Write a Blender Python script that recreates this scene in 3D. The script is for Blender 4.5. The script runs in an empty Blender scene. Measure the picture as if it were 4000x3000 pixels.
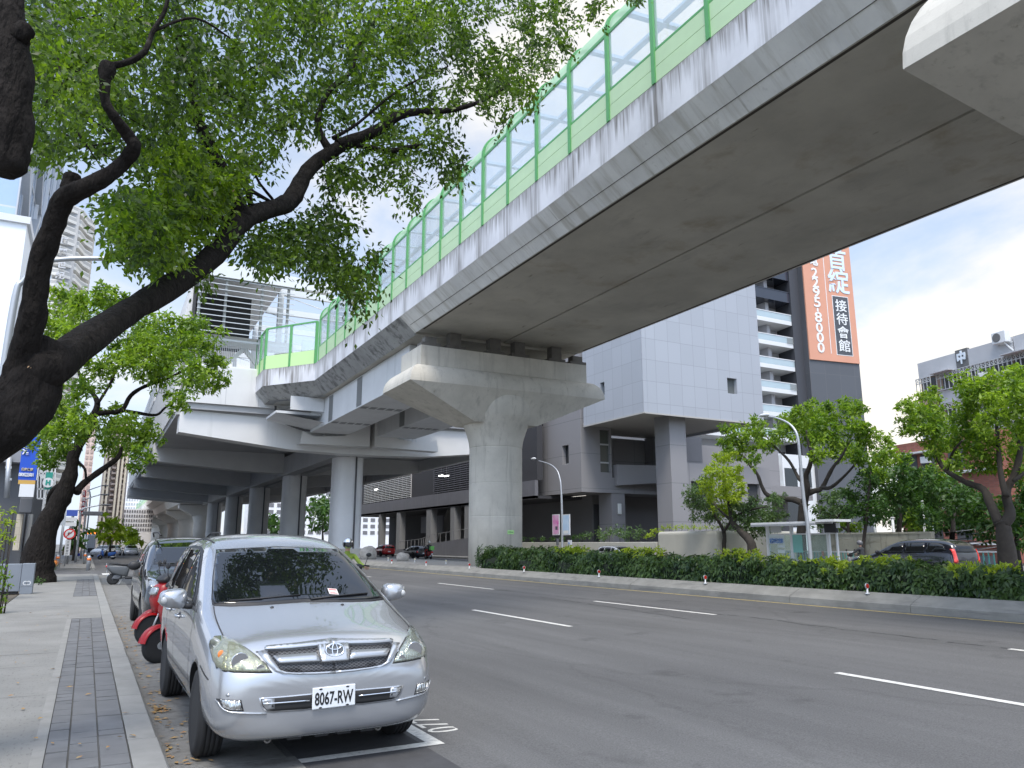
import bpy, bmesh, math, random
import numpy as np
from mathutils import Vector, Matrix
from mathutils.bvhtree import BVHTree
from math import sin, cos, pi, radians, atan, atan2, hypot, sqrt

random.seed(7); NR = np.random.RandomState(7)
SC = bpy.context.scene
COL = SC.collection

# ---------------------------------------------------------------- camera, sky, sun, exposure
FPX = 3005.0                       # focal length of the 4000 px wide photograph
CAMH = 1.6
PITCH = atan(625 / FPX); YAW = atan(1662 / hypot(FPX, 625))
cam_d = bpy.data.cameras.new('camera'); cam = bpy.data.objects.new('camera', cam_d); COL.objects.link(cam)
cam.location = (0, 0, CAMH); cam.rotation_euler = (pi / 2 + PITCH, 0, -YAW)
cam_d.sensor_width = 36; cam_d.lens = 36 * FPX / 4000; cam_d.clip_start = 0.05; cam_d.clip_end = 5000
SC.camera = cam

SUN_EL, SUN_AZ, SUN_STR, SUN_ANG = radians(62), radians(212), 1.5, radians(16)   # azimuth clockwise from +Y
SKY_STR = 0.12; EXPOSURE = 0.95
world = bpy.data.worlds.new('World'); SC.world = world; world.use_nodes = True
def build_world():
    nt = world.node_tree; nt.nodes.clear(); N = nt.nodes.new; L = nt.links.new
    out = N('ShaderNodeOutputWorld'); bg = N('ShaderNodeBackground'); L(bg.outputs[0], out.inputs[0])
    sky = N('ShaderNodeTexSky'); sky.sky_type = 'NISHITA'; sky.sun_disc = False
    sky.sun_elevation = SUN_EL; sky.sun_rotation = SUN_AZ; sky.air_density = 1.0; sky.dust_density = 1.2; sky.ozone_density = 1.5
    tc = N('ShaderNodeTexCoord'); sep = N('ShaderNodeSeparateXYZ'); L(tc.outputs['Generated'], sep.inputs[0])
    # project the direction on a flat cloud layer so clouds shrink towards the horizon
    mx = N('ShaderNodeMath'); mx.operation = 'MAXIMUM'; L(sep.outputs[2], mx.inputs[0]); mx.inputs[1].default_value = 0.0
    ad = N('ShaderNodeMath'); ad.operation = 'ADD'; L(mx.outputs[0], ad.inputs[0]); ad.inputs[1].default_value = 0.22
    dv = N('ShaderNodeVectorMath'); dv.operation = 'DIVIDE'; L(tc.outputs['Generated'], dv.inputs[0])
    cx = N('ShaderNodeCombineXYZ'); [L(ad.outputs[0], cx.inputs[i]) for i in range(3)]; L(cx.outputs[0], dv.inputs[1])
    mp = N('ShaderNodeMapping'); L(dv.outputs[0], mp.inputs[0]); mp.inputs['Location'].default_value = CLOUD_OFF
    n1 = N('ShaderNodeTexNoise'); n1.inputs['Scale'].default_value = 1.05; n1.inputs['Detail'].default_value = 7; n1.inputs['Roughness'].default_value = 0.56
    n1.inputs['Distortion'].default_value = 0.25; L(mp.outputs[0], n1.inputs['Vector'])
    # the cloud bank lies ahead and to the right; open blue to the left
    bank = N('ShaderNodeVectorMath'); bank.operation = 'DOT_PRODUCT'; L(tc.outputs['Generated'], bank.inputs[0]); bank.inputs[1].default_value = CLOUD_DIR
    bm_ = N('ShaderNodeMapRange'); L(bank.outputs['Value'], bm_.inputs[0]); bm_.inputs[1].default_value = CLOUD_RANGE[0]; bm_.inputs[2].default_value = CLOUD_RANGE[1]
    bm_.inputs[3].default_value = -0.20; bm_.inputs[4].default_value = 0.12
    sm = N('ShaderNodeMath'); sm.operation = 'ADD'; L(n1.outputs[0], sm.inputs[0]); L(bm_.outputs[0], sm.inputs[1])
    cr = N('ShaderNodeValToRGB'); L(sm.outputs[0], cr.inputs[0]); cr.color_ramp.elements[0].position = 0.40; cr.color_ramp.elements[1].position = 0.62
    cr.color_ramp.interpolation = 'EASE'
    n2 = N('ShaderNodeTexNoise'); n2.inputs['Scale'].default_value = 2.4; n2.inputs['Detail'].default_value = 5; L(mp.outputs[0], n2.inputs['Vector'])
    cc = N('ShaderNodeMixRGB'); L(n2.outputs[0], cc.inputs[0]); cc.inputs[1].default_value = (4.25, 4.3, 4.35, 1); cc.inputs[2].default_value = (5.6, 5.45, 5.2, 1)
    # the sky round the veiled sun, behind the camera, is brightened as added fill
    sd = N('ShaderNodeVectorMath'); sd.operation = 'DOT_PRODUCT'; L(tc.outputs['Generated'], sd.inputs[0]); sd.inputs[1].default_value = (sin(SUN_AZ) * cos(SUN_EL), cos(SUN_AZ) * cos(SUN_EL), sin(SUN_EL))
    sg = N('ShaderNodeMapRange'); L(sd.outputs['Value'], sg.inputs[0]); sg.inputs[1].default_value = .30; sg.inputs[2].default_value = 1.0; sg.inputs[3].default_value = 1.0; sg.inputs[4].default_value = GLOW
    # thin bright veil towards the horizon
    hz = N('ShaderNodeMapRange'); L(sep.outputs[2], hz.inputs[0]); hz.inputs[1].default_value = 0.0; hz.inputs[2].default_value = 0.5; hz.inputs[3].default_value = 0.72; hz.inputs[4].default_value = 0.45
    veil = N('ShaderNodeMixRGB'); L(hz.outputs[0], veil.inputs[0]); L(sky.outputs[0], veil.inputs[1]); veil.inputs[2].default_value = (3.35, 4.05, 5.5, 1)
    mix = N('ShaderNodeMixRGB'); L(cr.outputs[0], mix.inputs[0]); L(veil.outputs[0], mix.inputs[1]); L(cc.outputs[0], mix.inputs[2])
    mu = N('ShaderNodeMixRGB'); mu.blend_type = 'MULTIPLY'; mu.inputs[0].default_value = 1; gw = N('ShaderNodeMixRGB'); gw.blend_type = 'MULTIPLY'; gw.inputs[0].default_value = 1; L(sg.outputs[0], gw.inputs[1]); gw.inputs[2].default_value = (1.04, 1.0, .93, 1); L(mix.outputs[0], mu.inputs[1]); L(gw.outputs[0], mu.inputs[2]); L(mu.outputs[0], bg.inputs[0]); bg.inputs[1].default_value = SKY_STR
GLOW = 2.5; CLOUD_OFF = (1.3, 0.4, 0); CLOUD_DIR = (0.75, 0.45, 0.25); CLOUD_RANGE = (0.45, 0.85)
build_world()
sun_d = bpy.data.lights.new('sun', 'SUN'); sun = bpy.data.objects.new('sun', sun_d); COL.objects.link(sun)
sun_d.energy = SUN_STR; sun_d.angle = SUN_ANG; sun_d.color = (1.0, 0.94, 0.84)
sun.rotation_euler = (pi / 2 - SUN_EL, 0, pi - SUN_AZ); sun.location = (0, 0, 60)
SC.view_settings.view_transform = 'Standard'; SC.view_settings.look = 'None'; SC.view_settings.exposure = EXPOSURE; SC.view_settings.gamma = 1
SC.cycles.max_bounces = 7; SC.cycles.transparent_max_bounces = 24; SC.cycles.use_denoising = True

# ---------------------------------------------------------------- pixel of the photograph -> point of the place
def _frame(yaw):
    fw = np.array([sin(yaw) * cos(PITCH), cos(yaw) * cos(PITCH), sin(PITCH)]); rt = np.array([cos(yaw), -sin(yaw), 0.0])
    return fw, rt, np.cross(rt, fw)
_W = _frame(YAW)
ODEL = YAW - atan(1626 / hypot(FPX, 625))          # the viaduct runs half a degree off the road
_O = _frame(YAW - ODEL)
def ray(u, v, f=_W): return f[0] + f[1] * ((u - 2000) / FPX) + f[2] * ((1500 - v) / FPX)
def _at(d, k, val):
    t = val / d[k]; return Vector((d[0] * t, d[1] * t, d[2] * t + CAMH))
def PX(u, v, x): return _at(ray(u, v), 0, x)
def PY(u, v, y): return _at(ray(u, v), 1, y)
def PZ(u, v, z): d = ray(u, v); t = (z - CAMH) / d[2]; return Vector((d[0] * t, d[1] * t, z))
def OX(u, v, x): return _at(ray(u, v, _O), 0, x)
def OY(u, v, y): return _at(ray(u, v, _O), 1, y)
RO = Matrix.Rotation(-ODEL, 4, 'Z')                # viaduct frame -> world

# ---------------------------------------------------------------- naming helpers
def link(o, parent=None):
    COL.objects.link(o)
    if parent is not None:
        o.parent = parent
    return o
def tag(o, label=None, cat=None, group=None, kind=None):
    if label: o['label'] = label
    if cat: o['category'] = cat
    if group: o['group'] = group
    if kind: o['kind'] = kind
    return o
def thing(name, label, cat, loc=(0, 0, 0), rz=0.0, group=None):
    o = bpy.data.objects.new(name, None); o.empty_display_size = 0.3
    o.location = loc; o.rotation_euler = (0, 0, rz); link(o)
    return tag(o, label, cat, group)
def copy_tree(o, parent=None):
    c = o.copy(); link(c, parent)
    for ch in list(o.children): copy_tree(ch, c)
    return c

class MB:
    """collects shapes and builds ONE mesh object"""
    def __init__(s): s.v = []; s.f = []; s.sm = []
    def add(s, verts, faces, smooth=False):
        b = len(s.v); s.v += [tuple(v) for v in verts]; s.f += [tuple(i + b for i in f) for f in faces]; s.sm += [smooth] * len(faces); return s
    def box(s, x0, x1, y0, y1, z0, z1):
        x0, x1 = sorted((x0, x1)); y0, y1 = sorted((y0, y1)); z0, z1 = sorted((z0, z1))
        return s.add([(x0, y0, z0), (x1, y0, z0), (x1, y1, z0), (x0, y1, z0), (x0, y0, z1), (x1, y0, z1), (x1, y1, z1), (x0, y1, z1)],
                     [(0, 3, 2, 1), (4, 5, 6, 7), (0, 1, 5, 4), (1, 2, 6, 5), (2, 3, 7, 6), (3, 0, 4, 7)])
    def bar(s, a, b, w, h=None, up=(0, 0, 1)):
        """box beam from a to b, w across, h along up"""
        a, b = Vector(a), Vector(b); h = h or w; d = (b - a).normalized(); u = Vector(up)
        if abs(d.dot(u)) > .98: u = Vector((0, 1, 0))
        r = d.cross(u).normalized(); u = r.cross(d)
        q = [r * (w / 2) * i + u * (h / 2) * j for i, j in ((-1, -1), (1, -1), (1, 1), (-1, 1))]
        return s.add([a + k for k in q] + [b + k for k in q], [(0, 1, 2, 3), (7, 6, 5, 4), (1, 0, 4, 5), (2, 1, 5, 6), (3, 2, 6, 7), (0, 3, 7, 4)])
    def prism(s, poly, a, b, axis='y', smooth=False):
        """extrude a 2-D polygon; axis y: poly=(x,z); x: poly=(y,z); z: poly=(x,y)"""
        n = len(poly)
        P = {'y': lambda p, t: (p[0], t, p[1]), 'x': lambda p, t: (t, p[0], p[1]), 'z': lambda p, t: (p[0], p[1], t)}[axis]
        vs = [P(p, a) for p in poly] + [P(p, b) for p in poly]
        base = len(s.v)
        s.add(vs, [tuple(range(n)), tuple(range(2 * n - 1, n - 1, -1))])
        s.f += [(base + i, base + n + i, base + n + (i + 1) % n, base + (i + 1) % n) for i in range(n)]; s.sm += [smooth] * n
        return s
    def tube(s, pts, rad, n=10, cap=True, smooth=True, bump=0.0, rng=None):
        pts = [Vector(p) for p in pts]; m = len(pts); rad = rad if hasattr(rad, '__len__') else [rad] * m
        ref = Vector((0, 0, 1)); ring = []; prev = None
        for i, p in enumerate(pts):
            d = (pts[min(i + 1, m - 1)] - pts[max(i - 1, 0)]).normalized()
            if prev is None:
                r = d.cross(ref); r = d.cross(Vector((0, 1, 0))) if r.length < .1 else r; r.normalize()
            else:
                r = (prev - d * prev.dot(d)).normalized()
            prev = r; u = d.cross(r)
            ring.append([p + (r * cos(2 * pi * k / n) + u * sin(2 * pi * k / n)) * rad[i] * (1 + (rng.uniform(-bump, bump) if bump else 0)) for k in range(n)])
        vs = [v for q in ring for v in q]
        fs = [(i * n + k, i * n + (k + 1) % n, (i + 1) * n + (k + 1) % n, (i + 1) * n + k) for i in range(m - 1) for k in range(n)]
        b = len(s.v); s.add(vs, fs, smooth)
        if cap:
            s.f += [tuple(b + k for k in range(n - 1, -1, -1)), tuple(b + (m - 1) * n + k for k in range(n))]; s.sm += [False, False]
        return s
    def lathe(s, prof, c=(0, 0, 0), n=24, smooth=True, axis='z'):
        """prof: (r, z) from bottom to top"""
        vs = []
        for r, z in prof:
            for k in range(n):
                a = 2 * pi * k / n
                p = (r * cos(a), r * sin(a), z) if axis == 'z' else ((z, r * cos(a), r * sin(a)) if axis == 'x' else (r * cos(a), z, r * sin(a)))
                vs.append((c[0] + p[0], c[1] + p[1], c[2] + p[2]))
        m = len(prof); b = len(s.v)
        s.add(vs, [(i * n + k, i * n + (k + 1) % n, (i + 1) * n + (k + 1) % n, (i + 1) * n + k) for i in range(m - 1) for k in range(n)], smooth)
        s.f += [tuple(b + k for k in range(n - 1, -1, -1)), tuple(b + (m - 1) * n + k for k in range(n))]; s.sm += [False, False]
        return s
    def grid(s, rows, smooth=True, close=False):
        n = len(rows[0]); m = len(rows)
        vs = [p for r in rows for p in r]
        fs = [(i * n + k, i * n + (k + 1) % n, (i + 1) * n + (k + 1) % n, (i + 1) * n + k) for i in range(m - 1) for k in range(n if close else n - 1)]
        return s.add(vs, fs, smooth)
    def blob(s, c, r, sq=(1, 1, 1), n=10, m=7, rough=0.0, rng=random):
        rows = []
        for i in range(m + 1):
            t = pi * i / m; row = []
            for k in range(n):
                a = 2 * pi * k / n; q = r * (1 + (rng.uniform(-rough, rough)))
                row.append((c[0] + q * sin(t) * cos(a) * sq[0], c[1] + q * sin(t) * sin(a) * sq[1], c[2] - q * cos(t) * sq[2]))
            rows.append(row)
        return s.grid(rows, True, True)
    def xf(s, M, start=0):
        s.v = s.v[:start] + [tuple(M @ Vector(p)) for p in s.v[start:]]; return s
    def mesh(s, name, material):
        me = bpy.data.meshes.new(name); me.from_pydata(s.v, [], s.f); me.polygons.foreach_set('use_smooth', s.sm)
        bm = bmesh.new(); bm.from_mesh(me); bmesh.ops.recalc_face_normals(bm, faces=bm.faces); bm.to_mesh(me); bm.free()
        for m in (material if isinstance(material, (list, tuple)) else [material]): me.materials.append(m)
        me.update(); return me
    def build(s, name, material, parent=None, bevel=0.0, loc=None, seg=2):
        o = bpy.data.objects.new(name, s.mesh(name, material)); link(o, parent)
        if loc is not None: o.location = loc
        if bevel:
            b = o.modifiers.new('bevel', 'BEVEL'); b.width = bevel; b.segments = seg; b.limit_method = 'ANGLE'; b.angle_limit = radians(40); b.harden_normals = False
        return o
def local(parent, o):
    """mesh was made in world coordinates: keep it there under a parent that has a location"""
    o.matrix_parent_inverse = Matrix.Translation(-Vector(parent.location)); return o
def again(o, parent, loc=(0, 0, 0), name=None):
    """one more part with the same mesh"""
    c = o.copy(); c.location = loc; link(c, parent); return c

def text_mesh(body, size, depth=0.004, spacing=1.0, bold=0.0, align='CENTER'):
    cu = bpy.data.curves.new('text', 'FONT'); cu.body = body; cu.size = size; cu.extrude = depth / 2; cu.align_x = align; cu.align_y = 'CENTER'
    cu.space_character = spacing; cu.offset = bold; cu.resolution_u = 3
    o = bpy.data.objects.new('text', cu); COL.objects.link(o)
    bpy.context.view_layer.update()
    me = bpy.data.meshes.new_from_object(o.evaluated_get(bpy.context.evaluated_depsgraph_get()))
    bpy.data.objects.remove(o); bpy.data.curves.remove(cu); return me
def text(name, body, size, material, parent, M, depth=0.004, spacing=1.0, bold=0.0, fit=None):
    """lettering as a mesh part; M places its xy plane; fit=(w,h) scales to that size"""
    me = text_mesh(body, size, depth, spacing, bold); me.materials.append(material)
    if len(me.vertices):
        co = np.array([v.co for v in me.vertices]); lo, hi = co.min(0), co.max(0); c = (lo + hi) / 2
        s = (fit[0] / max(hi[0] - lo[0], 1e-6), fit[1] / max(hi[1] - lo[1], 1e-6)) if fit else (1, 1)
        me.transform(M @ Matrix.Diagonal((s[0], s[1], 1, 1)) @ Matrix.Translation((-c[0], -c[1], 0)))
    o = bpy.data.objects.new(name, me); link(o, parent); return o
def facing(p, nrm, up=(0, 0, 1)):
    """matrix whose xy plane faces nrm at p, text upright"""
    n = Vector(nrm).normalized(); u = Vector(up); x = u.cross(n).normalized(); y = n.cross(x)
    M = Matrix((x, y, n)).transposed().to_4x4(); M.translation = Vector(p); return M

# ---------------------------------------------------------------- materials
def mat(name, col, rough=0.6, metal=0.0, var=0.0, vscale=3.0, bump=0.0, bscale=40.0, spec=0.5, stretch=(1, 1, 1), col2=None, coat=0.0, trans=0.0, alpha=1.0, emit=0.0, stains=None, bdist=0.02):
    m = bpy.data.materials.new(name); m.use_nodes = True; nt = m.node_tree; N = nt.nodes.new; L = nt.links.new
    p = nt.nodes['Principled BSDF']; c4 = (*col, 1)
    p.inputs['Base Color'].default_value = c4; p.inputs['Roughness'].default_value = rough; p.inputs['Metallic'].default_value = metal
    p.inputs['Specular IOR Level'].default_value = spec; p.inputs['Coat Weight'].default_value = coat; p.inputs['Coat Roughness'].default_value = 0.03
    p.inputs['Transmission Weight'].default_value = trans; p.inputs['Alpha'].default_value = alpha
    if emit: p.inputs['Emission Color'].default_value = c4; p.inputs['Emission Strength'].default_value = emit
    if var or bump or stains:
        tc = N('ShaderNodeTexCoord'); mp = N('ShaderNodeMapping'); L(tc.outputs['Object'], mp.inputs[0]); mp.inputs['Scale'].default_value = stretch
    last = None
    if var:
        n = N('ShaderNodeTexNoise'); n.inputs['Scale'].default_value = vscale; n.inputs['Detail'].default_value = 6; n.inputs['Roughness'].default_value = 0.6; L(mp.outputs[0], n.inputs[0])
        r = N('ShaderNodeMapRange'); L(n.outputs[0], r.inputs[0]); r.inputs[1].default_value = 0.28; r.inputs[2].default_value = 0.72
        mx = N('ShaderNodeMixRGB'); L(r.outputs[0], mx.inputs[0])
        d = col2 if col2 else tuple(max(0, c * (1 - var)) for c in col); mx.inputs[1].default_value = (*d, 1)
        mx.inputs[2].default_value = tuple(min(1, c * (1 + var * (0 if col2 else 1))) for c in col) + (1,)
        last = mx.outputs[0]; L(last, p.inputs['Base Color'])
    if stains:
        # stains: list of (scale xyz, noise scale, low, high, colour, strength)
        for (sx, ns, lo, hi, sc, st) in stains:
            mp2 = N('ShaderNodeMapping'); L(tc.outputs['Object'], mp2.inputs[0]); mp2.inputs['Scale'].default_value = sx
            n = N('ShaderNodeTexNoise'); n.inputs['Scale'].default_value = ns; n.inputs['Detail'].default_value = 7; n.inputs['Roughness'].default_value = 0.65; L(mp2.outputs[0], n.inputs[0])
            r = N('ShaderNodeMapRange'); L(n.outputs[0], r.inputs[0]); r.inputs[1].default_value = lo; r.inputs[2].default_value = hi; r.inputs[4].default_value = st
            mx = N('ShaderNodeMixRGB'); L(r.outputs[0], mx.inputs[0])
            if last: L(last, mx.inputs[1])
            else: mx.inputs[1].default_value = c4
            mx.inputs[2].default_value = (*sc, 1); last = mx.outputs[0]
        L(last, p.inputs['Base Color'])
    if bump:
        n = N('ShaderNodeTexNoise'); n.inputs['Scale'].default_value = bscale; n.inputs['Detail'].default_value = 5; L(mp.outputs[0], n.inputs[0])
        b = N('ShaderNodeBump'); b.inputs['Strength'].default_value = bump; b.inputs['Distance'].default_value = bdist; L(n.outputs[0], b.inputs['Height']); L(b.outputs[0], p.inputs['Normal'])
    return m
def glass(name, tint=(0.8, 0.9, 0.88), alpha=0.25, rough=0.03, refl=0.04):
    """pane that is partly clear, partly mirror"""
    m = bpy.data.materials.new(name); m.use_nodes = True; nt = m.node_tree; nt.nodes.clear(); N = nt.nodes.new; L = nt.links.new
    o = N('ShaderNodeOutputMaterial'); t = N('ShaderNodeBsdfTransparent'); t.inputs[0].default_value = (*tint, 1)
    d = N('ShaderNodeBsdfDiffuse'); d.inputs[0].default_value = (*tint, 1)
    g = N('ShaderNodeBsdfGlossy'); g.inputs['Roughness'].default_value = rough; fr = N('ShaderNodeLayerWeight'); fr.inputs[0].default_value = .5; pw = N('ShaderNodeMath'); pw.operation = 'POWER'; L(fr.outputs['Facing'], pw.inputs[0]); pw.inputs[1].default_value = 4.0; ma = N('ShaderNodeMath'); ma.operation = 'MULTIPLY_ADD'; L(pw.outputs[0], ma.inputs[0]); ma.inputs[1].default_value = .75; ma.inputs[2].default_value = refl
    m1 = N('ShaderNodeMixShader'); m1.inputs[0].default_value = alpha; L(t.outputs[0], m1.inputs[1]); L(d.outputs[0], m1.inputs[2])
    m2 = N('ShaderNodeMixShader'); L(ma.outputs[0], m2.inputs[0]); L(m1.outputs[0], m2.inputs[1]); L(g.outputs[0], m2.inputs[2]); L(m2.outputs[0], o.inputs[0]); return m
def leafmat(name, a, b, trans=0.35, vs=0.9):
    """leaves: two greens mixed in clumps and leaf by leaf, light passes through"""
    m = bpy.data.materials.new(name); m.use_nodes = True; nt = m.node_tree; nt.nodes.clear(); N = nt.nodes.new; L = nt.links.new
    o = N('ShaderNodeOutputMaterial'); tc = N('ShaderNodeTexCoord')
    n = N('ShaderNodeTexNoise'); n.inputs['Scale'].default_value = vs; n.inputs['Detail'].default_value = 3; L(tc.outputs['Object'], n.inputs[0])
    at = N('ShaderNodeAttribute'); at.attribute_name = 'leaf'
    sc_ = N('ShaderNodeMath'); sc_.operation = 'MULTIPLY'; L(n.outputs[0], sc_.inputs[0]); sc_.inputs[1].default_value = 1.9; s = N('ShaderNodeMath'); s.operation = 'ADD'; L(sc_.outputs[0], s.inputs[0]); L(at.outputs['Fac'], s.inputs[1])
    r = N('ShaderNodeMapRange'); L(s.outputs[0], r.inputs[0]); r.inputs[1].default_value = 0.95; r.inputs[2].default_value = 2.05
    c = N('ShaderNodeMixRGB'); L(r.outputs[0], c.inputs[0]); c.inputs[1].default_value = (*a, 1); c.inputs[2].default_value = (*b, 1)
    p = N('ShaderNodeBsdfPrincipled'); L(c.outputs[0], p.inputs['Base Color']); p.inputs['Roughness'].default_value = 0.42; p.inputs['Specular IOR Level'].default_value = 0.4
    t = N('ShaderNodeBsdfTranslucent'); g = N('ShaderNodeMixRGB'); g.blend_type = 'MULTIPLY'; g.inputs[0].default_value = 1; L(c.outputs[0], g.inputs[1]); g.inputs[2].default_value = (1.5, 1.6, 0.6, 1); L(g.outputs[0], t.inputs[0])
    x = N('ShaderNodeMixShader'); x.inputs[0].default_value = trans; L(p.outputs[0], x.inputs[1]); L(t.outputs[0], x.inputs[2]); L(x.outputs[0], o.inputs[0]); return m
# ================================================================ ground, road, pavements
def gz(x):
    """the road rises gently to the median"""
    if x < 2.5: return 0.0
    if x < 14.6: return 0.024 * (x - 2.5)
    if x < 20.5: return 0.29
    return max(0.0, 0.29 - 0.02 * (x - 20.5))
KZ = 0.12
def asphalt(name, base, cool):
    m = bpy.data.materials.new(name); m.use_nodes = True; nt = m.node_tree; N = nt.nodes.new; L = nt.links.new; p = nt.nodes['Principled BSDF']
    tc = N('ShaderNodeTexCoord')
    def noise(scale, det, st=(1, 1, 1)):
        mp = N('ShaderNodeMapping'); mp.inputs['Scale'].default_value = st; L(tc.outputs['Object'], mp.inputs[0])
        n = N('ShaderNodeTexNoise'); n.inputs['Scale'].default_value = scale; n.inputs['Detail'].default_value = det; n.inputs['Roughness'].default_value = .6; L(mp.outputs[0], n.inputs[0]); return n
    def mapr(n, lo, hi, a=0, b=1):
        r = N('ShaderNodeMapRange'); L(n.outputs[0], r.inputs[0]); r.inputs[1].default_value = lo; r.inputs[2].default_value = hi; r.inputs[3].default_value = a; r.inputs[4].default_value = b; return r
    def mul(a, b):
        x = N('ShaderNodeMixRGB'); x.blend_type = 'MULTIPLY'; x.inputs[0].default_value = 1; L(a, x.inputs[1]); L(b, x.inputs[2]); return x.outputs[0]
    c = N('ShaderNodeMixRGB'); c.inputs[1].default_value = (*base, 1); c.inputs[2].default_value = (*cool, 1); L(mapr(noise(.35, 5, (1, .25, 1)), .35, .65).outputs[0], c.inputs[0])
    grain = mapr(noise(70, 3), .25, .75, .70, 1.34); worn = mapr(noise(1.1, 7, (1.6, .10, 1)), .3, .7, .86, 1.12); blot = mapr(noise(.9, 4), .62, .74, 1.0, .66)
    crack = N('ShaderNodeTexVoronoi'); crack.feature = 'DISTANCE_TO_EDGE'; crack.inputs['Scale'].default_value = .23; mp = N('ShaderNodeMapping'); mp.inputs['Scale'].default_value = (1, .35, 1)
    L(tc.outputs['Object'], mp.inputs[0]); wob = N('ShaderNodeMixRGB'); wob.inputs[0].default_value = .35; L(mp.outputs[0], wob.inputs[1]); L(noise(1.2, 5).outputs['Color'], wob.inputs[2]); L(wob.outputs[0], crack.inputs['Vector'])
    ck = N('ShaderNodeMapRange'); L(crack.outputs['Distance'], ck.inputs[0]); ck.inputs[1].default_value = 0; ck.inputs[2].default_value = .006; ck.inputs[3].default_value = .88; ck.inputs[4].default_value = 1
    col = mul(mul(mul(mul(c.outputs[0], grain.outputs[0]), worn.outputs[0]), blot.outputs[0]), ck.outputs[0])
    L(col, p.inputs['Base Color']); p.inputs['Roughness'].default_value = .88; p.inputs['Specular IOR Level'].default_value = .25
    b = N('ShaderNodeBump'); b.inputs['Strength'].default_value = .45; b.inputs['Distance'].default_value = .008; L(noise(90, 3).outputs[0], b.inputs['Height']); L(b.outputs[0], p.inputs['Normal'])
    return m
M_ASPH = asphalt('asphalt', (.098, .097, .097), (.124, .1235, .1225))
M_PAINT = mat('road_paint', (.62, .61, .57), .7, var=.12, vscale=14, stains=[((1, 1, 1), 22, .52, .70, (.20, .20, .20), .75)])
M_YPAINT = mat('yellow_paint', (.50, .40, .17), .7, stains=[((1, 1, 1), 16, .48, .68, (.14, .14, .13), .8)])
M_WALK = mat('walk_concrete', (.20, .196, .182), .9, var=.16, vscale=1.1, bump=.3, bscale=55, bdist=.006, stains=[((1, 1, 1), 3.0, .55, .75, (.22, .21, .19), .6), ((1.6, .5, 1), 26, .56, .66, (.105, .10, .092), .7), ((.25, 5, 1), 1.3, .66, .69, (.09, .085, .075), .7)])
M_KERB = mat('kerb_concrete', (.225, .222, .208), .9, var=.14, vscale=3, bump=.3, bscale=50, bdist=.006, stains=[((1, .3, 1), 4, .55, .75, (.17, .165, .15), .7)])
M_PAV = mat('paver_block', (.125, .126, .128), .85, var=.22, vscale=2.2, bump=.3, bscale=70, bdist=.004, stains=[((1, 1, 1), 7, .55, .75, (.10, .098, .092), .6)])
M_JOINT = mat('joint_dirt', (.075, .072, .065), .95)
M_GUT = mat('gutter_concrete', (.18, .176, .165), .92, var=.2, vscale=2.5, bump=.35, bscale=45, bdist=.008, stains=[((1, 1, 1), 5, .48, .66, (.085, .08, .07), .8), ((1, 1, 1), 40, .6, .7, (.06, .055, .045), .6)])
M_SOIL = mat('soil', (.09, .075, .055), .95, var=.3, vscale=8, bump=.6, bscale=30)
M_GND = mat('ground', (.13, .13, .125), .95, var=.2, vscale=.2)

def sheet(name, x0, x1, y0, y1, zf, material, nx=1, kind='structure'):
    """a sheet that follows height zf(x)"""
    xs = [x0 + (x1 - x0) * i / nx for i in range(nx + 1)]
    b = MB(); b.add([(x, y, zf(x)) for x in xs for y in (y0, y1)], [(2 * i, 2 * i + 2, 2 * i + 3, 2 * i + 1) for i in range(nx)])
    o = b.build(name, material); o['kind'] = kind; return o
g = MB(); g.add([(-1500, -600, -.06), (1500, -600, -.06), (1500, 3000, -.06), (-1500, 3000, -.06)], [(0, 1, 2, 3)]); tag(g.build('ground', M_GND), kind='structure')
sheet('road', .60, 14.6, -12, 420, gz, M_ASPH, 24)
sheet('road', 20.0, 36.6, -12, 420, gz, M_ASPH, 12)
sheet('side_road', -60, .60, 46.0, 56.5, lambda x: .002, M_ASPH)
# near pavement: slab, paver strip, kerb
w = MB(); w.box(-1.62, -.20, -8, 45.4, -.05, KZ); w.box(-.20, .42, 18.5, 26.2, -.05, KZ - .002); w.box(-.20, .42, 38.6, 45.4, -.05, KZ - .002)
w.box(-1.62, .40, 57.0, 120, -.05, KZ)
tag(w.build('pavement', M_WALK), kind='structure')
e = MB(); e.box(-.20, -.12, -8, 18.5, -.05, KZ + .003); tag(e.build('pavement_edging', mat('edging', (.22, .215, .20), .9, var=.15, vscale=5)), kind='structure')
j = MB(); j.box(-.12, .42, -8, 18.5, -.05, KZ - .008); j.box(-.20, .42, 26.2, 38.6, -.05, KZ - .008); tag(j.build('paver_bed', M_JOINT), kind='structure')
pv = MB(); rr = random.Random(3)
def pavers(y0, y1, xs):
    for a, bb in xs:
        y = y0 + rr.uniform(0, .25)
        while y < y1:
            l = rr.choice((.19, .30, .30, .38)); h = KZ + rr.uniform(-.004, .004); t1, t2 = rr.uniform(-.003, .003), rr.uniform(-.003, .003)
            x0, x1, ya, yb = a + .003, bb - .003, y + .003, min(y + l, y1) - .003
            if yb - ya > .03:
                q = .004
                pv.add([(x0, ya, h - .02), (x1, ya, h - .02), (x1, yb, h - .02), (x0, yb, h - .02), (x0 + q, ya + q, h + t1), (x1 - q, ya + q, h + t2), (x1 - q, yb - q, h - t1), (x0 + q, yb - q, h - t2)],
                       [(4, 5, 6, 7), (0, 1, 5, 4), (1, 2, 6, 5), (2, 3, 7, 6), (3, 0, 4, 7)])
            y += l
pavers(4, 18.5, ((-.12, .03), (.03, .225), (.225, .42))); pavers(26.2, 38.6, ((-.20, .03), (.03, .225), (.225, .42)))
M_PAV2 = M_PAV
tag(pv.build('paver_strip', M_PAV), kind='structure')
k = MB(); y = -8
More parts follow.
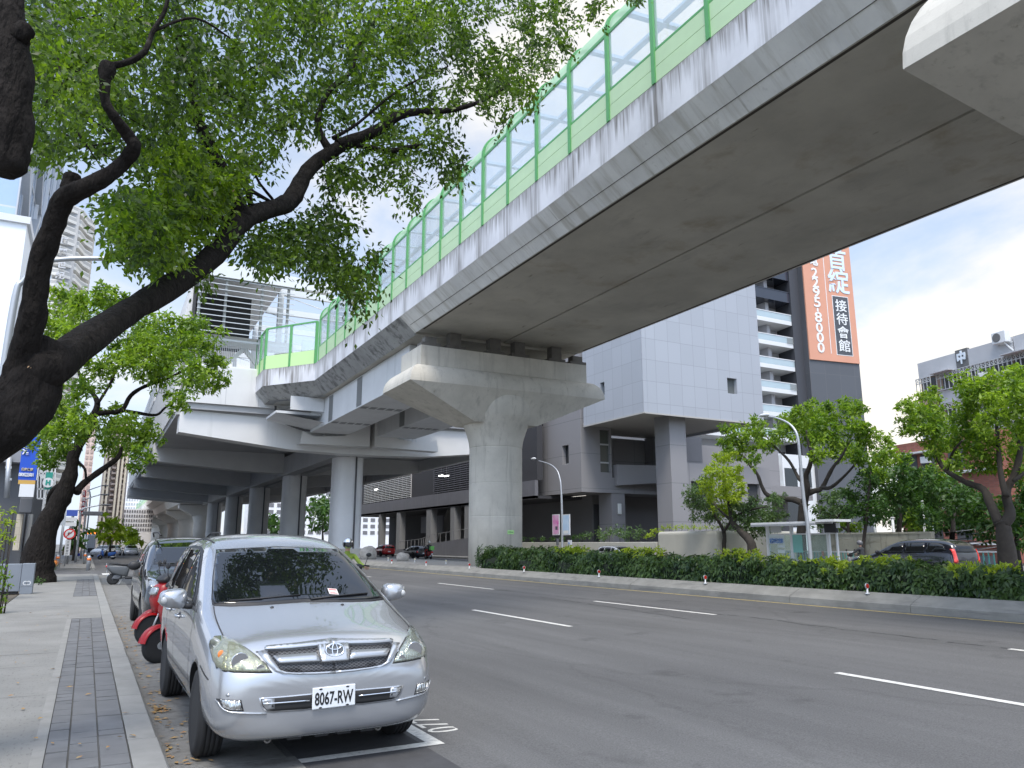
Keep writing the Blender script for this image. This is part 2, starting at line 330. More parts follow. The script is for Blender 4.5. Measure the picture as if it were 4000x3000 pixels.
while y < 45:                                                     # kerb stones, each with a worn top edge
    x1 = .655 + rr.uniform(-.004, .004)
    k.prism([(.425, -.05), (x1, -.05), (x1, KZ - .035), (x1 - .03, KZ + .001), (.425, KZ + .004)], y + .004, y + .996, 'y'); y += 1.0
for i in range(60): k.prism([(.425, -.05), (.655, -.05), (.655, KZ - .035), (.625, KZ), (.425, KZ + .004)], 57 + i + .004, 57 + i + .996, 'y')
tag(k.build('kerb', M_KERB), kind='structure')
gut = MB(); y = -8.0
while y < 45:                                                     # patched concrete gutter in front of the kerb
    gut.box(.66, 1.55 + rr.uniform(-.03, .03) if y < 6.3 or y > 11 else 1.5, y + .006, y + 2.394, -.04, .004 + rr.uniform(0, .003)); y += 2.4
tag(gut.build('gutter', M_GUT), kind='structure')
jn = MB()
for yy in (6.2, 9.4, 12.9, 16.1, 18.52, 22.2, 26.1, 29.8, 33.6, 38.5): jn.add([(-1.61, yy, KZ + .003), (-.21, yy + rr.uniform(-.03, .03), KZ + .003), (-.21, yy + .016, KZ + .003), (-1.61, yy + .014, KZ + .003)], [(0, 1, 2, 3)])
for yy in (18.53, 26.16): jn.add([(-.2, yy, KZ + .003), (.42, yy, KZ + .003), (.42, yy + .015, KZ + .003), (-.2, yy + .015, KZ + .003)], [(0, 1, 2, 3)])
xq, yq = -1.3, 19.2
for i in range(14): x2, y2 = xq + .11, yq + rr.uniform(-.05, .22); jn.add([(xq, yq, KZ + .0035), (x2, y2, KZ + .0035), (x2, y2 + .02, KZ + .0035), (xq, yq + .02, KZ + .0035)], [(0, 1, 2, 3)]); xq, yq = x2, y2
tag(jn.build('pavement_joint', mat('joint_line', (.07, .066, .06), .95)), kind='structure')
# planting strip and frontage left of the pavement
s = MB(); s.box(-3.2, -1.66, 24, 45.2, -.05, KZ - .015); tag(s.build('planting_bed', M_SOIL), kind='structure')
fr = MB(); fr.box(-14, -1.63, -8, 23.9, -.05, KZ - .012); fr.box(-14, -3.22, 24, 45.2, -.05, KZ - .012); fr.box(-14, -1.63, 57, 120, -.05, KZ - .01); tag(fr.build('frontage_paving', mat('frontage', (.25, .245, .235), .9, var=.15, vscale=2)), kind='structure')

# painted markings, lying 4 mm above the asphalt
def mark(name, pts, material=M_PAINT, lift=.005):
    b = MB(); b.add([(x, y, gz(x) + lift) for x, y in pts], [tuple(range(len(pts)))]); return tag(b.build(name, material), kind='structure')
def stripe(x, y0, y1, w, name='lane_marking', material=M_PAINT): return mark(name, [(x - w / 2, y0), (x + w / 2, y0), (x + w / 2, y1), (x - w / 2, y1)], material)
def lane_x(u, v):
    """road point under a pixel"""
    x, y = 8, 8
    for _ in range(8): p = PZ(u, v, gz(x)); x, y = p.x, p.y
    return x, y
for (ua, va, ub, vb) in ((1848, 2383, 2230, 2448), (3260, 2630, 4060, 2762), (2330, 2348, 2785, 2403), (1720, 2278, 1920, 2303), (3955, 2534, 4400, 2592)):
    a, b = lane_x(ua, va), lane_x(ub, vb); xm = (a[0] + b[0]) / 2; stripe(xm, min(a[1], b[1]), max(a[1], b[1]), .11)
xa = lane_x(2000, 2418)[0]
for y0 in (25.9, 35.8, 45.7, 55.6, 65.5): stripe(7.95, y0, y0 + 4, .11)
for y0 in (33.0, 42.6, 52.6, 62.6): stripe(10.95, y0, y0 + 4, .11)
YL = 14.06
stripe(YL, -8, 300, .10, 'edge_line', M_YPAINT)
ck = MB(); rc_ = random.Random(9)
for (ua, va, ub, vb, n, wv) in ((1930, 2303, 3990, 2534, 150, .10), (2100, 2330, 2700, 2420, 40, .06), (1290, 2330, 1500, 2420, 30, .05)):
    a, b = lane_x(ua, va), lane_x(ub, vb); px_ = None; off = 0
    for i in range(n + 1):
        t = i / n; off += rc_.gauss(0, wv * .25); off *= .97; x, y = a[0] + (b[0] - a[0]) * t + off, a[1] + (b[1] - a[1]) * t; w = rc_.uniform(.006, .02)
        if px_ and rc_.random() > .12: ck.add([(px_[0] - w, px_[1], gz(px_[0]) + .004), (px_[0] + w, px_[1], gz(px_[0]) + .004), (x + w, y, gz(x) + .004), (x - w, y, gz(x) + .004)], [(0, 1, 2, 3)])
        px_ = (x, y)
tag(ck.build('asphalt_crack', mat('crack_fill', (.045, .045, .046), .9)), kind='structure')
# parking bay outline and its painted number
c0 = PZ(1716, 2903, 0); cx, cy = c0.x, c0.y
mark('bay_line', [(1.55, cy - .07), (cx + .02, cy - .07), (cx + .02, cy + .05), (1.55, cy + .05)])
mark('bay_line', [(cx - .10, cy + .054), (cx + .02, cy + .054), (cx + .02, cy + 6.3), (cx - .10, cy + 6.3)])
mark('bay_line', [(1.55, cy + 6.304), (cx + .02, cy + 6.304), (cx + .02, cy + 6.40), (1.55, cy + 6.40)])
bay = bpy.data.objects.new('bay_number', text_mesh('077', .46, .001, 1.05)); link(bay); bay.data.materials.append(M_PAINT); tag(bay, kind='structure')
pa, pb = PZ(1765, 2868, 0), PZ(1640, 2806, 0); dirv = (pb - pa)
bay.location = ((pa.x + pb.x) / 2 + .01, (pa.y + pb.y) / 2, .012); bay.rotation_euler = (0, 0, atan2(dirv.y, dirv.x)); bay.scale = (.85, .95, 1)
mark('stop_line', [(.9, 46.2), (1.25, 46.2), (1.25, 49.5), (.9, 49.5)]); mark('crossing_line', [(-1.5, 47.2), (.2, 47.2), (.2, 47.5), (-1.5, 47.5)])
# darker asphalt strip under the parked van
mark('asphalt_strip', [(1.56, 5.2), (2.56, 5.2), (2.56, 12.4), (1.56, 12.4)], mat('dark_asphalt', (.055, .055, .058), .9, var=.2, vscale=6, bump=.4, bscale=80, bdist=.006), .0025)
# median: sloped kerb and soil
mk = MB(); y = -8.0
while y < 200:
    dx = rr.uniform(-.006, .006)
    mk.prism([(14.25 + dx, .2), (14.25 + dx, .42), (14.29 + dx, .45), (14.62, .60), (14.80, .60), (14.80, .2)], y + .006, y + 2.994, 'y'); y += 3
for i in range(70): mk.prism([(20.1, .2), (20.1, .60), (20.3, .60), (20.5, .45), (20.5, .2)], -8 + 3 * i, -8 + 3 * i + 2.99, 'y')
tag(mk.build('median_kerb', mat('median_concrete', (.23, .225, .205), .9, var=.18, vscale=2.0, bump=.3, bscale=40, bdist=.008, stains=[((1, .4, 1.5), 3, .50, .72, (.15, .145, .135), .75), ((.6, .6, 9), 1.2, .55, .7, (.10, .10, .10), .6)])), kind='structure')
md = MB(); md.box(14.81, 20.09, -8, 30.5, .1, .52); tag(md.build('planting_bed', M_SOIL), kind='structure')
md = MB(); md.box(14.81, 20.09, 30.51, 205, .1, .56); tag(md.build('median_paving', mat('cobble_paving', (.30, .29, .27), .9, var=.35, vscale=9, bump=.8, bscale=14, bdist=.04)), kind='structure')
# far pavement
fp = MB(); fp.box(36.7, 43.8, -12, 420, -.05, .15); tag(fp.build('pavement', M_WALK), kind='structure')
# dry leaves swept along the gutter
lf = MB(); r2 = random.Random(11)
for i in range(420):
    t = r2.random(); y = 4.6 + 16 * t * t; x = .70 + abs(r2.gauss(0, .16)); 
    if r2.random() < .22: x = r2.uniform(-1.4, .5); 
    if r2.random() < .12: x, y = .78 + r2.gauss(0, .05), 8.7 + r2.gauss(0, .12)
    s_ = r2.uniform(.02, .042); a = r2.uniform(0, 6.3); z = (.012 if x > .655 else KZ + .010) + r2.uniform(0, .008)
    c, d = cos(a) * s_, sin(a) * s_; h = r2.uniform(.0, .012)
    lf.add([(x - c, y - d, z), (x - d * .45, y + c * .45, z + h), (x + c, y + d, z + .004), (x + d * .45, y - c * .45, z + h * .5)], [(0, 1, 2, 3)])
tag(lf.build('leaf_litter', mat('dry_leaf', (.30, .13, .045), .8, var=.5, vscale=30, col2=(.33, .26, .10))), 'dry brown and yellow leaves scattered along the gutter and pavement', kind='stuff')
# ================================================================ viaduct, piers, noise barriers  (viaduct frame, turned by RO)
M_CONC = mat('viaduct_concrete', (.37, .365, .35), .85, var=.16, vscale=.7, bump=.25, bscale=25, bdist=.01,
             stains=[((1.3, 1.3, .12), 1.3, .50, .66, (.17, .165, .15), .75), ((1, 1, 1), 5, .58, .75, (.24, .235, .22), .5)])
M_SOFF = mat('soffit_concrete', (.50, .475, .415), .9, var=.16, vscale=.45, bump=.2, bscale=20, bdist=.01,
             stains=[((1, 1, 1), .55, .55, .70, (.34, .28, .20), .6), ((1.0, .3, 1), 1.1, .56, .72, (.33, .31, .28), .55), ((1, 1, 1), 4.5, .63, .72, (.34, .32, .29), .5), ((1.2, .25, 1), 3, .66, .70, (.22, .19, .15), .6)])
M_PIER = mat('pier_concrete', (.53, .505, .445), .85, var=.13, vscale=.9, bump=.25, bscale=30, bdist=.008,
             stains=[((1.8, 1.8, .16), 1.5, .53, .70, (.30, .285, .25), .6), ((1, 1, 1), 6, .6, .75, (.30, .29, .26), .5), ((2.2, 2.2, .12), 2.3, .62, .70, (.20, .17, .12), .45)])
def parapet_mat():
    """pale paint with dark runs of dirt that hang from the top edge, thickest below each barrier post"""
    m = bpy.data.materials.new('stained_parapet'); m.use_nodes = True; nt = m.node_tree; N = nt.nodes.new; L = nt.links.new; p = nt.nodes['Principled BSDF']; p.inputs['Roughness'].default_value = .8
    tc = N('ShaderNodeTexCoord'); sep = N('ShaderNodeSeparateXYZ'); L(tc.outputs['Object'], sep.inputs[0])
    def math_(op, a, b=None):
        n = N('ShaderNodeMath'); n.operation = op
        for i, q in enumerate((a, b)):
            if q is None: continue
            if isinstance(q, (int, float)): n.inputs[i].default_value = q
            else: L(q, n.inputs[i])
        return n.outputs[0]
    def noise(sc, scale, det=6, vec=None):
        mp = N('ShaderNodeMapping'); mp.inputs['Scale'].default_value = sc; L(vec or tc.outputs['Object'], mp.inputs[0]); n = N('ShaderNodeTexNoise'); n.inputs['Scale'].default_value = scale; n.inputs['Detail'].default_value = det; n.inputs['Roughness'].default_value = .62; L(mp.outputs[0], n.inputs[0]); return n.outputs[0]
    def mr(v, lo, hi, a=0., b=1.):
        r = N('ShaderNodeMapRange'); L(v, r.inputs[0]); r.inputs[1].default_value = lo; r.inputs[2].default_value = hi; r.inputs[3].default_value = a; r.inputs[4].default_value = b; return r.outputs[0]
    wob = mr(noise((1, 1, .3), .9, 3), .3, .7, -.34, .34)
    ph = math_('FRACT', math_('DIVIDE', math_('ADD', math_('ADD', sep.outputs[1], wob), POST0), POSTD))
    near = mr(math_('ABSOLUTE', math_('SUBTRACT', ph, .5)), .03, .25, 1.25, 0.)           # 1 below a post
    amt = mr(noise((.1, .42, .1), 1.6, 3), .38, .62, .18, 1.0)
    fine = mr(noise((1, 7, .05), 1.7, 7), .36, .60)
    hang = mr(math_('ADD', mr(noise((.3, 4.5, .0), 1.3, 6), .3, .7, -.55, .60), mr(sep.outputs[2], 12.55, 13.7)), .45, .95)
    s1 = math_('MULTIPLY', math_('MULTIPLY', near, amt), mr(fine, 0, 1, .12, 1.))
    s2 = math_('MULTIPLY', hang, mr(fine, 0, 1, .15, .85))
    rim = mr(math_('ADD', sep.outputs[2], mr(noise((1, 6, 1), 2), .3, .7, -.10, .10)), 13.52, 13.72, 0., .75)
    st = math_('MINIMUM', math_('MAXIMUM', math_('MAXIMUM', s1, s2), rim), .92)
    a = N('ShaderNodeMixRGB'); L(mr(noise((1, 1, 1), .8), .3, .7), a.inputs[0]); a.inputs[1].default_value = (.56, .565, .59, 1); a.inputs[2].default_value = (.68, .685, .71, 1)
    c = N('ShaderNodeMixRGB'); L(st, c.inputs[0]); L(a.outputs[0], c.inputs[1]); c.inputs[2].default_value = (.13, .118, .102, 1); L(c.outputs[0], p.inputs['Base Color'])
    b = N('ShaderNodeBump'); b.inputs['Strength'].default_value = .2; b.inputs['Distance'].default_value = .01; L(noise((1, 1, 1), 18), b.inputs['Height']); L(b.outputs[0], p.inputs['Normal']); return m
POSTD, POST0 = 2.122, .0
POST0 = POSTD * .5 - (16.754 % POSTD) + POSTD
M_PARA = parapet_mat()
M_HAUN = mat('haunch_concrete', (.74, .735, .71), .85, var=.14, vscale=.8, bump=.2, bscale=25, bdist=.01,
             stains=[((.15, 1.2, .15), 1.1, .50, .62, (.50, .48, .43), .75), ((.15, 4, .15), 1.5, .55, .66, (.70, .70, .70), .5), ((.2, 2.4, .2), 1.2, .60, .70, (.30, .28, .23), .7), ((1, 1, 1), 4, .60, .70, (.55, .54, .51), .5)])
M_GPOST = mat('green_post', (.10, .33, .11), .4, var=.08, vscale=2)
M_RBLUE = mat('roof_frame', (.46, .53, .58), .5)
M_GPAN = mat('green_panel', (.47, .63, .38), .45, var=.05, vscale=1.2)
M_GROOF = bpy.data.materials.new('green_sheet'); M_GROOF.use_nodes = True
def _gr():
    nt = M_GROOF.node_tree; nt.nodes.clear(); N = nt.nodes.new; L = nt.links.new; o = N('ShaderNodeOutputMaterial'); d = N('ShaderNodeBsdfDiffuse'); t = N('ShaderNodeBsdfTranslucent'); tr = N('ShaderNodeBsdfTransparent')
    d.inputs[0].default_value = (.55, .72, .55, 1); t.inputs[0].default_value = (.55, .8, .58, 1); tr.inputs[0].default_value = (.75, .92, .8, 1)
    a = N('ShaderNodeMixShader'); a.inputs[0].default_value = .5; L(d.outputs[0], a.inputs[1]); L(t.outputs[0], a.inputs[2]); b = N('ShaderNodeMixShader'); b.inputs[0].default_value = .25; L(a.outputs[0], b.inputs[1]); L(tr.outputs[0], b.inputs[2])
    g = N('ShaderNodeBsdfGlossy'); g.inputs[1].default_value = .15; f = N('ShaderNodeValue'); f.outputs[0].default_value = .05; c = N('ShaderNodeMixShader'); L(f.outputs[0], c.inputs[0]); L(b.outputs[0], c.inputs[1]); L(g.outputs[0], c.inputs[2]); L(c.outputs[0], o.inputs[0])
_gr()
M_PANE = glass('barrier_glass', (.90, .94, .96), .24)
DC, SH, PH_ = 17.6, 4.7, 5.5          # deck centre, half soffit, half parapet
ZS, ZB, ZP = 11.78, 12.5, 13.69       # soffit, break, parapet top
def wbuild(b, name, material, parent, **k):
    b.xf(RO); return local(parent, b.build(name, material, parent, **k))

via = thing('viaduct', 'grey concrete twin box girder railway viaduct crossing high above the road', 'viaduct', RO @ Vector((DC, 34.4, 0)))
YA, YB = -14.0, 34.3                  # the near span
for sgn in (-1, 1):
    b = MB(); xo, xi = DC + sgn * SH, DC + sgn * .062
    # hollow trapezoid box, its end chamfered at the pier
    poly = [(xo, ZS), (xi, ZS), (xi, 13.1), (DC + sgn * 5.0, 13.1), (DC + sgn * PH_, ZB)]
    b.prism(poly, YA, YB - .55, 'y'); b.prism([(p[0], max(p[1], ZS) if p[1] > ZS else ZS) for p in poly], YB - .549, YB, 'y')
    wbuild(b, 'box_girder', M_SOFF, via)
    h = MB(); h.prism([(xo - sgn * .02, ZS - .004), (DC + sgn * PH_, ZB), (DC + sgn * (PH_ + .006), ZB), (xo + sgn * .0, ZS - .012)], YA, YB + .25, 'y')
    wbuild(h, 'haunch', M_HAUN, via)
    q = MB(); q.prism([(DC + sgn * (PH_ + .01), ZB - .0), (DC + sgn * (PH_ + .02), ZP), (DC + sgn * (PH_ - .28), ZP), (DC + sgn * (PH_ - .28), ZB + .3)], YA, 51.5, 'y')
    wbuild(q, 'parapet', M_PARA, via)
for sgn in (-1, 1):
    dg_ = MB(); dg_.box(DC + sgn * (SH - .16), DC + sgn * (SH - .07), YA, YB - .6, ZS - .006, ZS + .02); wbuild(dg_, 'drip_groove', mat('groove_dark', (.06, .052, .042), .95) if 'groove_dark' not in bpy.data.materials else bpy.data.materials['groove_dark'], via)  # dark strip along the soffit edge marks the groove
    ln_ = MB(); f_ = .42; ln_.bar((DC + sgn * (PH_ * f_ + SH * (1 - f_) + .012), YA, ZB * f_ + ZS * (1 - f_) - .008), (DC + sgn * (PH_ * f_ + SH * (1 - f_) + .012), YB, ZB * f_ + ZS * (1 - f_) - .008), .012, .012); wbuild(ln_, 'form_line', bpy.data.materials['groove_dark'], via)
sm = MB(); sm.box(DC - .06, DC + .06, YA, YB - .1, ZS + .25, ZS + .3); wbuild(sm, 'joint_gap', mat('joint_black', (.012, .012, .012), .9), via)
# far span: slab with haunched edge, narrower steel boxes under it
b = MB(); b.prism([(DC - SH + .1, 11.72), (DC + SH - .1, 11.72), (DC + PH_, ZB), (DC + PH_ - .3, 13.1), (DC - PH_ + .3, 13.1), (DC - PH_, ZB)], YB + .26, 60, 'y'); wbuild(b, 'deck_slab', M_SOFF, via)
h = MB()
h.prism([(DC - SH + .08, 11.71), (DC - PH_, ZB), (DC - PH_ - .008, ZB), (DC - SH + .07, 11.70)], YB + .26, 52.3, 'y')
wbuild(h, 'haunch', mat('dirty_haunch', (.36, .36, .35), .85, var=.2, vscale=.8, bump=.3, bscale=20, stains=[((1, 1, .25), 2.2, .50, .64, (.10, .10, .095), .8), ((1, .35, 1), 3.2, .6, .7, (.08, .08, .075), .7)]), via)
def widening():
    """the parapet steps outwards to the platform edge just before the station"""
    b = MB(); K = [(12.1, 51.5), (9.33, 55.2), (9.33, 59.5)]; Ks = [(12.92, 52.4), (10.05, 56.3), (10.05, 59.5)]
    T = .28; vs = []; n = len(K)
    for (x, y), (xs, ys) in zip(K, Ks): vs += [(x - .02, y, ZP), (x, y, ZB), (xs, ys, 11.70), (xs + .6, ys + .3, 11.72), (x + T, y + .12, ZP), (x + T, y + .12, ZB + .3)]
    fs = []
    for i in range(n - 1):
        o, p = 6 * i, 6 * i + 6
        fs += [(o, o + 1, p + 1, p), (o + 4, o, p, p + 4), (o + 5, o + 4, p + 4, p + 5)]
    b.add(vs, fs); wbuild(b, 'parapet', M_PARA, via)
    c = MB(); fs = []
    for i in range(n - 1):
        o, p = 6 * i, 6 * i + 6
        fs += [(o + 1, o + 2, p + 2, p + 1), (o + 2, o + 3, p + 3, p + 2), (o + 3, o + 5, p + 5, p + 3)]
    c.add(vs, fs); wbuild(c, 'haunch', bpy.data.materials['dirty_haunch'], via)
    d = MB(); d.add([(12.9, 52.3, 11.73), (10.0, 56.2, 11.73), (10.0, 60, 11.73), (13.2, 60, 11.73)], [(0, 1, 2, 3)]); d.prism([(12.2, 51.6), (9.6, 55.3), (9.6, 60), (12.6, 60)], 12.4, 13.0, 'z'); wbuild(d, 'deck_slab', M_SOFF, via)
widening()
# steel box girders of the far span with grilles
M_STEEL = mat('pale_steel', (.62, .63, .635), .5, var=.08, vscale=.6, stains=[((2, 2, .2), 1.2, .55, .75, (.42, .43, .43), .5)])
M_GRIL = mat('grille', (.24, .25, .25), .6)
for xa, xb in ((13.35, 16.2), (18.5, 21.6)):
    b = MB(); b.box(xa, xb, 36.5, 57.4, 9.75, 11.69); wbuild(b, 'steel_girder', M_STEEL, via)
    for yy in (44.6, 51.2):
        g1 = MB(); [g1.box(xa - .03, xa - .012, yy, yy + 1.0, 9.85 + .06 * i, 9.88 + .06 * i) for i in range(29)]; g1.box(xa - .012, xa - .006, yy, yy + 1.0, 9.82, 11.6)
        wbuild(g1, 'grille', M_GRIL, via)
        g2 = MB(); [g2.box(xa + .12 + .55 * i, xa + .52 + .55 * i, yy + .1, yy + .8, 9.735, 9.745) for i in range(5)]; wbuild(g2, 'grille', M_GRIL, via)

M_BEAR = mat('shaded_bearing', (.16, .15, .135), .9, var=.2, vscale=3)  # dark tone puts the shade of the deck gap into the concrete
def pier(cx, cy, hb, hf, yb, yf, zbt, zbb, zfb, col=True, label=''):
    """hammerhead pier: block, bullnose, tapering underside, flared round shaft"""
    t = thing('viaduct_pier', label, 'pier', RO @ Vector((cx, cy, .4)), -ODEL, 'hammerhead piers under the viaduct'); z0 = .4
    def put(b, name, m=M_PIER, **k): b.xf(Matrix.Translation((-cx, -cy, -z0))); return b.build(name, m, t, **k)
    b = MB(); b.box(cx - hb, cx + hb, cy - yb, cy + yb, zbb, zbt); put(b, 'cap_block', bevel=.03)
    rows = []
    for i in range(11):
        a = pi / 2 * i / 10; ex = (hf - hb) * sin(a); ey = (yf - yb) * sin(a); z = zfb + (zbb - zfb) * cos(a)
        rows.append([(cx - hb - ex, cy - yb - ey, z), (cx + hb + ex, cy - yb - ey, z), (cx + hb + ex, cy + yb + ey, z), (cx - hb - ex, cy + yb + ey, z)])
    n = MB(); n.grid(rows, False, True)
    n.add([rows[0][i] for i in range(4)], [(0, 1, 2, 3)])
    o = put(n, 'bullnose')
    u = MB(); r = 1.15
    lo = [(cx - 1.75, cy - r, zfb - 1.55), (cx + 1.75, cy - r, zfb - 1.55), (cx + 1.75, cy + r, zfb - 1.55), (cx - 1.75, cy + r, zfb - 1.55)]
    u.add(rows[-1] + lo, [(0, 1, 5, 4), (1, 2, 6, 5), (2, 3, 7, 6), (3, 0, 4, 7), (4, 5, 6, 7), (3, 2, 1, 0)]); put(u, 'hammerhead')
    s = MB(); H = zfb
    prof = [(1.32, .3), (1.32, 2.86), (1.32, 2.9), (1.31, 2.915), (1.32, 2.93), (1.32, 2.97), (1.32, 4.46), (1.32, 4.5), (1.31, 4.515), (1.32, 4.53), (1.32, 4.57), (1.32, H - 2.74), (1.32, H - 2.70), (1.305, H - 2.685), (1.325, H - 2.67), (1.33, H - 2.64)] + [(1.33 + .52 * (i / 8) ** 1.6, H - 2.66 + 1.5 * i / 8) for i in range(1, 9)] + [(1.92, H - .6), (1.86, H - .25), (1.5, H - .02)]
    s.lathe(prof, (cx, cy, 0), 40); put(s, 'shaft')
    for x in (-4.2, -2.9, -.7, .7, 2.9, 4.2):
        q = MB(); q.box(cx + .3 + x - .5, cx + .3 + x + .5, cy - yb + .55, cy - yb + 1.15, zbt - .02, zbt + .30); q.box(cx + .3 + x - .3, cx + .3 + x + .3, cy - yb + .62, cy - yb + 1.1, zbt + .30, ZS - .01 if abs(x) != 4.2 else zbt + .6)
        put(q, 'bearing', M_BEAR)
    return t
pier(17.3, 34.4, 4.65, 5.35, 1.35, 1.95, 10.82, 9.85, 8.95, label='round concrete hammerhead pier rising behind the hedge in the median')
pier(17.4, 4.6, 5.35, 7.05, 1.0, 2.0, 11.6, 10.6, 8.8, label='nearest viaduct pier with its bullnosed cap cutting the top right corner')
# small green number plate on the pier
ps = OY(1965, 2070, 33.0); pl = thing('pier_plate', 'small green number plate fixed low on the round pier', 'plate', RO @ Vector((17.45, 33.07, 2.15)), -ODEL)
b = MB(); b.box(-.17, .17, -.012, .012, -.09, .09); b.build('plate', mat('lime_plate', (.45, .75, .30), .5), pl)
text('lettering', 'MB44', .1, mat('plate_ink', (.05, .2, .06), .5), pl, facing((0, -.014, 0), (0, -1, 0)), .002, fit=(.26, .09))

# noise barriers
def barrier(sgn, y0, n, label):
    x = DC + sgn * (PH_ - .02)
    t = thing('noise_barrier', label, 'noise barrier', RO @ Vector((x, y0, ZP)), -ODEL, 'noise barriers on the viaduct')
    s = -sgn; Hs, R = 2.98, .95
    post = MB(); arc = [(s * R * (1 - cos(a)) , Hs + R * sin(a)) for a in [pi / 2 * .82 * i / 8 for i in range(9)]]
    path = [(0, 0)] + [(0, Hs)] + arc[1:]
    for i in range(len(path) - 1):
        (xa, za), (xb, zb) = path[i], path[i + 1]; post.bar((xa, 0, za), (xb, 0, zb), .14, .16, (1, 0, 0))
    pm = post.mesh('post', M_GPOST); xe, ze = path[-1]; rib = MB(); rib.bar((xe, 0, ze), (xe + s * 4.4, 0, ze + .38), .20, .12); ribm = rib.mesh('roof_rib', M_RBLUE)
    pur = MB(); pur.bar((xe + s * 1.5, .07, ze + .13), (xe + s * 1.5, POSTD - .07, ze + .13), .22, .10); purm = pur.mesh('purlin', M_RBLUE); pur = MB(); pur.bar((xe + s * 3.4, .07, ze + .30), (xe + s * 3.4, POSTD - .07, ze + .30), .22, .10); purm2 = pur.mesh('purlin', M_RBLUE)
    lower = MB(); [lower.box(-.035, .035, .06, POSTD - .06, za, zb) for za, zb in ((.02, .47), (.485, .94))]; lm = lower.mesh('lower_panel', M_GPAN)
    pane = MB(); pane.box(-.008, .008, .07, POSTD - .07, 1.03, 2.86); gm = pane.mesh('glass_pane', M_PANE)
    fr = MB(); fr.box(-.03, .03, .06, POSTD - .06, .96, 1.03); fm = fr.mesh('rail', M_GPOST); fr = MB(); fr.box(-.03, .03, .06, POSTD - .06, 2.86, 2.96); fm2 = fr.mesh('rail', M_GPOST)
    roof = MB(); roof.grid([[(px, .06, pz) for px, pz in arc], [(px, POSTD - .06, pz) for px, pz in arc]]); rm = roof.mesh('roof_sheet', M_GROOF)
    for i in range(n + 1):
        yy = POSTD * i
        link(bpy.data.objects.new('post', pm), t).location = (0, yy, 0); link(bpy.data.objects.new('roof_rib', ribm), t).location = (0, yy, 0)
        if i < n:
            for nm, me in (('lower_panel', lm), ('glass_pane', gm), ('rail', fm), ('rail', fm2), ('roof_sheet', rm), ('purlin', purm), ('purlin', purm2)): link(bpy.data.objects.new(nm, me), t).location = (0, yy, 0)
    return t
NBAR = int((51.4 + 10) / POSTD); Y0B = 16.754 - POSTD * 12
barrier(-1, Y0B, 28, 'green and glass noise barrier on the near edge of the viaduct')
barrier(1, Y0B, 28, 'green and glass noise barrier on the far edge of the viaduct')
# straight return of the barrier along the widened deck
t = thing('noise_barrier', 'short square topped green barrier where the deck widens to the station', 'noise barrier', RO @ Vector((12.0, 51.5, ZP)), -ODEL, 'noise barriers on the viaduct')
c0, c1, c2 = Vector((.1, .1, 0)), Vector((-2.6, 3.7, 0)), Vector((-2.6, 7.4, 0))
for a, b_, kk in ((c0, c1, 2), (c1, c2, 2)):
    for i in range(kk):
        p, q = a.lerp(b_, i / kk), a.lerp(b_, (i + 1) / kk); m = MB()
        m.bar(p + Vector((0, 0, 0)), p + Vector((0, 0, 3.0)), .2, .16); m.build('post', M_GPOST, t)
        m = MB(); m.bar(p + Vector((0, 0, .5)), q + Vector((0, 0, .5)), .06, .96); m.build('lower_panel', mat('bright_green', (.50, .70, .33), .5) if 'bright_green' not in bpy.data.materials else bpy.data.materials['bright_green'], t)
        m = MB(); m.bar(p + Vector((0, 0, 2.0)), q + Vector((0, 0, 2.0)), .015, 1.9); m.build('glass_pane', M_PANE, t)
        m = MB(); m.bar(p + Vector((0, 0, 3.0)), q + Vector((0, 0, 3.0)), .1, .1); m.build('rail', M_GPOST, t)
m = MB(); m.bar(c2, c2 + Vector((0, 0, 3)), .14, .14); m.build('post', M_GPOST, t)
# ================================================================ elevated station at the end of the viaduct (viaduct frame)
M_WHITE = mat('white_panel', (.66, .655, .64), .45, var=.05, vscale=.5, stains=[((1.2, 1.2, .08), 1.2, .60, .75, (.45, .45, .43), .45)])
M_WH2 = mat('white_steel', (.64, .66, .66), .45)
M_RIB = mat('grey_steel', (.42, .42, .42), .55, var=.1, vscale=.6)
M_RIBW = mat('pale_rib', (.56, .56, .55), .55, var=.06, vscale=.6)
M_SCOL = mat('station_column', (.70, .70, .70), .5, var=.08, vscale=.5, stains=[((2, 2, .15), 1.2, .58, .75, (.34, .34, .34), .5)])
M_DARK = mat('dark_interior', (.05, .052, .056), .8)
M_PIPE = mat('dark_pipe', (.10, .10, .105), .5)
st = thing('metro_station', 'white elevated station straddling the road on grey columns at the end of the viaduct', 'station', RO @ Vector((17.6, 62, .3)))
CX = 17.6; COLY = (62.0, 81.3, 101.0, 121.4, 143.0)
def put(b, name, m, parent=st, **k):
    b.xf(RO); o = b.build(name, m, parent, **k)
    return local(parent, o) if parent is st else o
def rounded(cx, cy, wx, wy, r, n=6):
    p = []
    for qx, qy, a0 in ((1, 1, 0), (-1, 1, 90), (-1, -1, 180), (1, -1, 270)):
        for i in range(n + 1): a = radians(a0 + 90 * i / n); p.append((cx + qx * (wx / 2 - r) + r * cos(a), cy + qy * (wy / 2 - r) + r * sin(a)))
    return p
for y in COLY:
    b = MB(); pl_ = rounded(CX, y, 2.3, 2.6, .85); n0 = len(pl_)
    b.add([(p[0], p[1], .3) for p in pl_] + [(p[0], p[1], 8.7) for p in pl_], [(i, (i + 1) % n0, (i + 1) % n0 + n0, i + n0) for i in range(n0)], True); c = put(b, 'column', M_SCOL)
    p = MB(); p.tube([(CX + .35, y - 1.36, .3), (CX + .35, y - 1.36, 8.6)], .07, 8); put(p, 'drain_pipe', M_PIPE)
    f = MB(); f.box(CX - 1.6, CX + 1.6, y - 1.8, y + 1.8, .3, 1.25); put(f, 'plinth', M_PIER, bevel=.04)
